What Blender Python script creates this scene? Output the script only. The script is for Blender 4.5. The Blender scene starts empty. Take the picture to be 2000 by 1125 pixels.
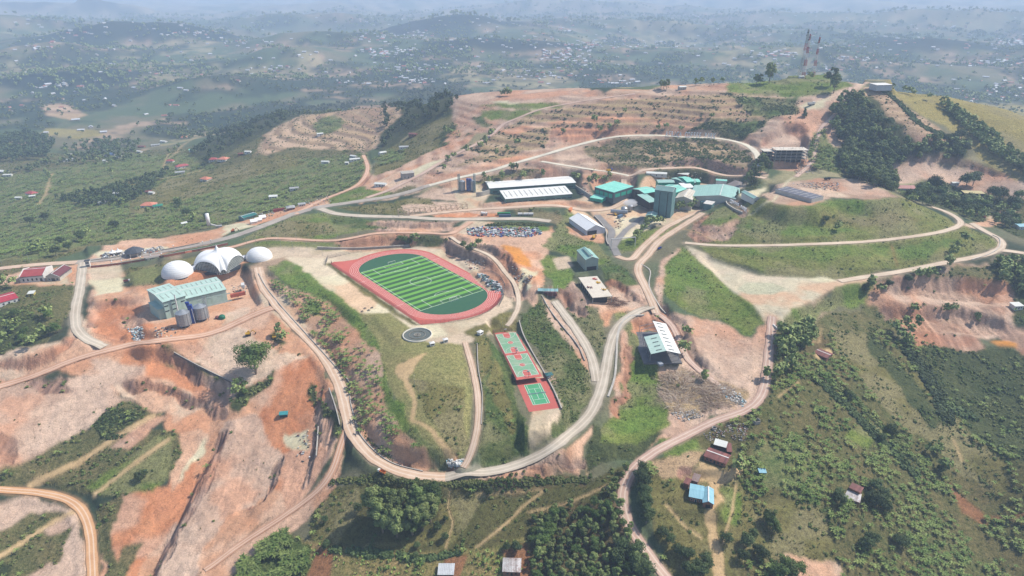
import bpy, bmesh, math, random
import numpy as np
from mathutils import Vector, Matrix

random.seed(7); RNG = np.random.RandomState(11)
SC = bpy.context.scene; COL = SC.collection
R = math.radians

# ------------------------------------------------------------------ camera, sky, sun, exposure
CAMZ, PITCH, FPX = 240.0, R(24.5), 1333.0          # football pitch lies at z = 0
cam_d = bpy.data.cameras.new('camera'); cam = bpy.data.objects.new('camera', cam_d); COL.objects.link(cam)
cam.location = (0, 0, CAMZ); cam.rotation_euler = (math.pi/2 - PITCH, 0, 0)
cam_d.sensor_width = 36; cam_d.lens = 36*FPX/2000; cam_d.clip_start = 1; cam_d.clip_end = 200000
SC.camera = cam
SUN_EL, SUN_AZ = R(50), R(18)                      # azimuth measured from +x towards +y
world = bpy.data.worlds.new('World'); SC.world = world; world.use_nodes = True
wn = world.node_tree.nodes; wl = world.node_tree.links
sky = wn.new('ShaderNodeTexSky'); sky.sky_type = 'NISHITA'; sky.sun_disc = False
sky.sun_elevation = SUN_EL; sky.sun_rotation = math.pi/2 - SUN_AZ
sky.air_density = 1.0; sky.dust_density = 1.0; sky.ozone_density = 1.0
wn['Background'].inputs[1].default_value = 0.125
wl.new(sky.outputs[0], wn['Background'].inputs[0])
sun_d = bpy.data.lights.new('sun', 'SUN'); sun = bpy.data.objects.new('sun', sun_d); COL.objects.link(sun)
sun_d.energy = 4.3; sun_d.angle = R(0.5); sun_d.color = (1, 0.95, 0.88)
sdir = Vector((math.cos(SUN_EL)*math.cos(SUN_AZ), math.cos(SUN_EL)*math.sin(SUN_AZ), math.sin(SUN_EL)))
sun.rotation_euler = sdir.to_track_quat('Z', 'Y').to_euler(); sun.location = (200, 400, 600)
SC.view_settings.view_transform = 'Standard'; SC.view_settings.look = 'None'
SC.view_settings.exposure = 0.42; SC.view_settings.gamma = 1.0
SC.cycles.volume_bounces = 3; SC.cycles.max_bounces = 6

# ------------------------------------------------------------------ maths helpers
def lin(c):                                        # 0-255 sRGB to linear
    c = np.asarray(c, float)/255.0
    return np.where(c <= .04045, c/12.92, ((c+.055)/1.055)**2.4)
ALB = 0.80
def alb(c, k=1.0): return tuple(np.clip(lin(c)*ALB*k, 0.004, .9))
def _h(ix, iy, s):
    n = (ix.astype(np.int64)*374761393 + iy.astype(np.int64)*668265263 + s*974634777) & 0x7fffffff
    n = ((n ^ (n >> 13))*1274126177) & 0x7fffffff
    return ((n ^ (n >> 16)) & 0xffff)/65535.0
def vnoise(x, y, s=0):
    ix = np.floor(x); iy = np.floor(y); fx = x-ix; fy = y-iy
    fx = fx*fx*fx*(fx*(fx*6-15)+10); fy = fy*fy*fy*(fy*(fy*6-15)+10)
    a = _h(ix, iy, s); b = _h(ix+1, iy, s); c = _h(ix, iy+1, s); d = _h(ix+1, iy+1, s)
    return (a*(1-fx)+b*fx)*(1-fy)+(c*(1-fx)+d*fx)*fy
def fbm(x, y, sc, o=4, s=0):
    v = 0; a = 1; t = 0; x = x/sc; y = y/sc
    for i in range(o):
        v = v+a*vnoise(x+i*17.3, y-i*9.1, s+i); t += a; a *= .5; x = x*2.03+y*.13; y = y*2.01-x*.07
    return v/t
def sstep(a, b, x):
    t = np.clip((x-a)/(b-a), 0, 1); return t*t*(3-2*t)
CT, ST = math.cos(PITCH), math.sin(PITCH)
def rays(p):
    p = np.asarray(p, float).reshape(-1, 2)
    x = (p[:, 0]-1000)/FPX; y = -(p[:, 1]-562.5)/FPX
    d = np.stack([x, CT+y*ST, -ST+y*CT], 1)
    return d
def onplane(p, z):
    d = rays(p); t = (z-CAMZ)/d[:, 2]
    return np.stack([d[:, 0]*t, d[:, 1]*t, np.full(len(t), z) if np.isscalar(z) else z], 1)

# ------------------------------------------------------------------ terrain: height samples (photo point, height)
HP = """700 500 0,980 590 0,800 640 0,890 490 0,560 505 0,640 560 0,815 655 0,740 620 0,850 750 -3,800 700 -1,900 850 -12,830 850 -11,1010 690 -6,1050 770 -10,
950 640 -2,660 720 -14,680 830 -21,760 915 -25,930 925 -25,1100 870 -21,1172 770 -15,1195 660 -6,1270 590 0,1250 520 5,1200 500 5,1300 440 9,1400 395 17,
600 640 -10,560 620 -6,520 560 -2,500 510 0,430 510 0,480 490 0,350 530 -1,370 590 -8,330 640 -12,450 600 -8,160 560 -9,150 620 -14,180 668 -18,90 560 -9,60 600 -11,60 640 -13,
250 700 -22,0 740 -27,100 690 -18,0 640 -14,100 800 -34,300 760 -30,400 780 -32,500 700 -17,520 660 -12,450 880 -42,550 850 -36,600 790 -25,620 900 -34,450 1000 -50,300 900 -46,100 870 -45,0 960 -55,170 1000 -58,0 1100 -66,180 1125 -67,
350 1110 -60,500 1080 -52,600 980 -42,640 960 -36,700 965 -33,640 1020 -42,780 1040 -41,780 1120 -50,600 1120 -52,1000 1110 -47,1000 980 -35,850 960 -32,1150 930 -29,1150 1060 -44,1230 930 -27,1220 1000 -33,1300 1120 -48,1380 960 -31,
1400 890 -26,1320 870 -24,1500 800 -19,1380 770 -16,1290 690 -8,1250 760 -17,1240 850 -23,1350 830 -22,1480 720 -11,1505 640 -1,1480 560 3,1560 560 3,1340 480 8,1350 510 6,1320 560 3,1380 580 1,1450 640 -4,1340 640 -5,1400 690 -9,1500 478 13,1700 470 14,
1870 435 14,1640 420 27,1530 430 25,1430 430 20,1750 420 26,1560 380 38,1700 372 38,1470 392 30,1700 540 3,1850 512 4,1900 495 5,1955 475 5,1800 490 9,1600 510 9,1450 500 9,1800 560 -8,1850 600 -20,1700 600 -14,1980 570 -12,1900 660 -30,1750 660 -26,
1600 680 -16,1560 620 -4,1650 750 -26,1800 800 -42,2000 700 -36,1650 960 -40,1900 950 -66,1950 1100 -80,1600 1100 -54,2000 850 -58,1520 900 -27,1450 1050 -43,1750 1080 -62,
1200 470 6,1230 430 9,1300 400 12,1350 380 15,1180 400 12,1120 440 7,1050 408 10,1040 385 13,980 430 7,900 428 7,780 425 6,620 408 4,500 445 -1,400 475 -5,300 492 -8,150 512 -10,0 520 -11,640 470 4,560 466 2,700 462 5,830 455 7,870 460 7,1000 465 6,950 470 5,900 478 4,
1050 560 2,1090 590 0,1150 660 -6,1110 680 -8,1080 720 -10,1160 570 1,1147 520 4,1100 480 5,1020 520 3,1000 560 1,1220 560 2,1020 640 -3,
830 365 14,780 378 10,960 335 25,1060 303 36,1180 272 46,1300 265 50,1430 275 48,1480 305 42,1490 335 34,1060 320 32,1200 337 24,1240 350 20,1300 332 25,1380 332 27,1460 344 29,1300 300 37,1400 320 33,1430 305 37,1450 325 33,1350 318 33,1400 295 41,1000 360 17,900 380 12,1100 370 16,
1530 310 42,1560 250 62,1600 205 84,1530 190 89,830 338 20,900 297 34,980 250 52,1050 215 70,1180 192 84,1300 182 90,1420 172 97,1560 153 106,1640 160 104,1700 168 100,1000 190 76,900 193 68,890 230 50,860 280 30,1200 235 65,1400 225 74,
1750 182 92,1800 260 62,1850 190 88,1960 213 76,1900 250 60,1960 300 40,2000 360 22,1700 280 48,1640 300 42,1700 330 30,1650 345 32,1750 350 18,1850 340 18,1850 390 7,1950 400 3,1990 440 0,1990 490 4,1830 300 40,1780 370 16,
715 335 6,600 350 -15,640 380 -2,500 400 -19,400 440 -20,300 475 -18,200 430 -34,100 470 -26,0 500 -22,100 380 -60,300 380 -45,400 340 -46,300 300 -76,450 265 -50,600 230 0,520 290 -17,700 212 14,850 198 52,760 260 8,770 300 6,700 260 2,380 290 -68,540 225 -30,50 300 -92,200 250 -97,380 215 -100,620 290 -14"""
CP = []
for ln in HP.replace('\n', '').split(','):
    u, v, z = [float(q) for q in ln.split()]
    CP.append(onplane([(u, v)], z)[0])
def azp(az, d, z): a = R(az); return (d*math.sin(a), d*math.cos(a), z)
for az in range(-50, 60, 10):
    CP += [azp(az, 2100, -100), azp(az, 2700, -100), azp(az, 3400, -100)]
    if az > -5: CP += [azp(az, 1330, 20 if az < 32 else 0), azp(az, 1600, -70)]
    else: CP.append(azp(az, 1750, -98))
    CP.append(azp(az, 130, -66 if abs(az) > 15 else -58))
CP += [azp(-45, z1, z2) for z1, z2 in ((300, -62), (500, -35), (700, -18), (900, -60), (1200, -90))]
CP += [azp(45, z1, z2) for z1, z2 in ((300, -80), (500, -50), (700, -10), (900, 10), (1100, 50))]
CP = np.array(CP)
C2 = 12.0**2
def kern(ax, ay, bx, by): return np.sqrt((ax[:, None]-bx[None])**2+(ay[:, None]-by[None])**2+C2)
n = len(CP); A = np.zeros((n+3, n+3)); A[:n, :n] = kern(CP[:, 0], CP[:, 1], CP[:, 0], CP[:, 1]) - np.eye(n)*1.5
A[:n, n] = 1; A[:n, n+1] = CP[:, 0]/1000; A[:n, n+2] = CP[:, 1]/1000; A[n:, :n] = A[:n, n:].T
W = np.linalg.solve(A, np.concatenate([CP[:, 2], [0, 0, 0]]))
def rbf(x, y):
    out = np.empty(len(x))
    for i in range(0, len(x), 40000):
        xs = x[i:i+40000]; ys = y[i:i+40000]
        out[i:i+40000] = kern(xs, ys, CP[:, 0], CP[:, 1])@W[:n]+W[n]+W[n+1]*xs/1000+W[n+2]*ys/1000
    return out
class Grid:
    def __init__(s, x0, x1, y0, y1, st):
        s.x0, s.y0, s.st = x0, y0, st
        s.X = np.arange(x0, x1+.1, st); s.Y = np.arange(y0, y1+.1, st)
        gx, gy = np.meshgrid(s.X, s.Y); s.gx, s.gy = gx, gy
        s.Z = rbf(gx.ravel(), gy.ravel()).reshape(gx.shape)
    def at(s, x, y, Z=None):
        Z = s.Z if Z is None else Z
        fx = np.clip((x-s.x0)/s.st, 0, len(s.X)-1.001); fy = np.clip((y-s.y0)/s.st, 0, len(s.Y)-1.001)
        i = fx.astype(int); j = fy.astype(int); fx = fx-i; fy = fy-j
        return (Z[j, i]*(1-fx)+Z[j, i+1]*fx)*(1-fy)+(Z[j+1, i]*(1-fx)+Z[j+1, i+1]*fx)*fy
GN = Grid(-1000, 1250, 120, 1560, 2.5)
GW = Grid(-3200, 3200, -100, 3500, 20)
FARH = [(140, 62, 8500, 130, 700, 500), (860, 85, 4600, 58, 650, 330), (640, 95, 3700, 50, 420, 200), (980, 110, 3300, 36, 380, 180), (60, 110, 3600, 48, 420, 200), (1550, 105, 3300, 34, 420, 170), (300, 78, 4200, 60, 500, 260), (1280, 85, 5200, 40, 900, 300), (1830, 92, 4100, 55, 420, 260),
        (130, 135, 2900, 42, 260, 200), (560, 140, 3100, 40, 300, 200), (1950, 66, 6500, 90, 1200, 500), (600, 66, 6000, 60, 900, 400), (430, 175, 2500, 30, 240, 150), (700, 20, 15000, 260, 3000, 1500),
        (1500, 30, 16000, 200, 4000, 1500), (220, 15, 17000, 320, 3500, 1500), (1100, 60, 8000, 90, 1500, 600), (760, 105, 4000, 45, 330, 200), (30, 75, 5200, 60, 600, 300)]
def hillmask(x, y, ids):
    m = 0
    for i in ids:
        u, v, d, h, sx, sy = FARH[i]; a = math.atan((u-1000)/FPX/ (CT-(v-562.5)/FPX*ST)); cx, cy = d*math.sin(a), d*math.cos(a)
        ex = (x-cx)*math.cos(a)-(y-cy)*math.sin(a); ey = (x-cx)*math.sin(a)+(y-cy)*math.cos(a); m = m+np.exp(-(ex/sx)**2-(ey/sy)**2)
    return m
def farh(x, y):
    r = np.hypot(x, y)
    z = -100+170*(fbm(x, y, 1100, 4, 5)-.5)*sstep(1800, 4000, r)+36*(fbm(x, y, 300, 3, 9)-.5)*sstep(1500, 3000, r)+380*(fbm(x, y, 6500, 3, 21)-.42)*sstep(6000, 16000, r)
    for u, v, d, h, sx, sy in FARH:
        a = math.atan((u-1000)/FPX/ (CT-(v-562.5)/FPX*ST)); cx, cy = d*math.sin(a), d*math.cos(a)
        ex = (x-cx)*math.cos(a)-(y-cy)*math.sin(a); ey = (x-cx)*math.sin(a)+(y-cy)*math.cos(a)
        z = z+1.35*h*np.exp(-(ex/sx)**2-(ey/sy)**2)*(.7+.6*fbm(x, y, 260, 3, 3))
    return z
def H(x, y):
    x = np.asarray(x, float); y = np.asarray(y, float); r = np.hypot(x, y)
    zn = GN.at(x, y); zw = GW.at(x, y)
    m = np.minimum(np.minimum(x-GN.x0, GN.X[-1]-x), np.minimum(y-GN.y0, GN.Y[-1]-y))
    w = sstep(0, 60, m); z = zn*w+zw*(1-w)
    f = r > 1750
    if f.any():
        w2 = sstep(1750, 2500, r[f]); z[f] = z[f]*(1-w2)+farh(x[f], y[f])*w2
    return z
def h1(x, y): return float(H(np.array([x]), np.array([y]))[0])
def hit(p, zoff=0):                                 # photo points to world points on the terrain
    d = rays(p); dn = d/np.linalg.norm(d, axis=1)[:, None]
    t = np.maximum(150.0, (CAMZ-118)/np.maximum(-dn[:, 2], 1e-3)*.995); t = np.minimum(t, 1500); done = np.zeros(len(d), bool); lo = t.copy()
    for i in range(900):
        st = np.maximum(3.0, t*.006)
        tn = np.where(done, t, t+st)
        z = CAMZ+dn[:, 2]*tn; below = z < H(dn[:, 0]*tn, dn[:, 1]*tn)+zoff
        new = below & ~done; lo = np.where(new, t, lo); t = tn; done |= below
        if done.all() or t.max() > 60000: break
    hi = t.copy()
    for i in range(12):
        m = (lo+hi)/2; b = CAMZ+dn[:, 2]*m < H(dn[:, 0]*m, dn[:, 1]*m)+zoff
        hi = np.where(b, m, hi); lo = np.where(b, lo, m)
    return dn*hi[:, None]+np.array([0, 0, CAMZ])
def inpoly(x, y, P):
    c = np.zeros(x.shape, bool); px = P[:, 0]; py = P[:, 1]; m = len(P)
    for i in range(m):
        x1, y1, x2, y2 = px[i], py[i], px[(i+1) % m], py[(i+1) % m]
        if y1 == y2: continue
        c ^= ((y1 > y) != (y2 > y)) & (x < (x2-x1)*(y-y1)/(y2-y1)+x1)
    return c
def segdist(x, y, P, closed=False):
    D = np.full(x.shape, 1e9); T = np.zeros(x.shape); m = len(P)
    for i in range(m if closed else m-1):
        a = P[i]; b = P[(i+1) % m]; dx, dy = b[0]-a[0], b[1]-a[1]; L = dx*dx+dy*dy+1e-9
        t = np.clip(((x-a[0])*dx+(y-a[1])*dy)/L, 0, 1)
        d = np.hypot(x-a[0]-t*dx, y-a[1]-t*dy); w = d < D; D = np.where(w, d, D); T = np.where(w, i+t, T)
    return D, T
def P2(s): return [tuple(float(q) for q in a.split()) for a in s.split(',')]
def smooth(pts, n=6):                               # Catmull-Rom through the points
    p = np.array(pts, float); p = np.vstack([2*p[0]-p[1], p, 2*p[-1]-p[-2]]); out = []
    for i in range(1, len(p)-2):
        for k in range(n):
            t = k/n
            out.append(.5*((2*p[i])+(-p[i-1]+p[i+1])*t+(2*p[i-1]-5*p[i]+4*p[i+1]-p[i+2])*t*t+(-p[i-1]+3*p[i]-3*p[i+1]+p[i+2])*t**3))
    out.append(p[-2]); return np.array(out)

# ------------------------------------------------------------------ levelled pads (height, blend width, photo outline on that level)
PADS = [(0, 9, "545 500,640 492,700 478,790 476,880 486,930 510,985 555,1000 590,985 640,930 660,880 668,835 690,790 668,735 612,700 612"),
        (0, 8, "320 500,400 490,480 478,560 488,560 500,500 530,440 545,330 552"),
        (-6, 4, "958 640,1005 640,1060 735,1000 745"), (-10, 4, "1000 742,1062 736,1105 800,1090 850,1030 860,1015 790"),
        (-10, 7, "275 590,470 540,500 560,500 600,400 640,290 665"),
        (-9, 8, "165 525,235 520,250 575,190 590"),
        (38, 17, "1490 378,1540 354,1620 347,1680 350,1755 383,1700 390,1620 388,1590 403,1540 402,1500 392"),
        (29, 4, "1440 378,1500 365,1510 385,1470 400"),
        (3, 8, "1380 510,1480 540,1640 547,1690 545,1620 565,1570 590,1530 612,1495 612,1440 570"),
        (12, 8, "940 372,1125 352,1130 385,1090 398,950 400"),
        (12, 6, "1145 380,1180 350,1235 355,1235 395,1190 400"),
        (11, 14, "1230 402,1285 364,1330 356,1380 356,1440 372,1370 412,1290 440,1230 430"),
        (7, 6, "1165 415,1240 400,1290 420,1230 465,1195 470"),
        (7, 6, "880 440,1060 440,1075 470,900 470"), (8, 5, "870 425,960 420,1080 415,1085 437,900 438"),
        (7, 4, "1110 405,1150 408,1185 450,1180 465,1130 462"),
        (1, 4, "1120 545,1180 540,1200 582,1150 590"), (4, 3, "1125 505,1170 503,1175 540,1125 540"),
        (42, 5, "1480 300,1570 290,1575 320,1500 325"), (34, 5, "1470 335,1560 325,1600 340,1560 350,1480 352"),
        (-8, 4, "1240 640,1330 640,1335 705,1265 708"),
        (-9, 5, "35 525,130 520,135 553,40 560"), (-9, 5, "170 480,330 475,335 500,180 510"),
        (100, 6, "1690 155,1740 155,1745 172,1690 172"), (104, 5, "1540 148,1620 145,1620 158,1545 160"),
        (-32, 5, "1335 935,1405 940,1405 995,1330 990"), (-26, 5, "1365 860,1435 865,1430 915,1365 910"),
        (3, 3, "1045 555,1095 555,1095 580,1045 582"), (2, 5, "900 505,960 500,1000 540,960 560")]
def apply_pad(z, bl, P):
    m = (GN.gx > P[:, 0].min()-bl) & (GN.gx < P[:, 0].max()+bl) & (GN.gy > P[:, 1].min()-bl) & (GN.gy < P[:, 1].max()+bl)
    if not m.any(): return
    x = GN.gx[m]; y = GN.gy[m]; i = inpoly(x, y, P); d, _ = segdist(x, y, P, True)
    w = np.where(i, 1, 1-sstep(0, bl, d)); GN.Z[m] = GN.Z[m]*(1-w)+z*w
for z, bl, s in PADS: apply_pad(z, bl, onplane(P2(s), z)[:, :2])
# broad natural unevenness, kept off the pads by their own levelling
pn = np.ones(GN.Z.shape)
for z, bl, s in PADS:
    P = onplane(P2(s), z)[:, :2]
    m = (GN.gx > P[:, 0].min()-9) & (GN.gx < P[:, 0].max()+9) & (GN.gy > P[:, 1].min()-9) & (GN.gy < P[:, 1].max()+9)
    d, _ = segdist(GN.gx[m], GN.gy[m], P, True); i = inpoly(GN.gx[m], GN.gy[m], P)
    pn[m] = np.minimum(pn[m], np.where(i, 0, sstep(0, 9, d)))
GN.Z += pn*3.0*(fbm(GN.gx, GN.gy, 45, 4, 2)-.5)

# terraces cut into the ridge face, the slope under the ridge road and the banks over the long warehouses
for st_, s in ((5.5, "900 290,960 258,1060 222,1200 196,1300 190,1420 184,1560 192,1560 225,1500 262,1440 266,1340 258,1200 258,1060 285,930 328"), (4.5, "930 372,1000 342,1060 326,1200 346,1225 352,1160 362,1120 358,940 370"), (5, "505 300,520 265,640 225,770 206,780 225,735 290,580 284")):
    P = onplane(P2(s), 60 if st_ == 5.5 else 20 if st_ == 4.5 else -10)[:, :2]; m = inpoly(GN.gx, GN.gy, P); d, _ = segdist(GN.gx[m], GN.gy[m], P, True)
    zz = GN.Z[m]+2.5*(fbm(GN.gx[m], GN.gy[m], 60, 2, 77)-.5); f = zz/st_; fl = np.floor(f); fr = f-fl; GN.Z[m] += (((fl+sstep(.62, .98, fr)*.88+fr*.12)-f)*st_)*sstep(0, 12, d)*.85
# rocky mound between the running track and the ochre flat, and a few spoil heaps
for u, v, R0, hh in ((935, 494, 12, 5), (958, 500, 13, 7), (980, 512, 13, 7.5), (998, 532, 11, 6), (1006, 556, 9, 5), (1030, 548, 8, 4), (905, 487, 10, 3.5), (250, 655, 6, 2.5), (455, 835, 8, 2), (470, 800, 6, 1.5), (395, 730, 12, 2), (1350, 760, 10, 2), (1320, 745, 8, 2), (1400, 770, 9, 1.5), (1310, 790, 8, 2)):
    q = hit([(u, v)])[0]; d = np.hypot(GN.gx-q[0], GN.gy-q[1])/R0; m = d < 2.2; GN.Z[m] += hh*np.exp(-d[m]**2*1.3)*(.55+.9*fbm(GN.gx[m], GN.gy[m], 7, 3, 15))
# scarps: sharp cut faces; the ground falls to the right of each line when walking along it
SCARPS = [(5, 5, "462 766,420 744,380 724,340 702,300 684"), (3.5, 4, "455 812,415 790,380 782,340 760,290 750,230 742"), (6, 6, "448 828,425 890,390 960,355 1030,325 1090,300 1150"), (4, 4, "545 885,548 930,520 975,480 1010"), (5, 4, "282 578,240 585,200 592,176 602"), (5, 4, "176 604,180 640,215 665,250 668"), (3, 4, "640 752,625 800,622 850,612 905,590 960"),
 (7, 5, "1018 545,1008 520,990 500,950 490,905 484,870 474"), (6, 5, "1022 590,1030 560,1045 535"), (8, 6, "1972 575,1950 556,1860 552,1780 552,1715 562"), (7, 6, "1985 640,1930 622,1850 606,1780 600,1705 612"), (5, 4, "1380 728,1345 690,1322 650,1300 615,1285 585"), (5, 4, "1150 618,1120 590,1090 555"), (4, 4, "1268 598,1215 562,1185 545"), (8, 6, "1580 290,1570 262,1540 246,1505 262,1480 286"),
 (5, 5, "830 462,770 462,700 466,655 474"), (4, 4, "905 428,850 440,790 438,700 434"), (3, 3, "1225 660,1222 720,1212 770,1190 812"), (3, 4, "1160 905,1080 912,1010 925,930 938"), (4, 4, "1450 428,1415 440,1365 462"), (4, 5, "190 690,130 700,60 726,-20 745"), (2, 4, "905 885,870 908,800 908,740 876"), (4, 4, "150 650,120 678,60 700,-20 712"), (4, 4, "1990 345,1900 325,1840 308,1760 310")]
SCL = []
for dr, w_, s in SCARPS:
    P = hit(smooth(P2(s), 4))[:, :2]; P = P if s[:7] in ('448 828', '640 752', '545 885') else P[::-1]; m = (GN.gx > P[:, 0].min()-45) & (GN.gx < P[:, 0].max()+45) & (GN.gy > P[:, 1].min()-45) & (GN.gy < P[:, 1].max()+45); x = GN.gx[m]; y = GN.gy[m]; x2 = x+5*(fbm(x, y, 13, 3, 61)-.5)*2; y2 = y+5*(fbm(x, y, 13, 3, 67)-.5)*2
    d, T = segdist(x2, y2, P); i = np.minimum(T.astype(int), len(P)-2); a = P[i]; b = P[i+1]; sg = np.sign((b[:, 0]-a[:, 0])*(y2-a[:, 1])-(b[:, 1]-a[:, 1])*(x2-a[:, 0])); ds = -d*sg; en = sstep(0, 2.2, T)*sstep(0, 2.2, len(P)-1-T)
    GN.Z[m] += en*dr*(.5*(1-sstep(0, 30, -ds))*(ds <= 0)-.5*(1-sstep(0, 30, ds-w_))*(ds >= w_)+np.where((ds > 0) & (ds < w_), .5-ds/w_, 0)); SCL.append((P, w_))
# ------------------------------------------------------------------ roads: centreline, width, surface
ROADS = [
 ('dirt_road', 8, 'tan', "504 522,515 560,545 600,580 640,620 680,650 722,668 765,678 810,692 850,722 887,762 913,812 928,872 932"),
 ('gravel_road', 7.5, 'gray', "868 932,930 925,1000 912,1060 886,1110 850,1150 812,1172 765,1185 712,1195 662,1216 628,1250 606,1276 598"),
 ('road', 6.5, 'tan', "1205 500,1232 508,1254 484,1296 447,1327 431,1360 415,1378 406"),
 ('road', 7, 'tan', "1283 612,1275 593,1266 572,1256 551,1246 530,1249 514,1266 498,1284 474,1309 456,1341 436,1373 416"),
 ('dirt_track', 5, 'pink', "1283 612,1307 628,1325 660,1337 690,1350 711,1387 738,1405 753"),
 ('asphalt_road', 7, 'asph', "1166 420,1183 437,1196 452,1192 467,1198 482,1207 499"),
 ('asphalt_road', 6, 'asph', "1256 423,1240 436,1224 448,1208 466,1200 480"),
 ('dirt_road', 6.5, 'pink', "1508 618,1505 660,1498 720,1490 768,1460 800,1400 820,1340 850,1290 875,1246 905,1222 940,1214 980,1225 1020,1250 1060,1280 1100,1310 1140"),
 ('dirt_road', 6, 'sand', "1338 474,1400 479,1500 479,1600 476,1700 471,1780 462,1840 452,1874 440,1872 427,1847 413,1820 404"),
 ('dirt_road', 7, 'sand', "1640 549,1700 539,1760 530,1850 512,1930 496,1956 482,1952 466,1925 452,1898 436"),
 ('dirt_road', 8, 'sand', "1945 488,1975 490,2030 500"),
 ('road', 9, 'tan', "-60 532,0 524,80 516,150 512"),
 ('asphalt_road', 10, 'road', "150 512,250 501,330 488,400 475,450 463,500 446,560 423,600 410,640 402,700 393,760 384,800 374,840 362"),
 ('concrete_road', 8, 'conc', "838 362,900 346,960 333,1000 320,1060 303,1110 288,1160 275,1210 266,1280 264,1340 268,1400 270,1440 277,1465 287,1478 300,1482 312"),
 ('asphalt_road', 9, 'gray', "625 407,636 411,660 418,720 422,800 424,840 427,900 428,960 427,1030 427,1075 432"),
 ('road', 8, 'tan', "800 422,860 415,900 411,993 405,1087 401,1143 411,1199 405,1226 381,1218 353,1240 339,1262 331,1337 327,1365 328,1393 337,1421 343,1467 343,1496 348"),
 ('concrete_road', 6, 'conc', "1058 315,1100 322,1150 330,1200 337,1232 344"),
 ('dirt_track', 5.5, 'clay', "578 418,606 402,640 386,690 366,712 346,718 326,710 303"),
 ('dirt_track', 6, 'pink', "716 386,760 371,800 351,830 336,870 311,900 296,940 276,966 258,985 241,1010 231,1050 215,1100 204,1180 191,1240 183"),
 ('dirt_track', 5.5, 'clay', "392 488,430 486,460 481,500 469,540 465,633 470,680 466,730 456,780 454,840 455,878 457,893 450,920 433"),
 ('gravel_road', 8, 'gray', "162 512,159 540,154 575,147 610,150 642,172 664,204 674"),
 ('dirt_road', 9, 'clay', "-40 768,0 754,60 736,130 708,190 688,270 670,330 662,400 654,440 640,500 612,535 600"),
 ('dirt_road', 6, 'ochre', "-60 950,0 956,60 960,120 970,155 990,172 1020,178 1060,182 1150"),
 ('dirt_track', 4.5, 'clay', "676 840,662 880,650 920,620 960,565 1000,520 1030,470 1062,400 1115"),
 ('gravel_road', 7, 'gray', "1083 588,1104 615,1128 648,1148 680,1160 712,1166 745"),
 ('dirt_track', 4, 'tan', "908 668,922 715,934 780,932 840,917 895,905 918"),
 ('dirt_track', 5, 'pink', "1555 345,1585 318,1592 290,1602 252,1622 232,1640 210,1652 188,1662 170"),
 ('dirt_track', 4, 'sand', "880 462,905 478,960 500,985 530,1008 560,1012 600,990 640"),
]
SURF = {'tan': ((212, 184, 158), (196, 164, 136)), 'gray': ((200, 188, 168), (180, 166, 146)), 'pink': ((205, 175, 155), (186, 152, 134)), 'sand': ((216, 196, 170), (196, 172, 146)),
        'asph': ((150, 145, 140), (132, 128, 124)), 'road': ((182, 172, 158), (164, 152, 140)), 'conc': ((226, 218, 196), (206, 198, 176)), 'clay': ((212, 168, 138), (196, 150, 120)), 'ochre': ((214, 168, 124), (196, 148, 106))}
road_geo = []
for k, (nm, wd, sf, s) in enumerate(ROADS):
    w = hit(smooth(P2(s), 5))
    # equal steps, gentle gradient
    seg = np.r_[0, np.cumsum(np.hypot(*np.diff(w[:, :2], axis=0).T))]
    L = seg[-1]; q = np.linspace(0, L, max(6, int(L/3.0)))
    c = np.stack([np.interp(q, seg, w[:, i]) for i in range(3)], 1)
    for it in range(6): c[1:-1] = (c[:-2]+2*c[1:-1]+c[2:])/4
    road_geo.append([nm, wd, sf, c])
for nm, wd, sf, c in road_geo:
    bl = 5.0; hw = wd/2+2.2
    m = (GN.gx > c[:, 0].min()-hw-bl) & (GN.gx < c[:, 0].max()+hw+bl) & (GN.gy > c[:, 1].min()-hw-bl) & (GN.gy < c[:, 1].max()+hw+bl)
    x = GN.gx[m]; y = GN.gy[m]; d, T = segdist(x, y, c[::2][:, :2] if len(c) > 8 else c[:, :2])
    cz = c[::2, 2] if len(c) > 8 else c[:, 2]
    zt = np.interp(T, np.arange(len(cz)), cz)-.35
    w = 1-sstep(hw, hw+bl, d); GN.Z[m] = GN.Z[m]*(1-w)+zt*w
for nm, wd, sf, c in road_geo:                      # after every cut, lift each road to the ground it shares
    g = H(c[:, 0], c[:, 1])+.33
    for it in range(3): g[1:-1] = (g[:-2]+2*g[1:-1]+g[2:])/4
    c[:, 2] = np.maximum(np.minimum(c[:, 2], g+.3), g)
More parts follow.
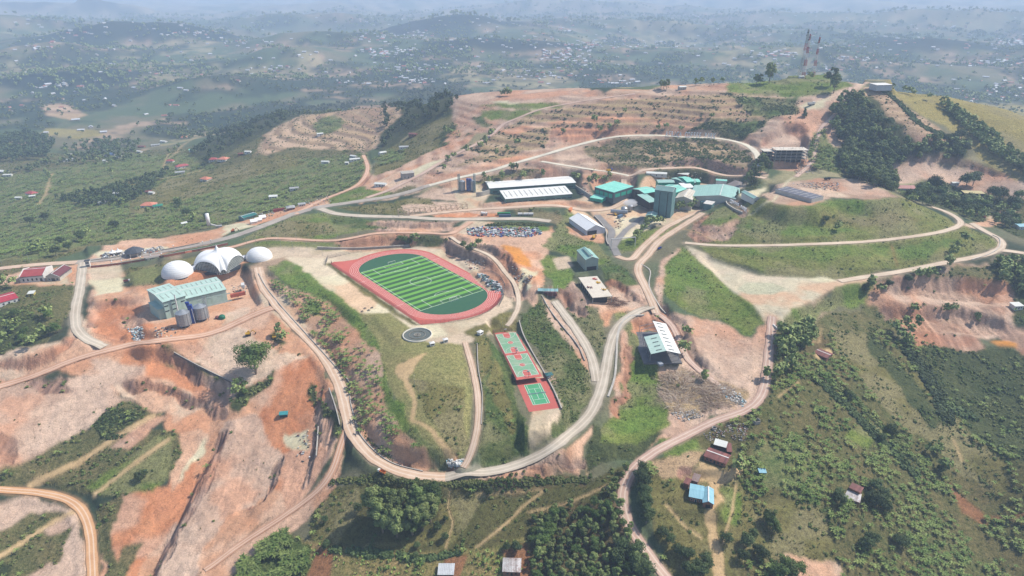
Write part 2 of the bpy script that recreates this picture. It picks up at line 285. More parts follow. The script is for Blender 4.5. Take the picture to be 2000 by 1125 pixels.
# ------------------------------------------------------------------ land cover: two colours per kind, mixed by noise; last two = unevenness in metres, streakiness
CV = {
 'clay': ((216, 168, 140), (200, 146, 116), .5, .35), 'orange': ((212, 148, 112), (196, 124, 88), .5, .4), 'redwall': ((202, 152, 128), (180, 128, 106), .5, .3),
 'pale': ((222, 198, 178), (206, 170, 148), .5, .5), 'pink': ((212, 180, 162), (192, 156, 138), .5, .5), 'pinkdark': ((188, 154, 140), (158, 124, 112), .5, .8),
 'mauve': ((206, 166, 142), (178, 138, 114), .5, .4), 'quarry': ((214, 176, 154), (190, 144, 124), .5, 1.0), 'rockcut': ((198, 160, 142), (150, 114, 102), .6, 1.0),
 'lush': ((88, 118, 56), (112, 124, 70), .6, .35), 'lushdark': ((72, 96, 58), (96, 104, 68), .6, .5), 'lawn': ((126, 128, 88), (146, 136, 102), .6, .1), 'lawn2': ((112, 120, 82), (130, 128, 92), .6, .1),
 'hill': ((108, 120, 66), (130, 126, 84), .6, .4), 'olive': ((128, 118, 84), (108, 106, 70), .6, .3), 'olived': ((96, 90, 64), (84, 86, 56), .6, .3), 'yellow': ((158, 146, 100), (146, 132, 90), .5, .3),
 'scrub': ((88, 96, 66), (120, 108, 84), .7, .5), 'scrubdark': ((64, 76, 54), (84, 88, 62), .7, .6), 'banana': ((96, 116, 74), (126, 118, 92), .8, .4), 'bananaR': ((84, 92, 60), (112, 100, 76), .8, .4),
 'plot': ((186, 160, 142), (170, 142, 124), .6, .3), 'ridge': ((200, 170, 150), (174, 142, 124), .6, .6), 'ridgeveg': ((180, 152, 132), (142, 128, 104), .8, .5), 'redbrown': ((168, 136, 122), (188, 156, 138), .6, .3),
 'floor': ((112, 92, 74), (86, 84, 60), .7, .3), 'wood': ((60, 70, 50), (80, 82, 60), .6, .3), 'sandgravel': ((212, 196, 172), (192, 182, 164), .5, .2), 'graypatch': ((176, 174, 168), (196, 190, 178), .6, .1),
 'concrete': ((230, 218, 192), (216, 200, 172), .5, .0), 'yard': ((206, 190, 168), (192, 170, 146), .5, .1), 'ochre': ((214, 150, 84), (200, 130, 70), .5, .1), 'white': ((224, 216, 206), (200, 186, 170), .6, .2),
 'crop': ((112, 116, 72), (150, 126, 100), .9, .3), 'till': ((150, 108, 86), (134, 94, 74), .5, .2), 'brush': ((196, 170, 148), (150, 128, 110), .8, .8), 'ash': ((118, 108, 100), (150, 136, 124), .6, .2),
 'path': ((206, 176, 150), (196, 164, 136), .4, 0), 'vdark': ((52, 62, 46), (66, 74, 54), .5, .3), 'turfhill': ((92, 118, 54), (122, 128, 76), .6, .3),
}
COVERS = [  # (kind, outline in the photo); later ones lie over earlier ones
 ('scrub', "-80 300,380 285,520 255,720 290,718 335,690 372,640 392,560 415,470 432,330 462,190 478,100 512,-80 545"),
 ('banana', "-40 420,120 360,300 330,420 350,560 310,720 300,718 335,680 372,600 398,470 430,330 458,180 476,60 510,-80 530"),
 ('banana', "-60 350,120 330,260 300,380 300,420 330,300 350,120 390,-60 410"), ('olive', "250 395,330 350,400 335,560 300,600 320,480 350,330 400,260 420"),
 ('yellow', "90 250,190 254,200 264,150 272,80 262"), ('olive', "200 370,260 350,280 362,230 372"), ('plot', "80 205,130 200,170 225,140 235,90 225"),
 ('banana', "-60 560,140 550,150 600,90 640,-60 660"), ('scrub', "-60 520,130 540,150 570,140 610,90 670,-60 690"), ('scrubdark', "-60 610,60 600,90 640,70 690,-60 700"),
 ('wood', "370 305,470 248,560 213,650 203,740 198,790 178,905 172,895 208,860 232,800 262,742 300,740 262,700 215,560 235,520 262,440 300,400 330"),
 ('plot', "500 300,515 262,560 238,690 208,770 202,785 225,745 262,735 292,640 292,580 286,520 302"), ('banana', "610 240,650 225,675 238,660 255,620 262"),
 ('olive', "725 330,760 290,830 245,890 222,905 240,890 270,830 310,780 335,740 345"), ('scrubdark', "860 262,900 225,935 238,925 262,890 280,860 292"), ('banana', "730 310,760 290,790 295,790 310,740 325"),
 ('clay', "-60 552,130 520,180 500,240 470,330 462,400 452,470 432,560 408,640 388,690 372,716 335,735 345,728 378,700 395,640 400,560 420,450 455,400 480,330 495,200 520,170 560,-60 560"),
 ('clay', "712 350,760 335,830 300,900 270,930 260,900 290,840 330,760 375,716 392,700 398"), ('ridge', "700 395,760 372,830 338,900 297,966 262,900 262,880 232,885 198,900 186,1180 183,1200 174,1290 170,1420 158,1560 148,1700 160,1660 190,1600 260,1590 330,1480 312,1440 280,1280 268,1180 275,1060 306,960 338,830 368,760 390"),
 ('ridge', "800 385,900 350,1060 306,1180 275,1290 268,1420 272,1480 310,1500 345,1400 345,1300 330,1240 345,1240 385,1130 360,940 372,930 400,860 390"),
 ('clay', "830 360,960 325,1100 285,1180 262,1290 258,1400 262,1440 272,1280 264,1180 272,1060 303,900 345,840 362"), ('redbrown', "885 188,1180 186,1160 204,1060 212,1040 204,950 202,900 200"), ('clay', "860 345,960 310,1060 296,1030 312,920 340"),
 ('white', "955 198,990 196,1050 208,1080 214,1050 216,980 205"), ('turfhill', "930 203,1000 203,1110 203,1090 212,1020 213,960 208"), ('turfhill', "940 214,1000 214,1060 216,1040 228,1000 234,960 232,938 226"), ('lushdark', "922 228,942 226,964 245,950 250,930 241"),
 ('pink', "888 262,905 248,925 250,900 275,880 285,870 272"), ('mauve', "872 262,900 250,912 262,900 272,880 274"), ('ridgeveg', "1040 225,1120 208,1200 195,1290 188,1420 180,1560 190,1555 225,1480 232,1380 238,1240 225,1120 228,1010 245,960 262,1000 240"),
 ('ridgeveg', "900 290,960 262,1060 245,1160 235,1250 238,1330 245,1320 256,1180 262,1060 288,960 315,880 330,940 300"), ('clay', "970 255,1060 240,1120 232,1200 226,1300 232,1420 235,1300 238,1200 232,1100 240,1000 262"),
 ('ridgeveg', "1130 220,1240 200,1420 190,1530 190,1540 215,1380 218,1240 215"), ('lushdark', "1375 240,1420 234,1500 232,1490 248,1455 272,1400 262,1340 256"), ('redwall', "1080 250,1150 248,1250 250,1330 258,1290 263,1180 262,1060 290"),
 ('scrub', "1140 288,1200 273,1290 269,1420 277,1462 292,1472 325,1440 338,1380 330,1300 325,1230 328,1180 318,1150 305"), ('ridgeveg', "1250 285,1330 280,1440 285,1465 310,1450 335,1380 325,1320 328,1260 315"),
 ('turfhill', "1420 160,1500 150,1580 150,1645 155,1660 168,1630 182,1560 190,1490 184,1420 182"), ('lushdark', "1425 185,1560 190,1560 222,1500 228,1455 215"),
 ('redwall', "1000 330,1060 322,1160 335,1225 350,1215 365,1120 352,1000 355,930 372,915 362"), ('scrub', "900 360,990 335,1040 328,1060 345,1000 350,930 362"),
 ('pink', "1480 285,1500 265,1540 232,1570 205,1640 178,1665 165,1690 165,1655 195,1625 238,1602 262,1585 320,1560 335,1500 325"), ('rockcut', "1500 262,1530 240,1570 240,1582 255,1575 282,1550 262,1520 268"), ('white', "1560 205,1600 198,1630 185,1600 210,1575 214"),
 ('banana', "1590 262,1608 252,1628 275,1640 305,1640 340,1585 335,1578 300"), ('pink', "1600 232,1625 240,1650 280,1632 290,1610 255"), ('plot', "1662 178,1720 168,1780 215,1840 258,1876 268,1835 300,1790 300,1740 250,1700 200"),
 ('yellow', "1720 170,1770 172,1840 200,1900 240,1960 292,2100 380,2100 400,1950 340,1880 268,1800 225"), ('yellow', "1800 183,1900 200,2100 212,2100 350,1960 290,1900 235,1840 198"), ('lushdark', "1838 205,1870 215,1930 262,1985 310,2050 345,2040 355,1950 305,1900 262,1850 225"),
 ('pink', "1740 322,1800 308,1900 318,1960 345,2100 400,2100 420,1990 395,1900 372,1830 350,1750 357"), ('wood', "1615 205,1700 185,1740 230,1790 285,1880 275,1890 305,1800 312,1745 322,1748 375,1650 350,1640 270"),
 ('scrubdark', "1745 360,1830 350,1900 372,2100 405,2100 500,1960 450,1900 430,1840 405,1760 382"), ('pale', "1830 462,1945 425,2000 400,2000 425,1940 440"), ('yard', "1925 425,1965 405,1985 420,1950 436"), ('scrub', "1990 395,2100 410,2100 470,1985 440"),
 ('hill', "1360 478,1372 450,1430 412,1470 392,1500 392,1590 402,1620 390,1700 390,1757 383,1850 425,1876 440,1950 466,1955 480,1850 508,1740 526,1640 547,1500 538,1400 512"),
 ('lush', "1600 392,1700 388,1760 392,1780 405,1700 410,1620 405,1560 412"), ('lush', "1500 425,1600 440,1700 455,1560 462,1440 455,1400 430"), ('turfhill', "1420 485,1560 482,1740 478,1730 500,1600 510,1440 500"),
 ('olive', "1600 412,1740 415,1800 430,1740 445,1620 435"), ('lush', "1750 485,1850 468,1880 470,1800 505,1760 505"),
 ('ridge', "1488 380,1540 355,1620 347,1680 350,1757 384,1700 388,1620 386,1590 402,1540 400,1500 394"), ('pale', "1560 366,1620 368,1660 384,1620 384,1580 376"), ('pink', "1640 356,1700 358,1745 382,1680 384,1640 375"),
 ('rockcut', "1342 455,1368 425,1400 410,1425 425,1440 445,1420 468,1360 470"), ('pinkdark', "1415 400,1428 388,1462 412,1452 425,1425 418"), ('turfhill', "1370 440,1400 408,1420 402,1440 432,1410 445"), ('ash', "1395 345,1430 342,1460 355,1450 372,1420 372"),
 ('pink', "1290 510,1330 480,1345 490,1310 540,1290 590,1310 620,1285 600,1275 560"), ('turfhill', "1296 530,1332 478,1360 505,1400 545,1470 592,1492 632,1468 650,1390 625,1320 595,1295 565"), ('lush', "1300 520,1335 480,1360 520,1400 570,1360 580,1310 560"),
 ('sandgravel', "1338 478,1400 508,1480 538,1640 547,1720 538,1700 552,1650 556,1620 568,1580 590,1540 612,1532 632,1492 630,1470 595,1420 560,1370 515"), ('graypatch', "1440 565,1460 552,1510 552,1540 565,1510 575,1460 575"), ('white', "1570 543,1600 540,1640 548,1620 554,1590 550"),
 ('lush', "1520 645,1535 612,1580 590,1640 562,1690 548,1715 552,1700 580,1640 600,1600 612,1560 642"), ('turfhill', "1600 600,1690 575,1700 590,1650 600"),
 ('pink', "1308 605,1390 628,1470 655,1502 628,1518 640,1508 700,1500 760,1470 795,1390 820,1330 860,1290 860,1250 900,1235 900,1280 850,1290 780,1275 720,1330 712,1320 680,1300 640"),
 ('pinkdark', "1290 610,1305 605,1330 640,1345 680,1380 720,1350 710,1320 670"), ('pink', "1350 640,1440 650,1470 670,1400 700,1360 690"), ('brush', "1282 765,1290 730,1330 718,1400 745,1460 765,1450 790,1400 800,1340 820,1290 800"), ('brush', "1370 850,1440 825,1465 830,1460 860,1420 870,1380 870"),
 ('bananaR', "1510 655,1530 645,1620 610,1700 650,1790 660,1900 668,2000 690,2150 720,2150 1200,1250 1200,1300 1125,1290 1060,1260 1000,1245 940,1260 905,1350 855,1400 825,1470 798,1500 770"),
 ('scrubdark', "1770 690,1850 665,1960 680,2150 720,2150 900,2000 900,1900 850,1840 780"), ('olive', "1620 640,1700 655,1760 700,1830 770,1890 850,1960 900,1960 960,1880 930,1820 860,1750 830,1690 750,1640 690"),
 ('scrubdark', "1700 640,1740 690,1790 740,1850 830,1820 845,1760 760,1700 690"), ('banana', "1470 870,1560 860,1620 940,1600 1000,1540 960,1480 930"), ('olive', "1520 960,1600 1000,1640 1060,1600 1125,1500 1100,1490 1010"), ('turfhill', "1680 820,1740 840,1700 880,1650 850"),
 ('till', "1850 940,1920 1000,1930 1030,1880 1000"), ('pale', "1540 1080,1640 1100,1640 1140,1540 1140"),
 ('pink', "1690 600,1700 562,1760 545,1850 520,1960 505,1985 560,1985 640,1905 658,1800 648,1700 645"), ('scrub', "1700 548,1800 538,1920 515,1985 525,1985 560,1940 560,1860 545,1760 555"), ('quarry', "1720 558,1800 545,1940 552,1960 590,1800 575,1700 580"), ('quarry', "1700 600,1800 590,1960 595,1975 640,1900 652,1780 645,1740 620"),
 ('redwall', "1782 645,1900 656,1925 682,1870 682,1785 674"), ('redwall', "1940 640,2100 660,2100 700,1990 690"), ('ochre', "1928 662,1960 660,1990 672,1985 679,1945 674"), ('scrubdark', "1925 510,2100 500,2100 640,1985 630,1985 560,1950 535"),
 ('scrub', "1520 648,1560 645,1620 612,1700 592,1745 625,1760 650,1700 655,1620 640,1600 690,1540 700,1515 690"), ('path', "1592 682,1625 678,1635 690,1612 705,1590 700"), ('floor', "1550 660,1600 650,1620 668,1600 690,1560 690"),
 ('olive', "1262 930,1340 900,1450 940,1500 1000,1490 1070,1420 1140,1330 1140,1275 1040"), ('plot', "1270 905,1345 865,1372 880,1350 930,1290 930"), ('path', "1340 930,1368 912,1430 915,1460 900,1450 930,1410 945,1402 1000,1392 1000,1398 960,1380 935"), ('lush', "1290 860,1360 858,1370 885,1290 890"),
 ('turfhill', "1410 950,1450 960,1440 1030,1410 1010"), ('path', "1388 1000,1402 1000,1412 1060,1415 1140,1390 1140"), ('path', "1360 905,1400 912,1430 918,1420 940,1395 938,1370 925"),
 ('olived', "590 1075,640 950,700 935,850 945,1000 962,1160 932,1250 905,1240 940,1212 980,1230 1040,1200 1140,560 1140"), ('olive', "600 1060,640 955,700 950,690 1010,660 1070,640 1090"), ('olive', "850 960,960 970,900 1060,740 1080,700 1075,860 1040"),
 ('crop', "430 1140,500 1080,560 1040,620 1062,720 1080,860 1078,960 1072,1040 1045,1050 1140"), ('lushdark', "430 1140,500 1060,560 1030,600 1062,600 1140"), ('till', "622 1068,652 1078,640 1140,590 1140"), ('till', "868 1088,915 1085,890 1140,860 1140"), ('till', "980 1075,1030 1060,1045 1140,1000 1140"),
 ('floor', "1035 1010,1100 985,1210 975,1240 1060,1275 1140,1035 1140"), ('clay', "1000 912,1100 880,1160 830,1145 880,1130 925,1020 935,900 935"), ('floor', "860 940,1160 928,1150 945,1000 955,860 950"), ('path', "1155 885,1160 875,1152 930,1145 930"),
 ('scrubdark', "1160 830,1240 850,1300 845,1250 900,1170 905,1150 920"), ('turfhill', "1200 600,1260 620,1280 720,1292 780,1305 835,1240 870,1170 862,1195 800,1212 720,1212 650"), ('lush', "1225 650,1260 640,1275 720,1280 780,1300 830,1220 850,1190 830,1230 780"), ('pink', "1210 640,1225 650,1222 720,1212 780,1190 810,1205 740"),
 ('redwall', "1225 612,1300 605,1315 640,1270 640,1230 650"),
 ('yard', "495 490,545 478,640 480,760 478,820 482,880 486,930 520,1000 560,1000 600,950 640,920 668,860 675,800 680,640 560,560 500,520 510"), ('concrete', "556 502,655 505,850 625,875 655,830 662,715 612,700 610"),
 ('olive', "634 513,650 514,714 563,790 615,814 636,800 636,752 599,717 577,676 548"), ('lawn', "707 612,762 611,830 664,826 690,740 690,718 650"), ('lush', "518 520,560 508,640 565,700 608,735 650,760 730,800 850,870 905,840 905,785 840,752 765,735 692,690 650,640 592,560 555"), ('lawn', "700 612,762 612,832 668,905 672,925 760,915 890,870 902,810 850,760 750,735 660"),
 ('lush', "740 690,770 760,820 850,850 900,800 850,755 765"), ('olive', "800 740,900 760,910 850,880 880,830 800"), ('path', "780 715,830 690,800 740,820 820,890 900,875 905,810 820"),
 ('mauve', "504 530,530 545,560 560,640 590,700 652,742 690,755 770,790 850,850 918,760 905,700 862,684 800,670 745,640 695,590 640,540 585"), ('turfhill', "600 590,625 590,622 620,590 615"), ('clay', "700 800,740 800,800 880,840 915,780 905,710 850"),
 ('lushdark', "925 665,945 655,990 700,1010 760,1030 850,1025 885,985 905,935 908,940 850,945 780"), ('olive', "925 665,950 655,960 760,1000 860,1010 840,985 740,960 690,948 760,945 800"), ('yard', "952 655,970 650,1010 740,1040 800,1030 860,1040 870,1080 850,1100 830,1095 780,1055 725,1000 640,950 640"),
 ('olive', "905 650,970 620,1010 610,1010 640,960 650,930 665"), ('lushdark', "1015 625,1040 590,1068 585,1110 660,1150 720,1155 770,1110 860,1070 850,1100 800,1090 760,1050 690,1020 650"), ('pink', "1062 582,1075 582,1110 630,1160 700,1170 745,1150 730,1110 670,1075 620"),
 ('lushdark', "1120 600,1145 595,1185 610,1182 650,1170 695,1150 665,1128 635"), ('clay', "1160 585,1215 580,1270 590,1270 600,1200 612,1185 640,1170 600,1140 595"), ('pinkdark', "1075 560,1110 540,1150 590,1135 620,1100 590"),
 ('lushdark', "1165 520,1200 515,1225 530,1245 560,1215 570,1180 545"), ('pink', "1180 555,1220 565,1260 560,1270 595,1230 600,1190 590"), ('turfhill', "1200 470,1250 455,1300 440,1340 425,1310 450,1260 480,1215 495"),
 ('clay', "880 445,1080 442,1080 480,1060 560,1040 600,1000 560,940 520,880 490,840 480,800 470,880 460"), ('rockcut', "870 482,920 478,990 480,1010 520,1020 560,1010 590,970 560,930 520,880 505"), ('ochre', "985 478,1015 485,1040 510,1035 522,1005 518,990 500"), ('redwall', "995 530,1020 535,1015 560,995 545"), ('white', "1015 522,1050 530,1040 560,1010 590,1005 600,1018 560"),
 ('turfhill', "1055 510,1070 500,1100 505,1095 540,1080 545,1060 530"), ('yard', "1080 505,1110 500,1120 520,1090 530"), ('lush', "1060 480,1100 430,1110 405,1150 450,1180 490,1200 510,1160 520,1110 500,1080 490"), ('lush', "1080 530,1120 525,1120 545,1095 570,1080 560"),
 ('lush', "945 436,1060 438,1080 445,1060 452,960 448"), ('scrub', "1005 405,1090 410,1105 425,1090 440,1060 428,1010 418"), ('orange', "840 418,960 415,1000 415,1000 424,850 426"), ('pinkdark', "700 432,780 430,890 436,885 452,800 452,740 452,700 440"), ('clay', "690 428,760 432,750 442,690 438"), ('clay', "760 438,860 438,860 452,780 452"), ('yard', "890 448,915 430,965 434,950 450,905 458"),
 ('turfhill', "470 468,560 425,640 415,740 430,720 448,650 466,560 462,500 466"), ('lushdark', "640 420,700 425,740 436,760 442,690 445,650 435"), ('olive', "555 432,640 436,660 452,600 462,500 462"), ('turfhill', "480 472,560 470,640 474,720 466,740 470,640 478,560 476,500 478"), ('lawn2', "480 480,560 474,640 480,700 482,640 490,560 482"),
 ('quarry', "660 470,740 462,860 460,920 470,930 490,860 478,760 480,660 482"), ('scrubdark', "780 462,860 460,880 470,850 480,780 478"), ('olive', "655 405,780 395,820 408,800 418,700 416"), ('turfhill', "640 390,700 365,735 372,790 378,740 390,650 402"), ('scrub', "740 385,800 360,815 370,790 380"), ('pale', "720 360,790 330,830 325,800 352,760 368"), ('pink', "780 398,900 395,1000 395,980 412,860 418,800 415"), ('white', "790 340,830 320,870 310,850 325,810 348"), ('olive', "770 392,840 385,850 400,780 400"),
 ('yard', "880 352,960 372,940 410,1000 404,1100 400,1140 385,1125 360,1150 358,1160 400,1230 400,1260 345,1300 335,1380 335,1460 360,1400 400,1300 440,1240 450,1200 470,1180 450,1150 410,1000 408,900 412"), ('clay', "960 398,1080 392,1120 390,1160 396,1130 404,1000 406"), ('pinkdark', "1130 365,1155 372,1160 385,1140 382"),
 ('scrubdark', "1265 335,1300 330,1380 330,1390 345,1330 350,1280 345"), ('turfhill', "1395 338,1470 346,1450 352,1400 348"), ('scrubdark', "1470 345,1490 350,1475 372,1450 370"), ('white', "1440 380,1500 362,1480 385,1460 392,1445 388"), ('ash', "1415 395,1450 402,1452 414,1425 408"), ('concrete', "1195 450,1260 415,1300 430,1270 445,1215 470"), ('concrete', "1215 405,1250 395,1245 425,1210 440,1195 425"),
 ('clay', "1105 440,1130 445,1180 455,1180 475,1150 470,1115 455"), ('concrete', "1110 405,1130 402,1190 450,1160 460"), ('ash', "1210 398,1240 385,1250 400,1225 412"),
 ('clay', "260 560,350 545,470 535,520 560,560 625,620 690,640 740,660 800,660 850,640 900,560 1000,480 1050,400 1140,230 1140,200 1000,330 960,340 870,300 780,0 700,0 690,160 680,200 600,170 540"),
 ('orange', "175 600,280 590,300 660,240 672,200 660,178 630"), ('redwall', "230 620,280 610,285 632,240 645"), ('clay', "175 565,290 550,290 590,180 600"), ('orange', "240 680,330 670,400 720,460 770,430 800,380 780,300 730,240 720"), ('pale', "400 650,470 640,540 690,600 700,560 760,500 750,440 720,380 690"), ('pink', "330 670,400 680,470 750,460 760,380 710,320 690"),
 ('orange', "500 740,600 700,640 780,640 880,620 930,560 990,520 960,490 840,520 780"), ('redwall', "390 790,440 770,460 790,410 812"), ('pale', "330 680,380 690,420 720,360 700"), ('pale', "210 740,320 740,400 790,340 830,300 800,250 770"), ('pink', "170 700,280 710,290 740,200 750"),
 ('pale', "0 700,130 680,160 690,100 720,0 760"), ('pale', "-80 700,130 670,150 600,180 640,200 690,130 710,-80 790"), ('pink', "-80 780,60 745,200 730,240 770,300 810,200 870,100 910,-80 930"), ('pinkdark', "50 745,130 740,150 760,80 770"), ('pinkdark', "-80 830,30 860,20 900,-80 900"),
 ('pink', "440 820,500 810,545 880,545 940,480 990,440 1010,360 1140,290 1140,370 980,420 880"), ('pinkdark', "430 850,450 830,430 900,380 1000,330 1080,310 1140,290 1140,340 1020,390 930"), ('orange', "240 960,330 950,350 920,390 900,360 1000,300 1080,260 1140,180 1140,200 1050,230 990"), ('pale', "330 860,380 840,410 850,380 900,340 960,330 900"), ('white', "380 880,400 850,400 880,350 940"),
 ('clay', "400 1140,470 1060,560 1000,640 920,660 880,670 900,650 950,610 1010,560 1040,440 1120"), ('redwall', "620 790,655 780,665 830,640 880,622 860"), ('white', "560 850,600 840,600 880,560 880"),
 ('scrub', "170 840,210 800,240 780,290 795,310 810,300 840,350 850,355 880,330 930,300 960,190 965,130 950,60 940,-60 945,-60 930,60 890,120 860"), ('scrubdark', "175 830,215 795,290 800,290 820,250 850,210 862,180 850"), ('turfhill', "170 950,250 900,300 860,340 850,330 930,300 960,240 970"), ('pink', "300 812,325 822,250 880,215 872"),
 ('pink', "-80 965,80 975,150 1000,165 1060,165 1140,-80 1140"), ('scrub', "-60 1060,60 1000,130 1000,40 1060,-60 1110"), ('scrub', "-60 1110,60 1050,140 1030,110 1100,30 1140,-60 1140"),  ('scrub', "195 1140,190 1000,230 965,240 980,215 1040,220 1140"), ('scrub', "200 1140,240 1065,280 1055,260 1100,230 1140"), ('vdark', "-60 1080,20 1100,20 1140,-60 1140"),
 ('scrub', "520 700,540 680,560 670,552 640,535 650,545 680"), ('scrub', "300 680,330 672,400 720,460 760,440 765,380 730,310 700"), ('scrubdark', "455 790,480 760,500 745,540 720,520 750,490 780,470 800"), ('scrubdark', "605 745,620 770,660 820,668 860,650 850,620 800,600 760"),
 ('yard', "515 570,560 580,600 640,560 640,500 590"), ('pale', "440 610,490 600,470 630,430 640"), ('olive', "240 530,290 520,390 500,480 482,500 486,470 500,400 520,340 540,320 552,260 560,245 550"), ('lawn2', "240 540,300 520,330 520,320 545,262 555"), ('orange', "318 535,470 510,500 505,470 535,400 550,340 560"), ('white', "176 548,228 540,242 568,190 576"), ('yard', "170 525,235 515,245 540,180 548"),
 ('white', "185 492,320 482,330 490,190 505"), ('yard', "30 540,130 525,135 555,60 555"), ('white', "430 442,470 435,500 440,440 458"), ('orange', "840 160,840 161,841 161"),
]
RIB = [('path', 5, "60 948,150 905,215 862,262 832,300 812"), ('path', 4, "185 966,250 915,290 885,330 858"), ('path', 4, "-20 1098,60 1048,110 1015,148 1000"), ('path', 1.2, "1030 1000,1100 985,1170 955,1200 945"), ('path', .9, "880 950,875 990,885 1020,870 1070"), ('path', 1.4, "930 1070,980 1030,1020 990,1060 960"), ('path', .8, "930 965,1000 960,1060 955"), ('path', 1.2, "1438 945,1430 1000,1405 1080"),
       ('path', 1.2, "1520 775,1560 745"), ('path', 1, "1535 655,1600 668,1605 640"), ('path', 1.5, "1300 985,1340 1030,1370 1050"), ('path', 1.2, "1395 755,1440 800"), ('path', 2, "850 540,880 560"), ('path', 1, "1440 415,1490 398,1505 392"), ('white', 2.2, "1460 420,1510 393,1550 345"),
       ('path', 1.4, "1400 470,1330 445"), ('till', 1.5, "1742 478,1752 520"), ('path', 1.2, "1860 855,1880 900"), ('till', 2, "1880 1000,1980 1010,2010 1000"), ('pale', 2.5, "455 560,430 580"), ('path', 4, "100 340,90 380,75 400"), ('path', 3, "380 290,330 300,320 330,370 330"),
       ('path', 3, "0 280,80 270,160 262"), ('path', 3, "420 250,350 290,330 310"), ('path', 3, "250 370,300 352,400 330")]
def cover_fields(x, y):
    n_ = len(x); A_ = np.zeros((n_, 3)); B_ = np.zeros((n_, 3)); M = np.full(n_, .6); RG = np.zeros(n_); K = np.full(n_, -1); LOW = np.zeros(n_)
    r = np.hypot(x, y)
    jr = np.random.RandomState(3); fw = np.clip((r-250)/500, .35, 1.6)
    n1_, n2_ = (fbm(x, y, 16, 4, 31)-.5)*2, (fbm(x, y, 16, 4, 41)-.5)*2; j1, j2 = jr.normal(0, .5, n_)*fw, jr.normal(0, .5, n_)*fw; wx, wy = x+5.5*n1_+j1, y+5.5*n2_+j2; sx, sy = x+.9*n1_+j1*.3, y+.9*n2_+j2*.3
    # far country: fields, woods and bare slopes
    g1 = lin((80, 94, 66))*ALB; g2 = lin((108, 104, 80))*ALB; wd = lin((44, 58, 44))*ALB; br = lin((168, 142, 118))*ALB; ye = lin((160, 148, 112))*ALB
    p1 = fbm(x, y, 340, 4, 51); p2 = fbm(x, y, 150, 4, 61); p3 = fbm(x, y, 520, 3, 71); p4 = fbm(x, y, 90, 3, 81)
    a = g1[None]*(1-sstep(.4, .6, p2))[:, None]+g2[None]*sstep(.4, .6, p2)[:, None]
    def over(a, c, w): return a*(1-w[:, None])+c[None]*w[:, None]
    a = over(a, wd, sstep(.52, .58, p1)*.85); a = over(a, br, sstep(.60, .66, p2)*sstep(.45, .5, p4)*.8); a = over(a, ye, sstep(.6, .64, p3)*sstep(.42, .5, p4)*.7); a = over(a, wd, sstep(.6, .64, p4)*.7)
    hm = hillmask(x, y, (0, 1, 3, 8, 9, 6)); a = over(a, lin((36, 50, 44))*ALB, sstep(.32, .55, hm+.35*(p4-.5))*.95)
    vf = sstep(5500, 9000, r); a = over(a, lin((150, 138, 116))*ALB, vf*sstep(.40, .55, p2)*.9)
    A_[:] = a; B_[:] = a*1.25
    def setk(idx, kd):
        ca, cb, mo, ro = CV[kd]; wm = np.array([.99, .99, .75]) if kd not in SOIL else np.array([.95, .96, .87]); A_[idx] = lin(ca)*ALB*wm; B_[idx] = lin(cb)*ALB*wm; M[idx] = mo; RG[idx] = ro; K[idx] = KIDX[kd]
    order = np.argsort(y); ys = y[order]
    for kd, P in CPOLY:
        i0, i1 = np.searchsorted(ys, [P[:, 1].min()-6, P[:, 1].max()+6]); c = order[i0:i1]
        c = c[(x[c] > P[:, 0].min()-6) & (x[c] < P[:, 0].max()+6)]
        if len(c) == 0: continue
        c = c[inpoly(sx[c], sy[c], P)] if kd in CRISP else c[inpoly(wx[c], wy[c], P)]
        if len(c): setk(c, kd)
    for kd, w_, P in CRIB:
        i0, i1 = np.searchsorted(ys, [P[:, 1].min()-6, P[:, 1].max()+6]); c = order[i0:i1]
        c = c[(x[c] > P[:, 0].min()-6) & (x[c] < P[:, 0].max()+6)]
        if len(c) == 0: continue
        d, _ = segdist(x[c], y[c], P); c = c[d < w_*.45*(.8+.4*vnoise(x[c]/6, y[c]/6))]
        if len(c): setk(c, kd)
    for P, w_ in SCL:
        i0, i1 = np.searchsorted(ys, [P[:, 1].min()-9, P[:, 1].max()+9]); c = order[i0:i1]; c = c[(x[c] > P[:, 0].min()-9) & (x[c] < P[:, 0].max()+9)]
        if len(c) == 0: continue
        xw = x[c]+5*(fbm(x[c], y[c], 13, 3, 61)-.5)*2; yw = y[c]+5*(fbm(x[c], y[c], 13, 3, 67)-.5)*2; d, T = segdist(xw, yw, P); i = np.minimum(T.astype(int), len(P)-2); a, b = P[i], P[i+1]
        ds = -d*np.sign((b[:, 0]-a[:, 0])*(yw-a[:, 1])-(b[:, 1]-a[:, 1])*(xw-a[:, 0])); k = (ds > -.8) & (ds < w_+1.5*vnoise(x[c]/4, y[c]/4, 3)) & (T > .7) & (T < len(P)-1.7)
        kk = c[k]; q = np.where(fbm(x[kk], y[kk], 25, 3, 88) > .47, 1, 0); setk(kk[q == 1], 'rockcut'); setk(kk[q == 0], 'redwall')
    # weathering of the bare soil: drifting tone, graded lines along the contour, wheel and rill lines down the cut faces
    soil = np.isin(K, [KIDX[k] for k in SOIL]); c = np.where(soil)[0]; xs, ys_ = x[c], y[c]; h_ = H(xs, ys_)
    t = fbm(xs, ys_, 42, 5, 401); w = sstep(.50, .62, t)[:, None]*.40; w2_ = (1-sstep(.36, .47, t))[:, None]*.45
    for Q in (A_, B_):
        q = Q[c]; q = q*(1-w)+(lin((220, 194, 170))*ALB)[None]*w; q = q*(1-w2_)+(lin((208, 146, 108))*ALB)[None]*w2_; Q[c] = q
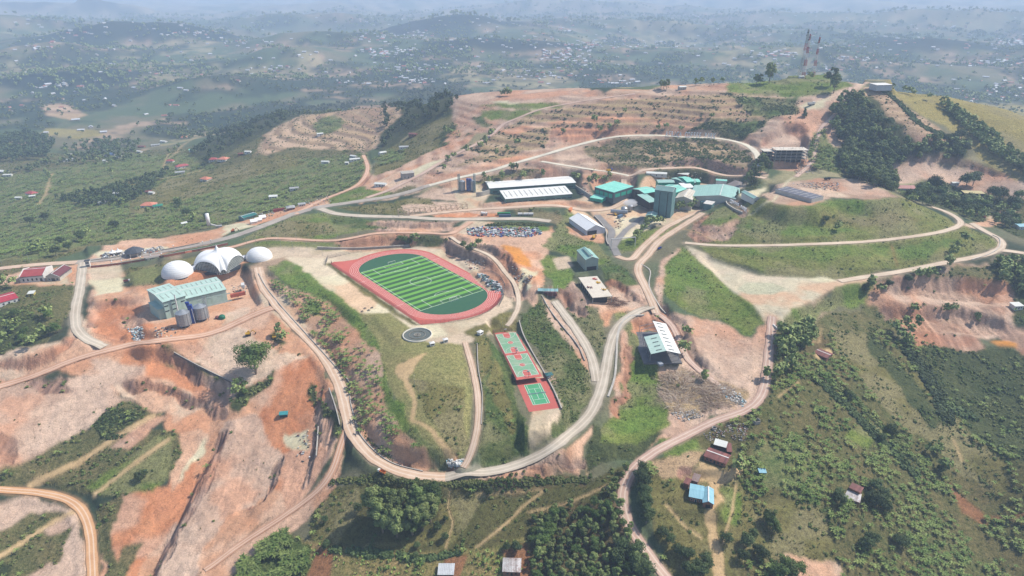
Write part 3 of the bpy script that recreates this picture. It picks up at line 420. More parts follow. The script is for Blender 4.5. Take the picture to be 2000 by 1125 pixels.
    an = R(62)+.5*(fbm(xs, ys_, 160, 2, 405)-.5); u = xs*np.cos(an)+ys_*np.sin(an)*0+ys_*0; u = (xs*math.sin(R(62))-ys_*math.cos(R(62)))+9*(fbm(xs, ys_, 60, 3, 411)-.5); v = (xs*math.cos(R(62))+ys_*math.sin(R(62)))
    st = vnoise(u/1.3, v/30, 9)*.6+vnoise(u/3.5, v/50, 19)*.4; ct = vnoise(h_/.55+1.5*fbm(xs, ys_, 30, 2, 6), xs/60, 23); face = np.isin(K[c], [KIDX[k] for k in ('quarry', 'redwall', 'rockcut', 'pinkdark')])
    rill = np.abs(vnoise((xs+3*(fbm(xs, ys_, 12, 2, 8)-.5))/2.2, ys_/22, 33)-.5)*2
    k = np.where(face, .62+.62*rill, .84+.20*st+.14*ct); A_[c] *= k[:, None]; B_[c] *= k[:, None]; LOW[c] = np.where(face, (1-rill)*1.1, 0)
    gr = np.isin(K, [KIDX[k] for k in ('hill', 'turfhill', 'lush', 'lushdark', 'olive', 'yellow')]); c = np.where(gr)[0]; xs, ys_ = x[c], y[c]; h_ = H(xs, ys_); ct = vnoise(h_/.8+2*fbm(xs, ys_, 40, 2, 6), xs/90, 29); t = fbm(xs, ys_, 30, 4, 431); w = (sstep(.5, .66, t)*.55)[:, None]
    for Q in (A_, B_): q = Q[c]*(.80+.34*ct)[:, None]; Q[c] = q*(1-w)+(lin((142, 132, 98))*ALB)[None]*w
    tr_ = np.isin(K, [KIDX[k] for k in ('ridgeveg', 'plot')]); c = np.where(tr_)[0]
    if len(c):
        sl = np.hypot(H(x[c]+1.2, y[c])-H(x[c]-1.2, y[c]), H(x[c], y[c]+1.2)-H(x[c], y[c]-1.2))/2.4; w = sstep(.55, 1.1, sl)[:, None]*.85
        for Q in (A_, B_): Q[c] = Q[c]*(1-w)+(lin((176, 132, 116))*ALB)[None]*w
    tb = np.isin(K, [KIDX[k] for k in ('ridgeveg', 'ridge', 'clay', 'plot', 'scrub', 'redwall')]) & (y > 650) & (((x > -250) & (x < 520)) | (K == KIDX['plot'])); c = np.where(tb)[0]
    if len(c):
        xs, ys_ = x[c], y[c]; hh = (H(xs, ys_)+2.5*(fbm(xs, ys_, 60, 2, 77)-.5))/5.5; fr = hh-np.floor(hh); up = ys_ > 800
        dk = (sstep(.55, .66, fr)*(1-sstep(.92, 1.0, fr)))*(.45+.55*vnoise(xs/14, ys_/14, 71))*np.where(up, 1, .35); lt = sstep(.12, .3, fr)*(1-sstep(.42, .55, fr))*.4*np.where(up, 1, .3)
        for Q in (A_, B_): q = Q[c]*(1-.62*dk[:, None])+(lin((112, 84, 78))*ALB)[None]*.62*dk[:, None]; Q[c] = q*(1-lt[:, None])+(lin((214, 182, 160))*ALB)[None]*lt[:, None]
    # wheel tracks and grader lines over the open earthworks
    for i_, P in enumerate(TRK):
        i0, i1 = np.searchsorted(ys, [P[:, 1].min()-5, P[:, 1].max()+5]); c = order[i0:i1]; c = c[(x[c] > P[:, 0].min()-5) & (x[c] < P[:, 0].max()+5)]
        if len(c) == 0: continue
        c = c[np.isin(K[c], [KIDX[k] for k in SOIL])]; d, T = segdist(x[c]+1.5*(vnoise(x[c]/18, y[c]/18, 4)-.5), y[c]+1.5*(vnoise(x[c]/18, y[c]/18, 5)-.5), P); pr = np.abs(d-1.0) < .38; c = c[pr & (vnoise(x[c]/9, y[c]/9, i_) > .22)]; f_ = .80 if i_ % 2 else 1.16; A_[c] *= f_; B_[c] *= f_
    # bare shoulders beside the roads
    for nm, w_, sf, cc in road_geo:
        P = cc[::2, :2] if len(cc) > 8 else cc[:, :2]
        i0, i1 = np.searchsorted(ys, [P[:, 1].min()-8, P[:, 1].max()+8]); c = order[i0:i1]
        c = c[(x[c] > P[:, 0].min()-8) & (x[c] < P[:, 0].max()+8)]
        if len(c) == 0: continue
        d, _ = segdist(x[c], y[c], P); c = c[d < w_/2+.1+1.5*vnoise(x[c]/5, y[c]/5, 5)]
        if len(c):
            A_[c] = A_[c]*.5+lin(SURF[sf][0])*ALB*.45; B_[c] = B_[c]*.5+lin(SURF[sf][1])*ALB*.42; M[c] = .5; RG[c] = 0; K[c] = 900
    return A_, B_, M, RG, K, LOW
SOIL = ('clay', 'orange', 'redwall', 'pale', 'pink', 'pinkdark', 'mauve', 'quarry', 'rockcut', 'ridge', 'redbrown', 'yard', 'sandgravel', 'concrete')
CRISP = ('concrete', 'yard', 'lawn', 'lawn2', 'sandgravel', 'till', 'graypatch', 'hill', 'crop')
KN = list(CV); KIDX = {k: i for i, k in enumerate(KN)}
_all = np.concatenate([np.array(P2(s)) for _, s in COVERS]+[np.array(P2(s)) for _, _, s in RIB])
_w = hit(_all)[:, :2]; _i = 0; CPOLY = []; CRIB = []
for kd, s in COVERS:
    m = len(P2(s)); CPOLY.append((kd, _w[_i:_i+m])); _i += m
for kd, w_, s in RIB:
    m = len(P2(s)); CRIB.append((kd, w_, _w[_i:_i+m])); _i += m

TRB = [("560 1010,500 1045,430 1085,370 1150", 9, 6), ("450 860,430 920,400 990,360 1060,320 1150", 8, 9), ("520 860,510 930,490 1000,440 1060", 8, -8), ("600 760,590 830,580 900,560 960", 5, -9), ("0 740,80 715,160 695,240 680,330 672", 7, 5), ("300 700,380 720,440 770,470 800", 6, 7), ("420 640,480 650,520 690,530 740", 6, -7), ("40 800,120 770,200 750,280 740", 9, 9), ("180 700,260 720,340 760,400 800", 6, 8), ("250 600,290 640,320 655", 4, -7),
       ("640 950,600 1000,560 1030,520 1060", 5, -6), ("1000 480,1030 520,1040 560,1020 600,980 630", 4, 5), ("1400 540,1450 560,1500 600,1508 640", 6, 9), ("1500 640,1495 700,1480 760", 4, 5), ("1400 760,1440 730,1480 690,1500 650", 5, 6), ("880 495,840 486,760 482,680 486,600 492", 3, 4), ("560 510,640 560,740 620,820 640", 5, -4), ("1180 590,1220 600,1260 598", 4, 4), ("1580 380,1640 370,1700 376", 5, 4), ("1640 250,1610 280,1590 320", 3, 4), ("60 1000,120 1020,140 1080", 3, 8), ("1740 600,1820 590,1900 600,1960 620", 5, 4), ("900 60,900 61", 1, 1)]
TRK = []
for s_, k_, o_ in TRB:
    P = smooth(P2(s_), 4)
    for j in range(k_): TRK.append(hit(P+np.array([o_*j*.9, abs(o_)*j*.35])+np.array([3*math.sin(j*2.1), 2*math.cos(j*1.7)]))[:, :2])
# ------------------------------------------------------------------ materials
def newmat(name):
    m = bpy.data.materials.new(name); m.use_nodes = True
    return m, m.node_tree.nodes, m.node_tree.links, m.node_tree.nodes['Principled BSDF']
def noise(nt, sc, det=4, vec=None, rough=.55):
    n_ = nt.nodes.new('ShaderNodeTexNoise'); n_.inputs['Scale'].default_value = sc; n_.inputs['Detail'].default_value = det; n_.inputs['Roughness'].default_value = rough
    if vec: nt.links.new(vec, n_.inputs['Vector'])
    return n_.outputs['Fac']
def mth(nt, op, a, b=None, c=None, clamp=False):
    n_ = nt.nodes.new('ShaderNodeMath'); n_.operation = op; n_.use_clamp = clamp
    for i, v in enumerate((a, b, c)):
        if v is None: continue
        if isinstance(v, (int, float)): n_.inputs[i].default_value = v
        else: nt.links.new(v, n_.inputs[i])
    return n_.outputs[0]
def mixc(nt, f, a, b, mode='MIX'):
    n_ = nt.nodes.new('ShaderNodeMix'); n_.data_type = 'RGBA'; n_.blend_type = mode
    for k, v in ((0, f), (6, a), (7, b)):
        if isinstance(v, (int, float)): n_.inputs[k].default_value = v
        elif isinstance(v, (tuple, list)): n_.inputs[k].default_value = (*v[:3], 1)
        else: nt.links.new(v, n_.inputs[k])
    return n_.outputs[2]
def ground_material():
    m, n_, l, p = newmat('ground'); nt = m.node_tree
    g = n_.new('ShaderNodeNewGeometry').outputs['Position']
    at = []
    for nm in ('ca', 'cb', 'cp'):
        a = n_.new('ShaderNodeAttribute'); a.attribute_name = nm; at.append(a)
    sep = n_.new('ShaderNodeSeparateColor'); l.new(at[2].outputs['Color'], sep.inputs[0])
    n1 = noise(nt, .055, 5, g); n2 = noise(nt, .42, 5, g, .78); n3 = noise(nt, 1.3, 4, g, .8)
    s = mth(nt, 'ADD', mth(nt, 'MULTIPLY', n1, .45), mth(nt, 'ADD', mth(nt, 'MULTIPLY', n2, .35), mth(nt, 'MULTIPLY', n3, .2)))
    f = mth(nt, 'MULTIPLY_ADD', mth(nt, 'SUBTRACT', s, .5), 4.0, .5, clamp=True)
    base = mixc(nt, f, at[0].outputs['Color'], at[1].outputs['Color'])
    # fine light and dark grains, stronger where the cover is rough
    k = mth(nt, 'MULTIPLY', mth(nt, 'SUBTRACT', mth(nt, 'ADD', mth(nt, 'MULTIPLY', n3, .55), mth(nt, 'MULTIPLY', n2, .45)), .5), mth(nt, 'MULTIPLY_ADD', sep.outputs[2], 2.6, 2.3))
    n4 = noise(nt, .75, 5, g, .8); sp = mth(nt, 'MULTIPLY', mth(nt, 'MULTIPLY_ADD', mth(nt, 'SUBTRACT', n4, .56), 9, 0, clamp=True), mth(nt, 'MULTIPLY', sep.outputs[2], -.42))
    n5 = noise(nt, 1.1, 2, g, .9); stn = mth(nt, 'MULTIPLY', mth(nt, 'MULTIPLY_ADD', mth(nt, 'SUBTRACT', n5, .66), 12, 0, clamp=True), mth(nt, 'MULTIPLY_ADD', sep.outputs[2], -.14, .14))
    def crease(sc_, wd_, amp, det):
        q = mth(nt, 'ABSOLUTE', mth(nt, 'SUBTRACT', noise(nt, sc_, det, g, .55), .5)); return mth(nt, 'MULTIPLY', mth(nt, 'SUBTRACT', 1.0, mth(nt, 'DIVIDE', q, wd_), clamp=True), mth(nt, 'MULTIPLY_ADD', sep.outputs[2], -amp*.6, amp))
    cr = mth(nt, 'ADD', crease(.045, .012, -.22, 6), mth(nt, 'ADD', crease(.11, .016, -.16, 5), crease(.028, .010, .14, 5)))
    v = mth(nt, 'ADD', mth(nt, 'ADD', mth(nt, 'ADD', k, 1.0), mth(nt, 'ADD', sp, stn)), cr)
    sc = n_.new('ShaderNodeVectorMath'); sc.operation = 'SCALE'; l.new(base, sc.inputs[0]); l.new(v, sc.inputs['Scale'])
    l.new(sc.outputs[0], p.inputs['Base Color']); p.inputs['Roughness'].default_value = .95; p.inputs['Specular IOR Level'].default_value = .1
    b = n_.new('ShaderNodeBump'); b.inputs['Strength'].default_value = .7; l.new(mth(nt, 'MULTIPLY', mth(nt, 'ADD', n2, mth(nt, 'MULTIPLY', n3, .35)), mth(nt, 'MULTIPLY_ADD', sep.outputs[1], 1.5, .2)), b.inputs['Height']); b.inputs['Distance'].default_value = 1.0
    l.new(b.outputs[0], p.inputs['Normal'])
    return m
def surface_mat(name, ca, cb, rough=.85, sc=.5, tracks=0.0, bump=.05):
    m, n_, l, p = newmat(name); nt = m.node_tree
    g = n_.new('ShaderNodeNewGeometry').outputs['Position']
    f = mth(nt, 'MULTIPLY_ADD', mth(nt, 'SUBTRACT', mth(nt, 'ADD', mth(nt, 'MULTIPLY', noise(nt, sc*.2, 4, g), .6), mth(nt, 'MULTIPLY', noise(nt, sc*2, 4, g, .7), .4)), .5), 5, .5, clamp=True)
    c = mixc(nt, f, alb(ca), alb(cb))
    if tracks:
        a = n_.new('ShaderNodeAttribute'); a.attribute_name = 'across'
        w = mth(nt, 'ABSOLUTE', mth(nt, 'ADD', a.outputs['Fac'], mth(nt, 'MULTIPLY', mth(nt, 'SUBTRACT', noise(nt, .04, 2, g), .5), .5)))
        t = mth(nt, 'SUBTRACT', 1.0, mth(nt, 'ABSOLUTE', mth(nt, 'MULTIPLY', mth(nt, 'SUBTRACT', w, .38), 5.0)), clamp=True)
        t2 = mth(nt, 'GREATER_THAN', mth(nt, 'ADD', mth(nt, 'ABSOLUTE', a.outputs['Fac']), mth(nt, 'MULTIPLY', noise(nt, .6, 3, g), .35)), 1.03)
        c = mixc(nt, mth(nt, 'MULTIPLY', t, tracks), c, alb((232, 216, 196))); c = mixc(nt, mth(nt, 'MULTIPLY', t2, .5), c, alb(cb, .8))
    l.new(c, p.inputs['Base Color']); p.inputs['Roughness'].default_value = rough; p.inputs['Specular IOR Level'].default_value = .2
    b = n_.new('ShaderNodeBump'); b.inputs['Distance'].default_value = bump; l.new(noise(nt, sc*4, 3, g), b.inputs['Height']); l.new(b.outputs[0], p.inputs['Normal'])
    return m
def mesh_np(name, v, f, mats=None, mi=None, smooth_=False):
    me = bpy.data.meshes.new(name); v = np.asarray(v, np.float32); f = np.asarray(f, np.int32)
    me.vertices.add(len(v)); me.vertices.foreach_set('co', v.ravel()); k = f.shape[1]
    me.loops.add(f.size); me.loops.foreach_set('vertex_index', f.ravel()); me.polygons.add(len(f))
    me.polygons.foreach_set('loop_start', np.arange(0, f.size, k, dtype=np.int32))
    if mats:
        for q in mats: me.materials.append(q)
    if mi is not None: me.polygons.foreach_set('material_index', np.asarray(mi, np.int32))
    if smooth_: me.polygons.foreach_set('use_smooth', np.ones(len(f), bool))
    me.update(calc_edges=True); me.validate(); return me
def link(name, me, parent=None, **kw):
    o = bpy.data.objects.new(name, me); COL.objects.link(o)
    if parent: o.parent = parent
    for k, v in kw.items(): o[k] = v
    return o
# ------------------------------------------------------------------ the ground: one sheet out to the horizon, finest near the site
def build_ground():
    az = np.linspace(R(-52), R(52), 1180); rr = [150.0]
    while rr[-1] < 70000:
        r_ = rr[-1]; rr.append(r_*(1.0024 if r_ < 1500 else 1.0045 if r_ < 5000 else 1.012))
    rr = np.array(rr); ga, gr = np.meshgrid(az, rr); x = (gr*np.sin(ga)).ravel(); y = (gr*np.cos(ga)).ravel()
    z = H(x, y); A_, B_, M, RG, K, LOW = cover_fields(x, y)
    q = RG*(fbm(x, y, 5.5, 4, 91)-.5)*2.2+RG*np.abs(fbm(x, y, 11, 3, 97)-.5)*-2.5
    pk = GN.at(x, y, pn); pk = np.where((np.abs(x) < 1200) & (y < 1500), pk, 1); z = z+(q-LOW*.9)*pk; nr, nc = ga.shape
    def blur(F):
        G = F.reshape(nr, nc, -1)
        for it in range(2): G[1:-1] = (G[:-2]+2*G[1:-1]+G[2:])/4; G[:, 1:-1] = (G[:, :-2]+2*G[:, 1:-1]+G[:, 2:])/4
        return G.reshape(F.shape)
    A_ = blur(A_); B_ = blur(B_); VG = np.isin(K, [KIDX[k] for k in KN if k not in SOIL and k not in ('path', 'white', 'ochre', 'graypatch')]).astype(float)
    idx = np.arange(nr*nc).reshape(nr, nc); f = np.stack([idx[:-1, :-1], idx[:-1, 1:], idx[1:, 1:], idx[1:, :-1]], -1).reshape(-1, 4)
    me = mesh_np('ground', np.stack([x, y, z], 1), f, [ground_material()], smooth_=True)
    one = np.ones((len(x), 1))
    for nm, c in (('ca', A_), ('cb', B_), ('cp', np.stack([M, RG, VG], 1))):
        a = me.attributes.new(nm, 'FLOAT_COLOR', 'POINT'); a.data.foreach_set('color', np.hstack([c, one]).astype(np.float32).ravel())
    link('ground', me, kind='structure')
    print('ground verts', len(x))
build_ground()
RM = {}
def build_roads():
    for k, (nm, wd, sf, c) in enumerate(road_geo):
        if sf not in RM: RM[sf] = surface_mat('road_'+sf, *SURF[sf], tracks=.0 if sf in ('asph', 'road') else .6)
        t = np.gradient(c[:, :2], axis=0); t /= np.linalg.norm(t, axis=1)[:, None]+1e-9; nn = np.stack([-t[:, 1], t[:, 0]], 1)
        U = np.array([-1, -.6, -.2, .2, .6, 1]); vs = []; ac = []
        for i in range(len(c)):
            for u in U:
                e = 1+.10*(vnoise(np.array([i*.45]), np.array([u*3.0]), k)[0]-.5)*2 if abs(u) == 1 else 1
                vs.append((*(c[i, :2]+nn[i]*u*wd/2*e), c[i, 2]+.004*(k % 7)+.05*(1-u*u))); ac.append(u)
        m = len(U); idx = np.arange(len(vs)).reshape(-1, m); f = np.stack([idx[:-1, 1:], idx[:-1, :-1], idx[1:, :-1], idx[1:, 1:]], -1).reshape(-1, 4)
        me = mesh_np(nm, vs, f, [RM[sf]]); a = me.attributes.new('across', 'FLOAT', 'POINT'); a.data.foreach_set('value', np.array(ac, np.float32))
        link(nm, me, kind='structure')
build_roads()
def build_haze():
    x0, x1, y0, y1, z0, z1 = -60000, 60000, -3000, 72000, -420, 300
    v = [(x, y, z) for z in (z0, z1) for y in (y0, y1) for x in (x0, x1)]
    f = [(0, 2, 3, 1), (4, 5, 7, 6), (0, 1, 5, 4), (2, 6, 7, 3), (0, 4, 6, 2), (1, 3, 7, 5)]
    m = bpy.data.materials.new('haze'); m.use_nodes = True; nt = m.node_tree; nt.nodes.remove(nt.nodes['Principled BSDF'])
    p = nt.nodes.new('ShaderNodeVolumePrincipled'); p.inputs['Color'].default_value = (.60, .76, 1, 1); p.inputs['Density'].default_value = HAZE; p.inputs['Anisotropy'].default_value = 0.0
    nt.links.new(p.outputs[0], nt.nodes['Material Output'].inputs['Volume'])
    link('haze', mesh_np('haze', v, f, [m]), kind='stuff')
HAZE = 1.55e-4
# ------------------------------------------------------------------ object helpers
class MB:
    def __init__(s): s.v = []; s.f = []; s.m = []
    def add(s, vs, fs, mi=0):
        k = len(s.v); s.v += [tuple(map(float, q)) for q in vs]; s.f += [tuple(k+i for i in f) for f in fs]; s.m += [mi]*len(fs); return s
    def box(s, c, d, rz=0, mi=0, top=True):
        x, y, z = d[0]/2, d[1]/2, d[2]; cs, sn = math.cos(rz), math.sin(rz)
        vs = [(c[0]+a*x*cs-b*y*sn, c[1]+a*x*sn+b*y*cs, c[2]+e*z) for e in (0, 1) for a, b in ((-1, -1), (1, -1), (1, 1), (-1, 1))]
        return s.add(vs, [(3, 2, 1, 0), (4, 5, 6, 7), (0, 1, 5, 4), (1, 2, 6, 5), (2, 3, 7, 6), (3, 0, 4, 7)], mi)
    def beam(s, a, b, w, mi=0, h=None):
        a = Vector(a); b = Vector(b); d = b-a; L = d.length
        if L < 1e-6: return s
        q = d.to_track_quat('Z', 'Y'); h = h or w
        vs = [a+q@Vector((x*w/2, y*h/2, z)) for z in (0, L) for x, y in ((-1, -1), (1, -1), (1, 1), (-1, 1))]
        return s.add(vs, [(3, 2, 1, 0), (4, 5, 6, 7), (0, 1, 5, 4), (1, 2, 6, 5), (2, 3, 7, 6), (3, 0, 4, 7)], mi)
    def cyl(s, c, r, h, n=16, r2=None, mi=0, cap=True):
        r2 = r if r2 is None else r2
        vs = [(c[0]+q*math.cos(2*math.pi*i/n), c[1]+q*math.sin(2*math.pi*i/n), z) for q, z in ((r, c[2]), (r2, c[2]+h)) for i in range(n)]
        fs = [(i, (i+1) % n, n+(i+1) % n, n+i) for i in range(n)]
        if cap: fs += [tuple(range(n, 2*n)), tuple(range(n-1, -1, -1))]
        return s.add(vs, fs, mi)
    def tube(s, a, b, r, n=12, mi=0):
        a = Vector(a); b = Vector(b); d = b-a; q = d.to_track_quat('Z', 'Y')
        vs = [a+q@Vector((r*math.cos(2*math.pi*i/n), r*math.sin(2*math.pi*i/n), z)) for z in (0, d.length) for i in range(n)]
        return s.add(vs, [(i, (i+1) % n, n+(i+1) % n, n+i) for i in range(n)]+[tuple(range(n, 2*n)), tuple(range(n-1, -1, -1))], mi)
    def lathe(s, c, prof, n=24, mi=0):
        vs = [(c[0]+r*math.cos(2*math.pi*i/n), c[1]+r*math.sin(2*math.pi*i/n), c[2]+z) for r, z in prof for i in range(n)]
        return s.add(vs, [(j*n+i, j*n+(i+1) % n, (j+1)*n+(i+1) % n, (j+1)*n+i) for j in range(len(prof)-1) for i in range(n)], mi)
    def mesh(s, name, mats, smooth_=False):
        me = bpy.data.meshes.new(name); me.from_pydata(s.v, [], s.f)
        for m in (mats if isinstance(mats, (list, tuple)) else [mats]): me.materials.append(m)
        if any(s.m): me.polygons.foreach_set('material_index', s.m)
        if smooth_: me.polygons.foreach_set('use_smooth', [True]*len(me.polygons))
        me.update(); return me
    def part(s, name, mats, parent, smooth_=False, **kw): return link(name, s.mesh(name, mats, smooth_), parent, **kw)
def thing(name, label, cat, loc, rz=0, group=None):
    o = bpy.data.objects.new(name, None); COL.objects.link(o); o.empty_display_size = 1
    o.location = loc; o.rotation_euler = (0, 0, rz); o['label'] = label; o['category'] = cat
    if group: o['group'] = group
    return o
def tag(o, label, cat, group=None, kind=None):
    if label: o['label'] = label
    if cat: o['category'] = cat
    if group: o['group'] = group
    if kind: o['kind'] = kind
    return o
def copy_tree(o, parent=None):
    c = o.copy(); COL.objects.link(c); c.parent = parent
    for ch in list(o.children): copy_tree(ch, c)
    return c
PM = {}
def paint(name, col, col2=None, rough=.6, sc=.6, metal=0, wave=None, spec=.3, amt=1.0, bump=0):
    """plain coating with large and small uneven wear; wave = (axis, ribs per metre) for ribbed sheet"""
    key = (name, tuple(col))
    if key in PM: return PM[key]
    m, n_, l, p = newmat(name); nt = m.node_tree; col2 = col2 or tuple(c*.82 for c in col)
    tc = n_.new('ShaderNodeTexCoord').outputs['Object']
    f = mth(nt, 'MULTIPLY_ADD', mth(nt, 'SUBTRACT', mth(nt, 'ADD', mth(nt, 'MULTIPLY', noise(nt, sc*.3, 3, tc), .5), mth(nt, 'MULTIPLY', noise(nt, sc*3, 4, tc, .7), .5)), .5), 4*amt, .5, clamp=True)
    c = mixc(nt, f, alb(col), alb(col2))
    if wave:
        sp = n_.new('ShaderNodeSeparateXYZ'); l.new(tc, sp.inputs[0])
        w = mth(nt, 'SINE', mth(nt, 'MULTIPLY', sp.outputs[wave[0]], wave[1]*2*math.pi))
        b = n_.new('ShaderNodeBump'); b.inputs['Distance'].default_value = .04; b.inputs['Strength'].default_value = .6; l.new(w, b.inputs['Height']); l.new(b.outputs[0], p.inputs['Normal'])
        # sheet joints a little apart in tone
        st = n_.new('ShaderNodeTexWhiteNoise'); st.noise_dimensions = '1D'; l.new(mth(nt, 'FLOOR', mth(nt, 'MULTIPLY', sp.outputs[wave[0]], wave[2] if len(wave) > 2 else .9)), st.inputs['W'])
        k = mth(nt, 'MULTIPLY_ADD', st.outputs[0], wave[3] if len(wave) > 3 else .12, 1-(wave[3] if len(wave) > 3 else .12)/2)
        s2 = n_.new('ShaderNodeVectorMath'); s2.operation = 'SCALE'; l.new(c, s2.inputs[0]); l.new(k, s2.inputs['Scale']); c = s2.outputs[0]
    elif bump:
        b = n_.new('ShaderNodeBump'); b.inputs['Distance'].default_value = bump; l.new(noise(nt, sc*6, 4, tc), b.inputs['Height']); l.new(b.outputs[0], p.inputs['Normal'])
    l.new(c, p.inputs['Base Color']); p.inputs['Roughness'].default_value = rough; p.inputs['Metallic'].default_value = metal; p.inputs['Specular IOR Level'].default_value = spec
    PM[key] = m; return m
GLASS = paint('window_glass', (62, 72, 80), (44, 52, 60), rough=.15, spec=.6)
DARK = paint('dark_steel', (66, 70, 74), (48, 50, 52)); WHITE = paint('white_paint', (236, 234, 228), (214, 208, 198)); CONC = paint('raw_concrete', (188, 182, 170), (160, 152, 142), rough=.9, bump=.02)
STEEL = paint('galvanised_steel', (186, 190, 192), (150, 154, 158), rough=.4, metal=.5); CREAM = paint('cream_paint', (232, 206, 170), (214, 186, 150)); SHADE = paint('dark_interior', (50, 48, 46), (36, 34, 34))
TEALR = paint('turquoise_roof', (150, 226, 206), (128, 206, 186), wave=(1, 1.2)); GREYGREEN = paint('grey_green_roof', (162, 200, 188), (146, 184, 172), wave=(1, 1.2)); PALER = paint('pale_roof', (226, 228, 220), (206, 206, 198), wave=(1, 1.2))
MINT = paint('mint_cladding', (182, 206, 194), (166, 192, 178), wave=(0, 1.0)); DKTEAL = paint('dark_teal_cladding', (108, 142, 140), (94, 126, 124), wave=(0, .8)); BEIGE = paint('beige_cladding', (212, 208, 194), (194, 190, 176), wave=(0, 1))
RED = paint('red_sheet', (176, 82, 78), (150, 66, 64), wave=(1, 1.2)); BRICK = paint('brick', (180, 112, 88), (150, 88, 70), rough=.9, bump=.02); RUST = paint('rusty_sheet', (146, 92, 82), (112, 66, 60), wave=(0, 1.1, .8, .55)); ORANGE = paint('orange_roof', (222, 146, 118), (196, 120, 94), wave=(1, 1)); BLUER = paint('pale_blue_sheet', (150, 196, 208), (132, 180, 194), wave=(0, 1.2)); GREYR = paint('grey_sheet', (178, 180, 178), (150, 150, 148), wave=(0, 1)); BLUE = paint('blue_paint', (44, 74, 160), (36, 60, 134)); YELLOW = paint('yellow_paint', (226, 178, 40), (190, 146, 30)); MUD = paint('mud_brick', (158, 114, 90), (130, 92, 72), rough=.95, bump=.03); TYRE = paint('rubber', (38, 38, 38)); GREEN = paint('green_paint', (40, 150, 96), (32, 128, 80))
STRIPE = paint('patched_sheet', (216, 218, 216), (140, 110, 100), wave=(0, 1.1, .7, .5)); CHAR = paint('charcoal_roof', (84, 88, 94), (66, 70, 76), wave=(1, 1))
def rect(px, z):
    p = onplane(px, z)[:, :2]; c = p.mean(0); a = (p[1]-p[0]+p[2]-p[3])/2; b = (p[2]-p[1]+p[3]-p[0])/2
    L = np.hypot(*a); r = math.atan2(a[1], a[0]); W_ = abs(-b[0]*math.sin(r)+b[1]*math.cos(r)); return c, L, W_, r
def ground_pt(u, v): return hit([(u, v)])[0]
def gable_walls(mb, L, W_, h, rise, mi=0):
    x, y = L/2, W_/2; z0 = -1.5
    mb.add([(-x, -y, z0), (x, -y, z0), (x, y, z0), (-x, y, z0), (-x, -y, h), (x, -y, h), (x, y, h), (-x, y, h), (-x, 0, h+rise), (x, 0, h+rise)],
           [(0, 1, 5, 4), (2, 3, 7, 6), (1, 2, 6, 9, 5), (3, 0, 4, 8, 7)], mi)
def slab_roof(mb, L, W_, h, rise, ov=.5, t=.18, mi=0, mono=False):
    x, y = L/2+ov, W_/2+ov; k = rise/(W_/2); e = h-k*ov+.03
    if mono:
        k = rise/W_; mb.add([(-x, -y, h-k*ov+.03), (x, -y, h-k*ov+.03), (x, y, h+rise+k*ov+.03), (-x, y, h+rise+k*ov+.03), (-x, -y, h-k*ov+t), (x, -y, h-k*ov+t), (x, y, h+rise+k*ov+t), (-x, y, h+rise+k*ov+t)],
            [(3, 2, 1, 0), (4, 5, 6, 7), (0, 1, 5, 4), (1, 2, 6, 5), (2, 3, 7, 6), (3, 0, 4, 7)], mi); return
    r = h+rise+.03
    mb.add([(-x, -y, e), (x, -y, e), (x, 0, r), (-x, 0, r), (x, y, e), (-x, y, e), (-x, -y, e+t), (x, -y, e+t), (x, 0, r+t), (-x, 0, r+t), (x, y, e+t), (-x, y, e+t)],
           [(3, 2, 1, 0), (5, 4, 2, 3), (6, 7, 8, 9), (9, 8, 10, 11), (0, 1, 7, 6), (4, 5, 11, 10), (1, 2, 8, 7), (2, 4, 10, 8), (3, 0, 6, 9), (5, 3, 9, 11)], mi)
def hip_roof(mb, L, W_, h, rise, ov=.6, mi=0):
    x, y = L/2+ov, W_/2+ov; q = max(0, x-y)
    mb.add([(-x, -y, h), (x, -y, h), (x, y, h), (-x, y, h), (-q, 0, h+rise), (q, 0, h+rise), (-x, -y, h-.2), (x, -y, h-.2), (x, y, h-.2), (-x, y, h-.2)],
           [(0, 1, 5, 4), (1, 2, 5), (2, 3, 4, 5), (3, 0, 4), (6, 7, 1, 0), (7, 8, 2, 1), (8, 9, 3, 2), (9, 6, 0, 3), (9, 8, 7, 6)], mi)
def openings(root, L, W_, specs, mat=None, frame=None):
    """specs: (side, position along the side, sill height, width, height, name)"""
    for sd, u, z, w, hh, nm in specs:
        mb = MB(); t = .12
        c, rz = {'f': ((u, -W_/2), 0), 'b': ((u, W_/2), 0), 'l': ((-L/2, u), math.pi/2), 'r': ((L/2, u), math.pi/2)}[sd]
        if frame: 
            mb.box((*c, z-.1), (w+.25, t*1.2, hh+.2), rz, 0); o = mb.part(nm, frame, root); m2 = MB(); m2.box((*c, z), (w, t*2, hh), rz, 0); m2.part('pane' if nm == 'window' else 'leaf', mat or GLASS, o)
        else: mb.box((*c, z), (w, t*2, hh), rz, 0); mb.part(nm, mat or GLASS, root)
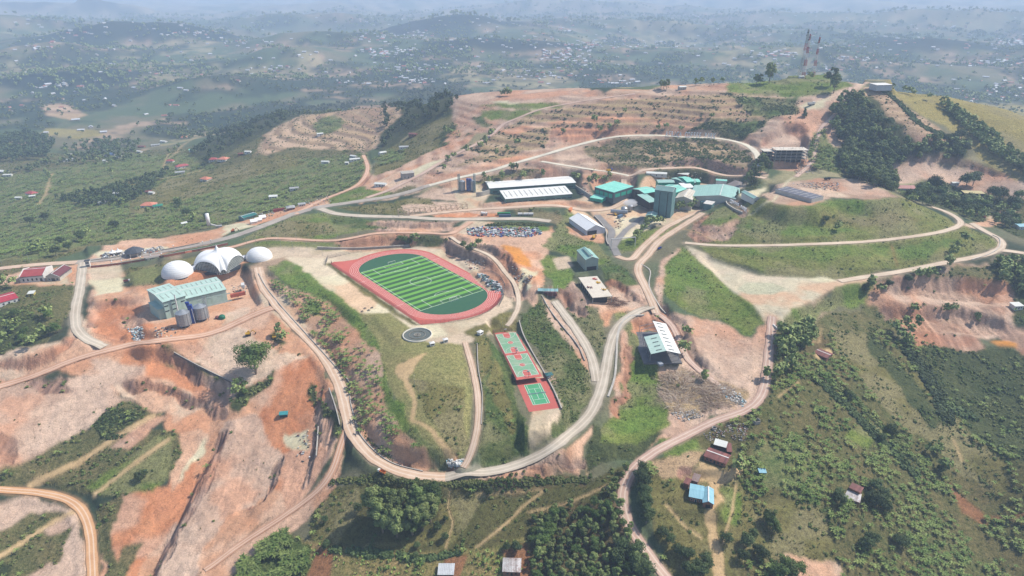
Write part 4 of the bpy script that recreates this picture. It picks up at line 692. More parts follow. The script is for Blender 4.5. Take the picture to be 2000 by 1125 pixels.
def building(name, label, cat, px, base, h, rise=1.5, roof='gable', wall=MINT, top=GREYGREEN, ov=.4, group=None, spec=None, L=None, W_=None, turn=0, vents=0, band=None, frame=None, omat=None):
    c, l0, w0, r = rect(px, base+h); L = L or l0; W_ = W_ or w0
    if turn: L, W_, r = W_, L, r+math.pi/2
    root = thing(name, label, cat, (c[0], c[1], base), r, group)
    mb = MB()
    if roof in ('gable',): gable_walls(mb, L, W_, h, rise)
    elif roof == 'mono':
        x, y = L/2, W_/2; mb.add([(-x, -y, -1.5), (x, -y, -1.5), (x, y, -1.5), (-x, y, -1.5), (-x, -y, h), (x, -y, h), (x, y, h+rise), (-x, y, h+rise)], [(0, 1, 5, 4), (1, 2, 6, 5), (2, 3, 7, 6), (3, 0, 4, 7)])
    else: mb.box((0, 0, -1.5), (L, W_, h+1.5))
    mb.part('wall', wall, root)
    m2 = MB()
    if roof == 'gable': slab_roof(m2, L, W_, h, rise, ov)
    elif roof == 'mono': slab_roof(m2, L, W_, h, rise, ov, mono=True)
    elif roof == 'hip': hip_roof(m2, L, W_, h, rise, ov)
    elif roof == 'parapet':
        m2.box((0, 0, h), (L-.6, W_-.6, .25))
    rf = m2.part('roof', top, root)
    if roof == 'gable' and L > 10: MB().box((0, 0, h+rise+.12), (L+.6, .7, .16)).part('ridge_cap', WHITE, rf)
    if roof in ('gable', 'mono') and L > 14:
        for y_, z_ in ((-W_/2-ov-.12, h-.12), (W_/2+ov+.12, (h-.12) if roof == 'gable' else h+rise)): MB().box((0, y_, z_-.25), (L+2*ov, .28, .32)).part('gutter', paint('gutter', (96, 108, 104), (80, 90, 88)), rf)
        for s_ in (-1, 1):
            if roof == 'gable': MB().beam((s_*(L/2+ov+.05), -W_/2-ov, h-.1), (s_*(L/2+ov+.05), 0, h+rise+.2), .35).beam((s_*(L/2+ov+.05), 0, h+rise+.2), (s_*(L/2+ov+.05), W_/2+ov, h-.1), .35).part('verge_trim', paint('verge', (206, 212, 206), (186, 194, 188)), rf)
    if band: MB().box((0, 0, h-band[1]), (L+.24, W_+.24, band[1]-.08)).part('wall_band', band[0], root)
    if vents and roof == 'mono':
        mb = MB(); q = int(vents)
        for i in range(q): x = -L/2+(i+.5)*L/q; mb.beam((x, -W_*.32, h+rise*.18+.24), (x, W_*.34, h+rise*.84+.24), .8, h=.12)
        mb.part('skylight', paint('slatted_skylight', (160, 158, 146), (136, 134, 124)), rf)
    elif vents:
        mb = MB(); q = int(vents)
        for i in range(q):
            for s_ in (-1, 1):
                x = -L/2+(i+.5)*L/q; y = s_*W_*.25; z = h+rise*.5
                k = math.atan2(rise, W_/2)
                mb.beam((x, y-s_*W_*.13, z+rise*.26+.24), (x, y+s_*W_*.13, z-rise*.26+.24), .55, h=.12)
        mb.part('skylight', paint('skylight', (150, 160, 150), (126, 130, 124)), rf)
    if spec: openings(root, L, W_, spec, omat, frame)
    return root, L, W_
# ------------------------------------------------------------------ sports ground
PC, PL, PW, PR = rect(P2("703.5 532,817 607,948 567,824 501"), 0)
PL, PW = 99.0, 64.0
def oval(a, b, cx, ey, n=28, e=1.0):              # half length of straight, half width, end depth
    pts = []
    for s_ in (1, -1):
        for i in range(n+1):
            t = math.pi/2-math.pi*i/n; pts.append((s_*(a+ey*math.cos(t)), s_*(b*math.sin(t)), 0))
    return pts
def sheet(pts, z, name, mats, parent):
    me = bpy.data.meshes.new(name); bm = bmesh.new(); vs = [bm.verts.new((p[0], p[1], z)) for p in pts]; bm.faces.new(vs); bmesh.ops.recalc_face_normals(bm, faces=bm.faces)
    if bm.faces[:][0].normal.z < 0: bmesh.ops.reverse_faces(bm, faces=bm.faces[:])
    bmesh.ops.triangulate(bm, faces=bm.faces[:]); bm.to_mesh(me); bm.free(); me.materials.append(mats); return link(name, me, parent)
def strip(mb, pts, w, z, closed=False, mi=0):
    n_ = len(pts); P = [Vector((p[0], p[1])) for p in pts]
    for i in range(n_ if closed else n_-1):
        a = P[i]; b = P[(i+1) % n_]; d = b-a
        if d.length < 1e-5: continue
        nn = Vector((-d.y, d.x)).normalized()*w/2; e = d.normalized()*w*.25
        mb.add([(*(a-nn-e), z), (*(b-nn+e), z), (*(b+nn+e), z), (*(a+nn-e), z)], [(0, 1, 2, 3)], mi)
LINE = paint('white_line', (236, 238, 232), (214, 220, 208), rough=.8)
def turf_mat():
    m, n_, l, p = newmat('pitch_turf'); nt = m.node_tree; tc = n_.new('ShaderNodeTexCoord').outputs['Object']
    sp = n_.new('ShaderNodeSeparateXYZ'); l.new(tc, sp.inputs[0])
    s_ = mth(nt, 'GREATER_THAN', mth(nt, 'SINE', mth(nt, 'MULTIPLY_ADD', sp.outputs[0], 2*math.pi/(PL/12), .6)), 0.0)
    ins = mth(nt, 'LESS_THAN', mth(nt, 'ABSOLUTE', sp.outputs[0]), PL/2)
    c = mixc(nt, s_, alb((28, 80, 36)), alb((108, 170, 58))); c = mixc(nt, ins, alb((24, 84, 54)), c)
    c = mixc(nt, mth(nt, 'MULTIPLY', noise(nt, .25, 4, tc), .35), c, alb((84, 120, 74)))
    l.new(c, p.inputs['Base Color']); p.inputs['Roughness'].default_value = .9; return m
tr = thing('running_track', 'red oval running track with pale lane lines around the football pitch', 'running track', (PC[0], PC[1], .0), PR)
REDT = surface_mat('track_rubber', (202, 108, 94), (188, 96, 84), rough=.9, sc=.25)
outer = [(x, y) for x, y, z in oval(47, 43.5, 0, 37)]
o1 = outer[:29]; o2 = outer[29:]                  # right end then left end; the -y side carries the straight
poly = [(x, y) for x, y in o1 if y > -20] + [(78, -27), (70, -43.5), (-86, -43.5), (-88, -39), (-83, -30)]+[(x, y) for x, y in o2 if y > -20]
sheet(poly, .10, 'surface', REDT, tr)
mb = MB()
for k in range(6):
    w = 33.2+k*1.55; strip(mb, [(x, y) for x, y, z in oval(44.5, w, 0, 28.5+k*1.5)], .22, .115, True)
mb.box((30, -39, .112), (.35, 8.5, .004)); mb.box((-34, 39, .112), (.35, 8.5, .004)); mb.box((-30, -40, .112), (.3, 6, .004))
mb.part('lane_line', paint('lane_line', (250, 232, 224), (240, 206, 196)), tr)
fp = thing('football_pitch', 'green striped football pitch with white markings inside the red track', 'football pitch', (PC[0], PC[1], 0), PR)
sheet([(x, y) for x, y, z in oval(44.5, 32.9, 0, 28)], .13, 'turf', turf_mat(), fp)
mb = MB(); z = .142; a, b = PL/2, PW/2-1.2; w = .28
strip(mb, [(-a, -b), (a, -b), (a, b), (-a, b)], w, z, True); strip(mb, [(0, -b), (0, b)], w, z)
strip(mb, [(9.15*math.cos(t*math.pi/24), 9.15*math.sin(t*math.pi/24)) for t in range(48)], w, z, True); mb.cyl((0, 0, z), .4, .003, 10)
for s_ in (1, -1):
    strip(mb, [(s_*a, -20), (s_*(a-16.5), -20), (s_*(a-16.5), 20), (s_*a, 20)], w, z); strip(mb, [(s_*a, -9), (s_*(a-5.5), -9), (s_*(a-5.5), 9), (s_*a, 9)], w, z)
    strip(mb, [(s_*(a-11-9.15*math.cos(t)), 9.15*math.sin(t)) for t in np.linspace(-.92, .92, 12)], w, z); mb.cyl((s_*(a-11), 0, z), .3, .003, 8)
mb.part('pitch_markings', LINE, fp)
NET = paint('goal_net', (226, 232, 232), (206, 214, 214))
for s_, lb in ((1, 'white football goal at the near end of the pitch'), (-1, 'white football goal at the far end of the pitch')):
    cx, cy = PC[0]+math.cos(PR)*s_*PL/2, PC[1]+math.sin(PR)*s_*PL/2
    g = thing('football_goal', lb, 'goal', (cx, cy, .14), PR+(0 if s_ > 0 else math.pi), 'football goals')
    MB().beam((0, -3.66, 0), (0, -3.66, 2.5), .22).beam((0, 3.66, 0), (0, 3.66, 2.5), .22).beam((0, -3.7, 2.5), (0, 3.7, 2.5), .22).part('frame', WHITE, g)
    mb = MB()
    for i in range(13): y = -3.66+i*.61; mb.beam((0, y, 2.45), (1.6, y, 1.9), .03).beam((1.6, y, 1.9), (2.2, y, 0), .03)
    for z in (.5, 1, 1.5, 1.9): mb.beam((2.2-z*.3, -3.66, z), (2.2-z*.3, 3.66, z), .03)
    mb.part('net', NET, g)
MESH = paint('fence_steel', (150, 92, 88), (120, 74, 72)); MESHG = paint('grey_fence_steel', (126, 126, 124), (96, 96, 94))
def fence(name, label, pts, h=3.0, step=3.2, mat=MESH, group=None, rails=(.15, .55, 1.0), wire=True, closed=False, cat='fence', w=.09):
    pts = [Vector(p) for p in pts]; o = pts[0].copy(); root = thing(name, label, cat, o, 0, group)
    posts = []; rl = MB(); n_ = len(pts)
    for i in range(n_-1):
        a, b = pts[i]-o, pts[i+1]-o; L = (b-a).length; k = max(1, round(L/step))
        for j in range(k): posts.append(a.lerp(b, j/k))
    posts.append(pts[-1]-o); pm = MB().box((0, 0, -.4), (w*1.6, w*1.6, h+.4)).mesh('post', mat)
    for p in posts: link('post', pm, root).location = p
    for a, b in zip(posts[:-1], posts[1:]):
        for t in rails: rl.beam(a+Vector((0, 0, h*t)), b+Vector((0, 0, h*t)), w*.8)
        if wire:
            k = 4
            for j in range(1, k): q = a.lerp(b, j/k); rl.beam(q, q+Vector((0, 0, h)), .07)
            for j in range(1, 5): rl.beam(a+Vector((0, 0, h*j/5)), b+Vector((0, 0, h*j/5)), .06)
    rl.part('mesh_panel', mat, root); return root
def loc2w(x, y, z=0): c, s_ = math.cos(PR), math.sin(PR); return (PC[0]+x*c-y*s_, PC[1]+x*s_+y*c, z)
fence('mesh_fence', 'tall reddish mesh fence along the near side and lower end of the running track', [loc2w(x, y, .1) for x, y in [(-87, -42), (-80, -44.5), (68, -44.5), (72, -40), (78, -31), (82, -22), (85.5, -11), (86, 0), (84, 12), (79, 23), (71, 34)]], 3.6, 3.4)
fence('mesh_fence', 'grey mesh fence between the paved road and the far end of the track', [(*onplane([p], 0)[0][:2], 0) for p in P2("636 518,640 505,690 494,740 487,800 484")], 3.4, 4, MESHG)
fence('mesh_fence', 'dark fence around the scrap on the right bend of the track', [(*onplane([p], 0)[0][:2], 0) for p in P2("935 535,960 533,978 545,986 560,984 580,975 598")], 3, 3, MESHG)
# concrete walls and kerbs drawn along photo lines
def wall_line(name, label, s, h, w, mat, cat='wall', group=None, sm=4, drop=.6, z=None):
    P = hit(smooth(P2(s), sm)) if z is None else onplane(smooth(P2(s), sm), z); o = P[0].copy(); root = thing(name, label, cat, tuple(o), 0, group); mb = MB(); Q = [Vector(p-o) for p in P]
    ns = []
    for i in range(len(Q)):
        d = (Q[min(i+1, len(Q)-1)]-Q[max(i-1, 0)]); d.z = 0; d = d.normalized() if d.length > 1e-4 else Vector((1, 0, 0)); ns.append(Vector((-d.y, d.x, 0))*w/2)
    vs = []
    for q, nn in zip(Q, ns):
        zt = Vector((0, 0, h)); zb = Vector((0, 0, -drop)); vs += [q-nn+zb, q+nn+zb, q+nn+zt, q-nn+zt]
    fs = []
    for i in range(len(Q)-1):
        for j in range(4): fs.append((4*i+j, 4*i+4+j, 4*i+4+(j+1) % 4, 4*i+(j+1) % 4))
    fs += [(0, 1, 2, 3), tuple(4*(len(Q)-1)+j for j in (3, 2, 1, 0))]; mb.add(vs, fs)
    me = mb.mesh(name, mat); 
    bm = bmesh.new(); bm.from_mesh(me); bmesh.ops.recalc_face_normals(bm, faces=bm.faces); bm.to_mesh(me); bm.free()
    link('wall_run', me, root)
    mc = MB(); vs = []
    for q, nn in zip(Q, ns): vs += [q-nn*1.35+Vector((0, 0, h+.01)), q+nn*1.35+Vector((0, 0, h+.01)), q+nn*1.35+Vector((0, 0, h+.12)), q-nn*1.35+Vector((0, 0, h+.12))]
    mc.add(vs, fs); me = mc.mesh('coping', CONC if mat is not CONC else paint('pale_coping', (206, 198, 184)))
    bm = bmesh.new(); bm.from_mesh(me); bmesh.ops.recalc_face_normals(bm, faces=bm.faces); bm.to_mesh(me); bm.free(); link('coping', me, root); return root
STONE = paint('stone_wall', (134, 124, 116), (104, 94, 88), rough=.95, bump=.06)
wall_line('retaining_wall', 'low stone retaining wall on the inside of the left dirt road bend', "505 535,520 562,552 602,588 642,628 686,658 720,682 748,684 782,692 815,704 850,735 885,772 908,826 922", .8, .45, STONE)
wall_line('retaining_wall', 'short stone wall on the outer edge of the left dirt road', "643 760,655 795,662 822,664 832", 1.1, .5, STONE)
wall_line('drainage_channel', 'curved concrete drainage channel beside the gravel road bend', "1258 616,1232 618,1214 632,1206 660,1204 700,1200 740,1188 775", .5, 1.1, CONC, 'drain')
wall_line('drainage_channel', 'concrete kerb channel along the road above the warehouse under construction', "1252 516,1270 530,1268 560,1288 598,1300 612", .4, .7, CONC, 'drain')
wall_line('retaining_wall', 'dark stone wall between basketball courts and the bushy bank', "1014 628,1022 655,1040 690,1062 728,1082 765,1097 800", 1.2, .6, STONE)
wall_line('retaining_wall', 'stone edge along the grey gravel ramp below the hut', "1058 578,1075 608,1100 640,1128 675,1142 705", .8, .5, STONE)
wall_line('retaining_wall', 'long grey wall with paved walk behind the far end of the track', "620 486,680 488,740 486,800 482", 2.2, .8, CONC)
wall_line('retaining_wall', 'curved grey wall right of the dirt path near the courts', "932 672,934 720,942 770,940 830", .7, .4, STONE)
wall_line('retaining_wall', 'pale curved wall below the hillside letters', "1418 392,1420 400,1434 410,1450 417", 1.6, .8, CONC)
wall_line('retaining_wall', 'thin wall along the edge of the orange cut on the left', "340 690,380 712,420 732,462 752", 1.2, .5, STONE)
wall_line('retaining_wall', 'white concrete wall at the edge of the orange yard', "622 835,620 865,618 892", 1.0, .5, CONC)
wall_line('retaining_wall', 'grey wall between the two white roofed warehouses and the green factory', "1122 366,1140 378,1156 388", 3.5, .6, CONC)
wall_line('retaining_wall', 'curved dark wall beside the factory service road', "1161 424,1176 440,1184 455,1184 470,1188 480", 1.5, .7, STONE)
wall_line('retaining_wall', 'tall grey retaining wall at the end of the cream truss', "930 384,942 383,958 378", 5, .8, CONC)
wall_line('retaining_wall', 'pale curb wall around the bend of the lower hill road', "1898 508,1930 498,1950 485,1952 468,1938 460", .8, .5, CONC)
# fountain
q = onplane([(815, 655)], 0)[0]
ft = thing('fountain', 'round grey fountain basin with concentric rings beside the lawn', 'fountain', (q[0], q[1], .05))
MB().lathe((0, 0, 0), [(10.9, 0), (10.9, .9), (10.1, .9), (10.1, .25)], 48).part('rim', paint('fountain_rim', (222, 216, 200), (196, 188, 172)), ft, True)
MB().cyl((0, 0, .2), 10.1, .12, 48).part('water', paint('fountain_water', (110, 112, 98), (92, 96, 84), rough=.12, spec=.6), ft)
mb = MB()
for r_, w in ((6.2, .35), (2.6, .9), (1.2, .5)): mb.lathe((0, 0, .32), [(r_, 0), (r_, .35), (r_-w, .35), (r_-w, 0)], 36)
mb.part('ring', paint('fountain_stone', (150, 144, 130), (124, 118, 106)), ft)
kp = {}
def kiosk(u, v, lb, s_=2.6, rz=.4):
    q = onplane([(u, v)], 0)[0]; k = thing('kiosk', lb, 'kiosk', (q[0], q[1], .05), rz, 'small white kiosks near the fountain')
    MB().box((0, 0, 0), (s_*1.2, s_, 2.3)).part('body', WHITE, k); hip = MB(); hip_roof(hip, s_*1.2, s_, 2.45, .7, .35); hip.part('roof', WHITE, k); MB().box((0, -s_/2-.02, 1), (s_*.8, .1, .9)).part('window', GLASS, k)
kiosk(844, 675, 'small white kiosk nearest to the fountain'); kiosk(870, 668, 'small white kiosk between the fountain and the dirt path'); kiosk(938, 653, 'white topped kiosk at the corner above the court slope', 3, .9)
q = onplane([(715, 606)], 0)[0]
for i, (dx, dy) in enumerate(((-2, -2), (1.8, -.5), (-1, 2.2), (3, 3))):
    b = thing('picnic_table', 'dark picnic table at the end of the concrete strip', 'picnic table', (q[0]+dx*1.3, q[1]+dy*1.3, .06), .5+i, 'dark picnic tables on the concrete strip')
    MB().box((0, 0, .7), (1.8, .8, .08)).part('tabletop', DARK, b); MB().box((0, .9, .4), (1.8, .35, .08)).part('bench', DARK, b); MB().box((0, -.9, .4), (1.8, .35, .08)).part('bench', DARK, b); MB().beam((-.6, -.9, .0), (-.6, .9, .0), .1).beam((.6, -.9, 0), (.6, .9, 0), .1).beam((-.6, 0, 0), (-.6, 0, .7), .1).beam((.6, 0, 0), (.6, 0, .7), .1).part('frame', DARK, b)
# courts
CGREEN = paint('court_green', (104, 164, 126), (156, 174, 146), rough=.9, sc=.35); CRED = surface_mat('court_red', (200, 108, 96), (186, 98, 88), sc=.3); TGREEN = paint('tennis_green', (70, 156, 108), (92, 162, 118), rough=.9, sc=.2)
c, L, W_, r = rect(P2("962 651,1061 735,1107 720,1006 642"), -6)
# two basketball courts on one red slab: x runs from the far end towards the camera
c, L, W_, r = rect(P2("965 652,1008 744,1060 734,1006 644"), -6)
bc = thing('basketball_court', 'pair of green basketball courts end to end on a red slab', 'basketball court', (c[0], c[1], -6), r)
sheet([(-L/2, -W_/2), (L/2, -W_/2), (L/2, W_/2), (-L/2, W_/2)], .05, 'surface', CRED, bc)
mg, ml, mr = MB(), MB(), MB(); bw = W_*.42; bl = L*.215; hoops = []
for cx in (-L*.245, L*.235):
    mg.add([(cx-bl, -bw, .065), (cx+bl, -bw, .065), (cx+bl, bw, .065), (cx-bl, bw, .065)], [(0, 1, 2, 3)])
    strip(ml, [(cx-bl, -bw), (cx+bl, -bw), (cx+bl, bw), (cx-bl, bw)], .25, .085, True); strip(ml, [(cx, -bw), (cx, bw)], .2, .085)
    mr.cyl((cx, 0, .067), 2.1, .01, 20); strip(ml, [(cx+2.1*math.cos(t), 2.1*math.sin(t)) for t in np.linspace(0, 6.28, 24)], .2, .087)
    for s_ in (-1, 1):
        ex = cx+s_*bl; mr.box((ex-s_*2.9, 0, .067), (5.8, 5.2, .01)); mr.cyl((ex-s_*5.8, 0, .066), 2.1, .009, 20)
        strip(ml, [(ex-s_*(1.2+6.6*math.cos(t)), 6.6*math.sin(t)) for t in np.linspace(-1.57, 1.57, 20)], .2, .087); strip(ml, [(ex, -2.6), (ex-s_*5.8, -2.6), (ex-s_*5.8, 2.6), (ex, 2.6)], .2, .088)
        hoops.append((ex+s_*.8, s_))
mg.part('court_paint', CGREEN, bc); mr.part('key_paint', CRED, bc); ml.part('court_line', LINE, bc)
names = ['farthest', 'second', 'third', 'nearest']
for (x, s_), nmx in zip(hoops, names):
    hp = thing('basketball_hoop', 'basketball hoop on a steel arm, the %s of the four on the courts' % nmx, 'basketball hoop', (c[0]+x*math.cos(r), c[1]+x*math.sin(r), -5.95), r+(math.pi if s_ > 0 else 0), 'basketball hoops')
    MB().beam((-1.2, 0, 0), (-1.0, 0, 2.4), .25).beam((-1.0, 0, 2.4), (.6, 0, 3.3), .2).part('pole', DARK, hp); MB().box((.7, 0, 2.9), (.1, 1.8, 1.1)).part('backboard', WHITE, hp); MB().lathe((1.1, 0, 3.05), [(.3, 0), (.3, .06), (.23, .06)], 12).part('rim', ORANGE, hp)
def lw(c, r, x, y, z): return (c[0]+x*math.cos(r)-y*math.sin(r), c[1]+x*math.sin(r)+y*math.cos(r), z)
fence('mesh_fence', 'reddish mesh fence along the left edge of the basketball courts', [lw(c, r, x, y, -6) for x, y in ((-L/2, W_/2*.6), (-L/2, -W_/2-.3), (L/2, -W_/2-.3))], 3.2, 3)
c, L, W_, r = rect(P2("1007 745,1033 804,1096 797,1064 735"), -10)
tc_ = thing('tennis_court', 'green tennis court on a red slab with a sagging net', 'tennis court', (c[0], c[1], -10), r)
sheet([(-L/2, -W_/2), (L/2, -W_/2), (L/2, W_/2), (-L/2, W_/2)], .05, 'surface', CRED, tc_)
c2, L2, W2, r2 = rect(P2("1023.6 752.5,1042.3 791.1,1072.5 787.6,1055.6 748.4"), -10)
mb = MB(); ml = MB(); off = Vector((c2[0]-c[0], c2[1]-c[1])); ox = off.x*math.cos(r)+off.y*math.sin(r); oy = -off.x*math.sin(r)+off.y*math.cos(r)
mb.add([(ox-12.2, oy-5.8, .065), (ox+12.2, oy-5.8, .065), (ox+12.2, oy+5.8, .065), (ox-12.2, oy+5.8, .065)], [(0, 1, 2, 3)]); mb.part('court_paint', TGREEN, tc_)
def R_(x0, y0, x1, y1): strip(ml, [(ox+x0, oy+y0), (ox+x1, oy+y1)], .22, .085)
for y in (-5.5, -4.1, 4.1, 5.5): R_(-11.9, y, 11.9, y)
for x in (-11.9, 11.9): R_(x, -5.5, x, 5.5)
for x in (-6.4, 6.4): R_(x, -4.1, x, 4.1)
R_(-6.4, 0, 6.4, 0); ml.part('court_line', LINE, tc_)
MB().beam((ox, oy-6.2, .1), (ox, oy-6.2, 1.2), .12).beam((ox, oy+6.2, .1), (ox, oy+6.2, 1.2), .12).box((ox, oy, .15), (.03, 12.3, .85)).part('net', NET, tc_)
q = onplane([(1072, 735)], -8)[0]; st = thing('shelter', 'small dark and white shelter between basketball and tennis courts', 'shelter', (q[0], q[1], -9), .3)
for x in (-2, 2):
    for y in (-1.5, 1.5): MB().beam((x, y, 0), (x, y, 2.6), .15).part('post', DARK, st)
mb = MB(); hip_roof(mb, 4.4, 3.4, 2.8, .8, .4); mb.part('roof', paint('teal_canvas', (54, 110, 110)), st); MB().box((0, 0, .1), (2.6, 1.4, .9)).part('bench', WHITE, st)

# ------------------------------------------------------------------ white domes and star tent
MEMB = paint('white_membrane', (246, 246, 244), (236, 234, 230), rough=.5, sc=.15)
def dome(u, v, R0, h, lb):
    q = onplane([(u, v)], 0)[0]; o = thing('dome_tent', lb, 'dome', (q[0], q[1], -.2), 0, 'white domes beside the star shaped tent')
    prof = [(R0*1.0, -.6), (R0*1.0, .5)]+[(R0*math.cos(t)**.9, .5+(h-.5)*math.sin(t)) for t in np.linspace(.03, math.pi/2-.02, 14)]
    mb = MB(); mb.lathe((0, 0, 0), prof, 40); mb.part('membrane', MEMB, o, True)
    mr = MB()
    for t in np.linspace(.1, 1.3, 8): rr = R0*math.cos(t)**.9; zz = .5+(h-.5)*math.sin(t); mr.lathe((0, 0, zz), [(rr+.02, -.05), (rr+.09, 0), (rr+.0, .07)], 40)
    mr.part('seam', paint('membrane_seam', (206, 206, 204)), o); MB().lathe((0, 0, -.9), [(R0+.35, 0), (R0+.35, .6), (R0-.2, .6)], 40).part('base_ring', DARK, o)
dome(347, 534, 13.2, 11.3, 'white dome at the left of the star shaped tent'); dome(506.5, 503.5, 11.9, 10.2, 'white dome at the right of the star shaped tent')
def star_tent():
    q = onplane([(429, 517)], -.5)[0]; a = onplane(P2("388 526,432 531"), 0); rz = math.atan2(a[1][1]-a[0][1], a[1][0]-a[0][0]); S = 17.5
    o = thing('tensile_tent', 'large white star shaped tent with arched glazed sides and a spire', 'tent', (q[0], q[1], -.6), rz)
    n_ = 144; NR = 22; vs = []; edge = []
    for i in range(n_):
        t = 2*math.pi*i/n_; u = (t % (math.pi/2))-math.pi/4 if False else 0
        side = ((t+math.pi/4) % (math.pi/2))-math.pi/4          # 0 at the middle of a side
        rr = S/max(math.cos(side), 1e-3)
        cut = S*1.22; rr = min(rr, cut/max(math.cos(math.pi/4-abs(side)), .1))*1.0
        x = math.tan(side)                                       # -1..1 along a side
        e = 9.6*math.sqrt(max(0, 1-(abs(x)/.74)**2)) if abs(x) < .74 else 2.6*math.sqrt(max(0, 1-((1-abs(x))/.20)**2)) if abs(x) > .80 else 0
        edge.append((rr*math.cos(t), rr*math.sin(t), e+.3, rr, t, x))
    for j in range(NR+1):
        p = j/NR
        for X, Y, e, rr, t, x in edge:
            top = 13.2; k = (1-p**2.3)**.78 if p < 1 else 0
            z = e*p**2.6+top*k + 6.5*math.exp(-((p/.085)**1.1))
            vs.append((X*p, Y*p, z))
    fs = [(j*n_+i, (j+1)*n_+i, (j+1)*n_+(i+1) % n_, j*n_+(i+1) % n_) for j in range(NR) for i in range(n_)]
    MB().add(vs, fs).part('canopy', MEMB, o, True)
    MB().cyl((0, 0, 18.2), .35, 1.6, 8, .1).part('spire', MEMB, o)
    for sd in range(8):
        mg = MB(); mf = MB(); mid = sd*math.pi/4
        idx = [i for i in range(n_) if abs(((edge[i][4]-mid+math.pi) % (2*math.pi))-math.pi) < (math.pi/4*.9 if sd % 2 == 0 else .13)]
        idx = sorted(idx, key=lambda i: ((edge[i][4]-mid+math.pi) % (2*math.pi)))
        pts = [(edge[i][0]*.965, edge[i][1]*.965, edge[i][2]) for i in idx]
        for a_, b_ in zip(pts[:-1], pts[1:]):
            mg.add([(a_[0], a_[1], -1.6), (b_[0], b_[1], -1.6), (b_[0], b_[1], b_[2]), (a_[0], a_[1], a_[2])], [(0, 1, 2, 3)])
        w = mg.part('window', paint('tent_glazing', (108, 116, 110), (84, 92, 88), rough=.3), o)
        ps = [Vector((p[0]*1.012, p[1]*1.012, p[2])) for p in pts[::2]]
        for p in ps: mf.beam((p.x, p.y, -1.6), (p.x, p.y, p.z), .24)
        for z in (-1, .4, 1.8, 3.2, 4.6, 6.0, 7.4):
            q_ = [p for p in ps if p.z > z]
            for a_, b_ in zip(q_[:-1], q_[1:]): mf.beam((a_.x, a_.y, z), (b_.x, b_.y, z), .22)
        mf.part('mullion', paint('pale_mullion', (220, 222, 214)), w)
    mb = MB(); mb.cyl((0, 0, -2), 20.8, 2.0, 8); 
    mb.part('plinth', DARK, o)
    for a_, b_, lb in ((P2("375 527,392 523"), 4, 'left'), (P2("466 508,484 503"), 3.4, 'right')):
        w = onplane(a_, 0); c_ = (w[0]+w[1])/2; L_ = np.hypot(*(w[1]-w[0])[:2])
        t = thing('link_tunnel', 'short pale tunnel joining the %s dome to the star shaped tent' % lb, 'tunnel', (c_[0], c_[1], -.3), math.atan2(w[1][1]-w[0][1], w[1][0]-w[0][0]))
        vs = []; 
        for x in (-L_/2-1, L_/2+1):
            for k in range(9): an = math.pi*k/8; vs.append((x, 2.4*math.cos(an), .2+b_*math.sin(an)*.9))
        MB().add(vs, [(k, k+1, 10+k, 9+k) for k in range(8)]).part('cover', paint('translucent_cover', (212, 214, 222)), t, True)
        mb = MB()
        for x in np.linspace(-L_/2, L_/2, 4): mb.lathe((0, 0, 0), [(0, 0)], 3); [mb.beam((x, 2.45*math.cos(math.pi*k/8), .2+b_*.92*math.sin(math.pi*k/8)), (x, 2.45*math.cos(math.pi*(k+1)/8), .2+b_*.92*math.sin(math.pi*(k+1)/8)), .15) for k in range(8)]
        mb.part('hoop', STEEL, t)
star_tent()
# ------------------------------------------------------------------ left factory
def z_at(u, v, b=0): return float(ground_pt(u, v)[2])+b
WINF = [('f', u, z, 3.2, .8, 'window') for u in (-14, -7, 0, 7, 14) for z in (5.2,)]
B1 = building('factory_hall', 'tall mint green factory block left of the lower long hall, under the star tent', 'factory', P2("288 567,319 590,361 578,329 553"), -9, 14, 1.2, wall=MINT, top=paint('mint_roof', (190, 214, 202), (170, 198, 184), wave=(1, 1)), vents=4, turn=1,
              spec=[('f', -7, 9.6, 3.2, .9, 'window'), ('f', -1, 9.6, 3.2, .9, 'window'), ('f', -7, 5.2, 3.2, .9, 'window'), ('f', -1, 5.2, 3.2, .9, 'window'), ('f', 6, 9.6, 3, .9, 'window')])
B2 = building('factory_hall', 'long mint green factory hall with rows of roof lights behind the two silos', 'factory', P2("350 586,449 564,413.6 542.6,340 560"), -9, 10.5, 1.6, wall=MINT, top=PM[('mint_roof', (190, 214, 202))], vents=9, omat=paint('pale_strip_window', (190, 206, 200), (170, 188, 182)),
              spec=[('f', u, 6.0, 3.2, .8, 'window') for u in (-12, -4, 4, 12, 19)]+[('f', 0, -1.4, 42, 1.7, 'dock_opening')])
B3 = building('factory_annex', 'low mint green annex against the left end of the tall factory block', 'factory', P2("309 605,322 601,304 588,290 592.5"), -9, 8, .5, 'mono', wall=MINT, top=PM[('mint_roof', (190, 214, 202))])
def silo(u, v, z, r, h, lb, leg=3, mat=STEEL, grp='round steel silos in front of the mint factory'):
    q = onplane([(u, v)], z)[0]; o = thing('silo', lb, 'silo', (q[0], q[1], z), 0, grp)
    MB().cyl((0, 0, leg), r, h, 24).part('tank', mat, o, False); MB().cyl((0, 0, leg+h), r+.15, r*.45, 24, .5).part('cone_roof', mat, o)
    mb = MB()
    for i in range(12): a = i*math.pi/6; mb.box((r*1.02*math.cos(a), r*1.02*math.sin(a), 0), (.2, .2, leg+h), a)
    for k in range(5): mb.lathe((0, 0, leg+h*k/5), [(r+.02, 0), (r+.12, .08), (r+.02, .16)], 24)
    mb.part('stiffener', paint('dull_steel', (150, 154, 156), (120, 124, 128), rough=.5), o); MB().cyl((0, 0, 0), r*.8, leg, 16, r*.6).part('hopper', DARK, o); return o
silo(362, 639, -11, 5.2, 10, 'left steel silo standing in front of the mint factory, left of the blue tower'); silo(395, 626.5, -11, 5.2, 10, 'right steel silo standing in front of the mint factory, right of the blue tower')
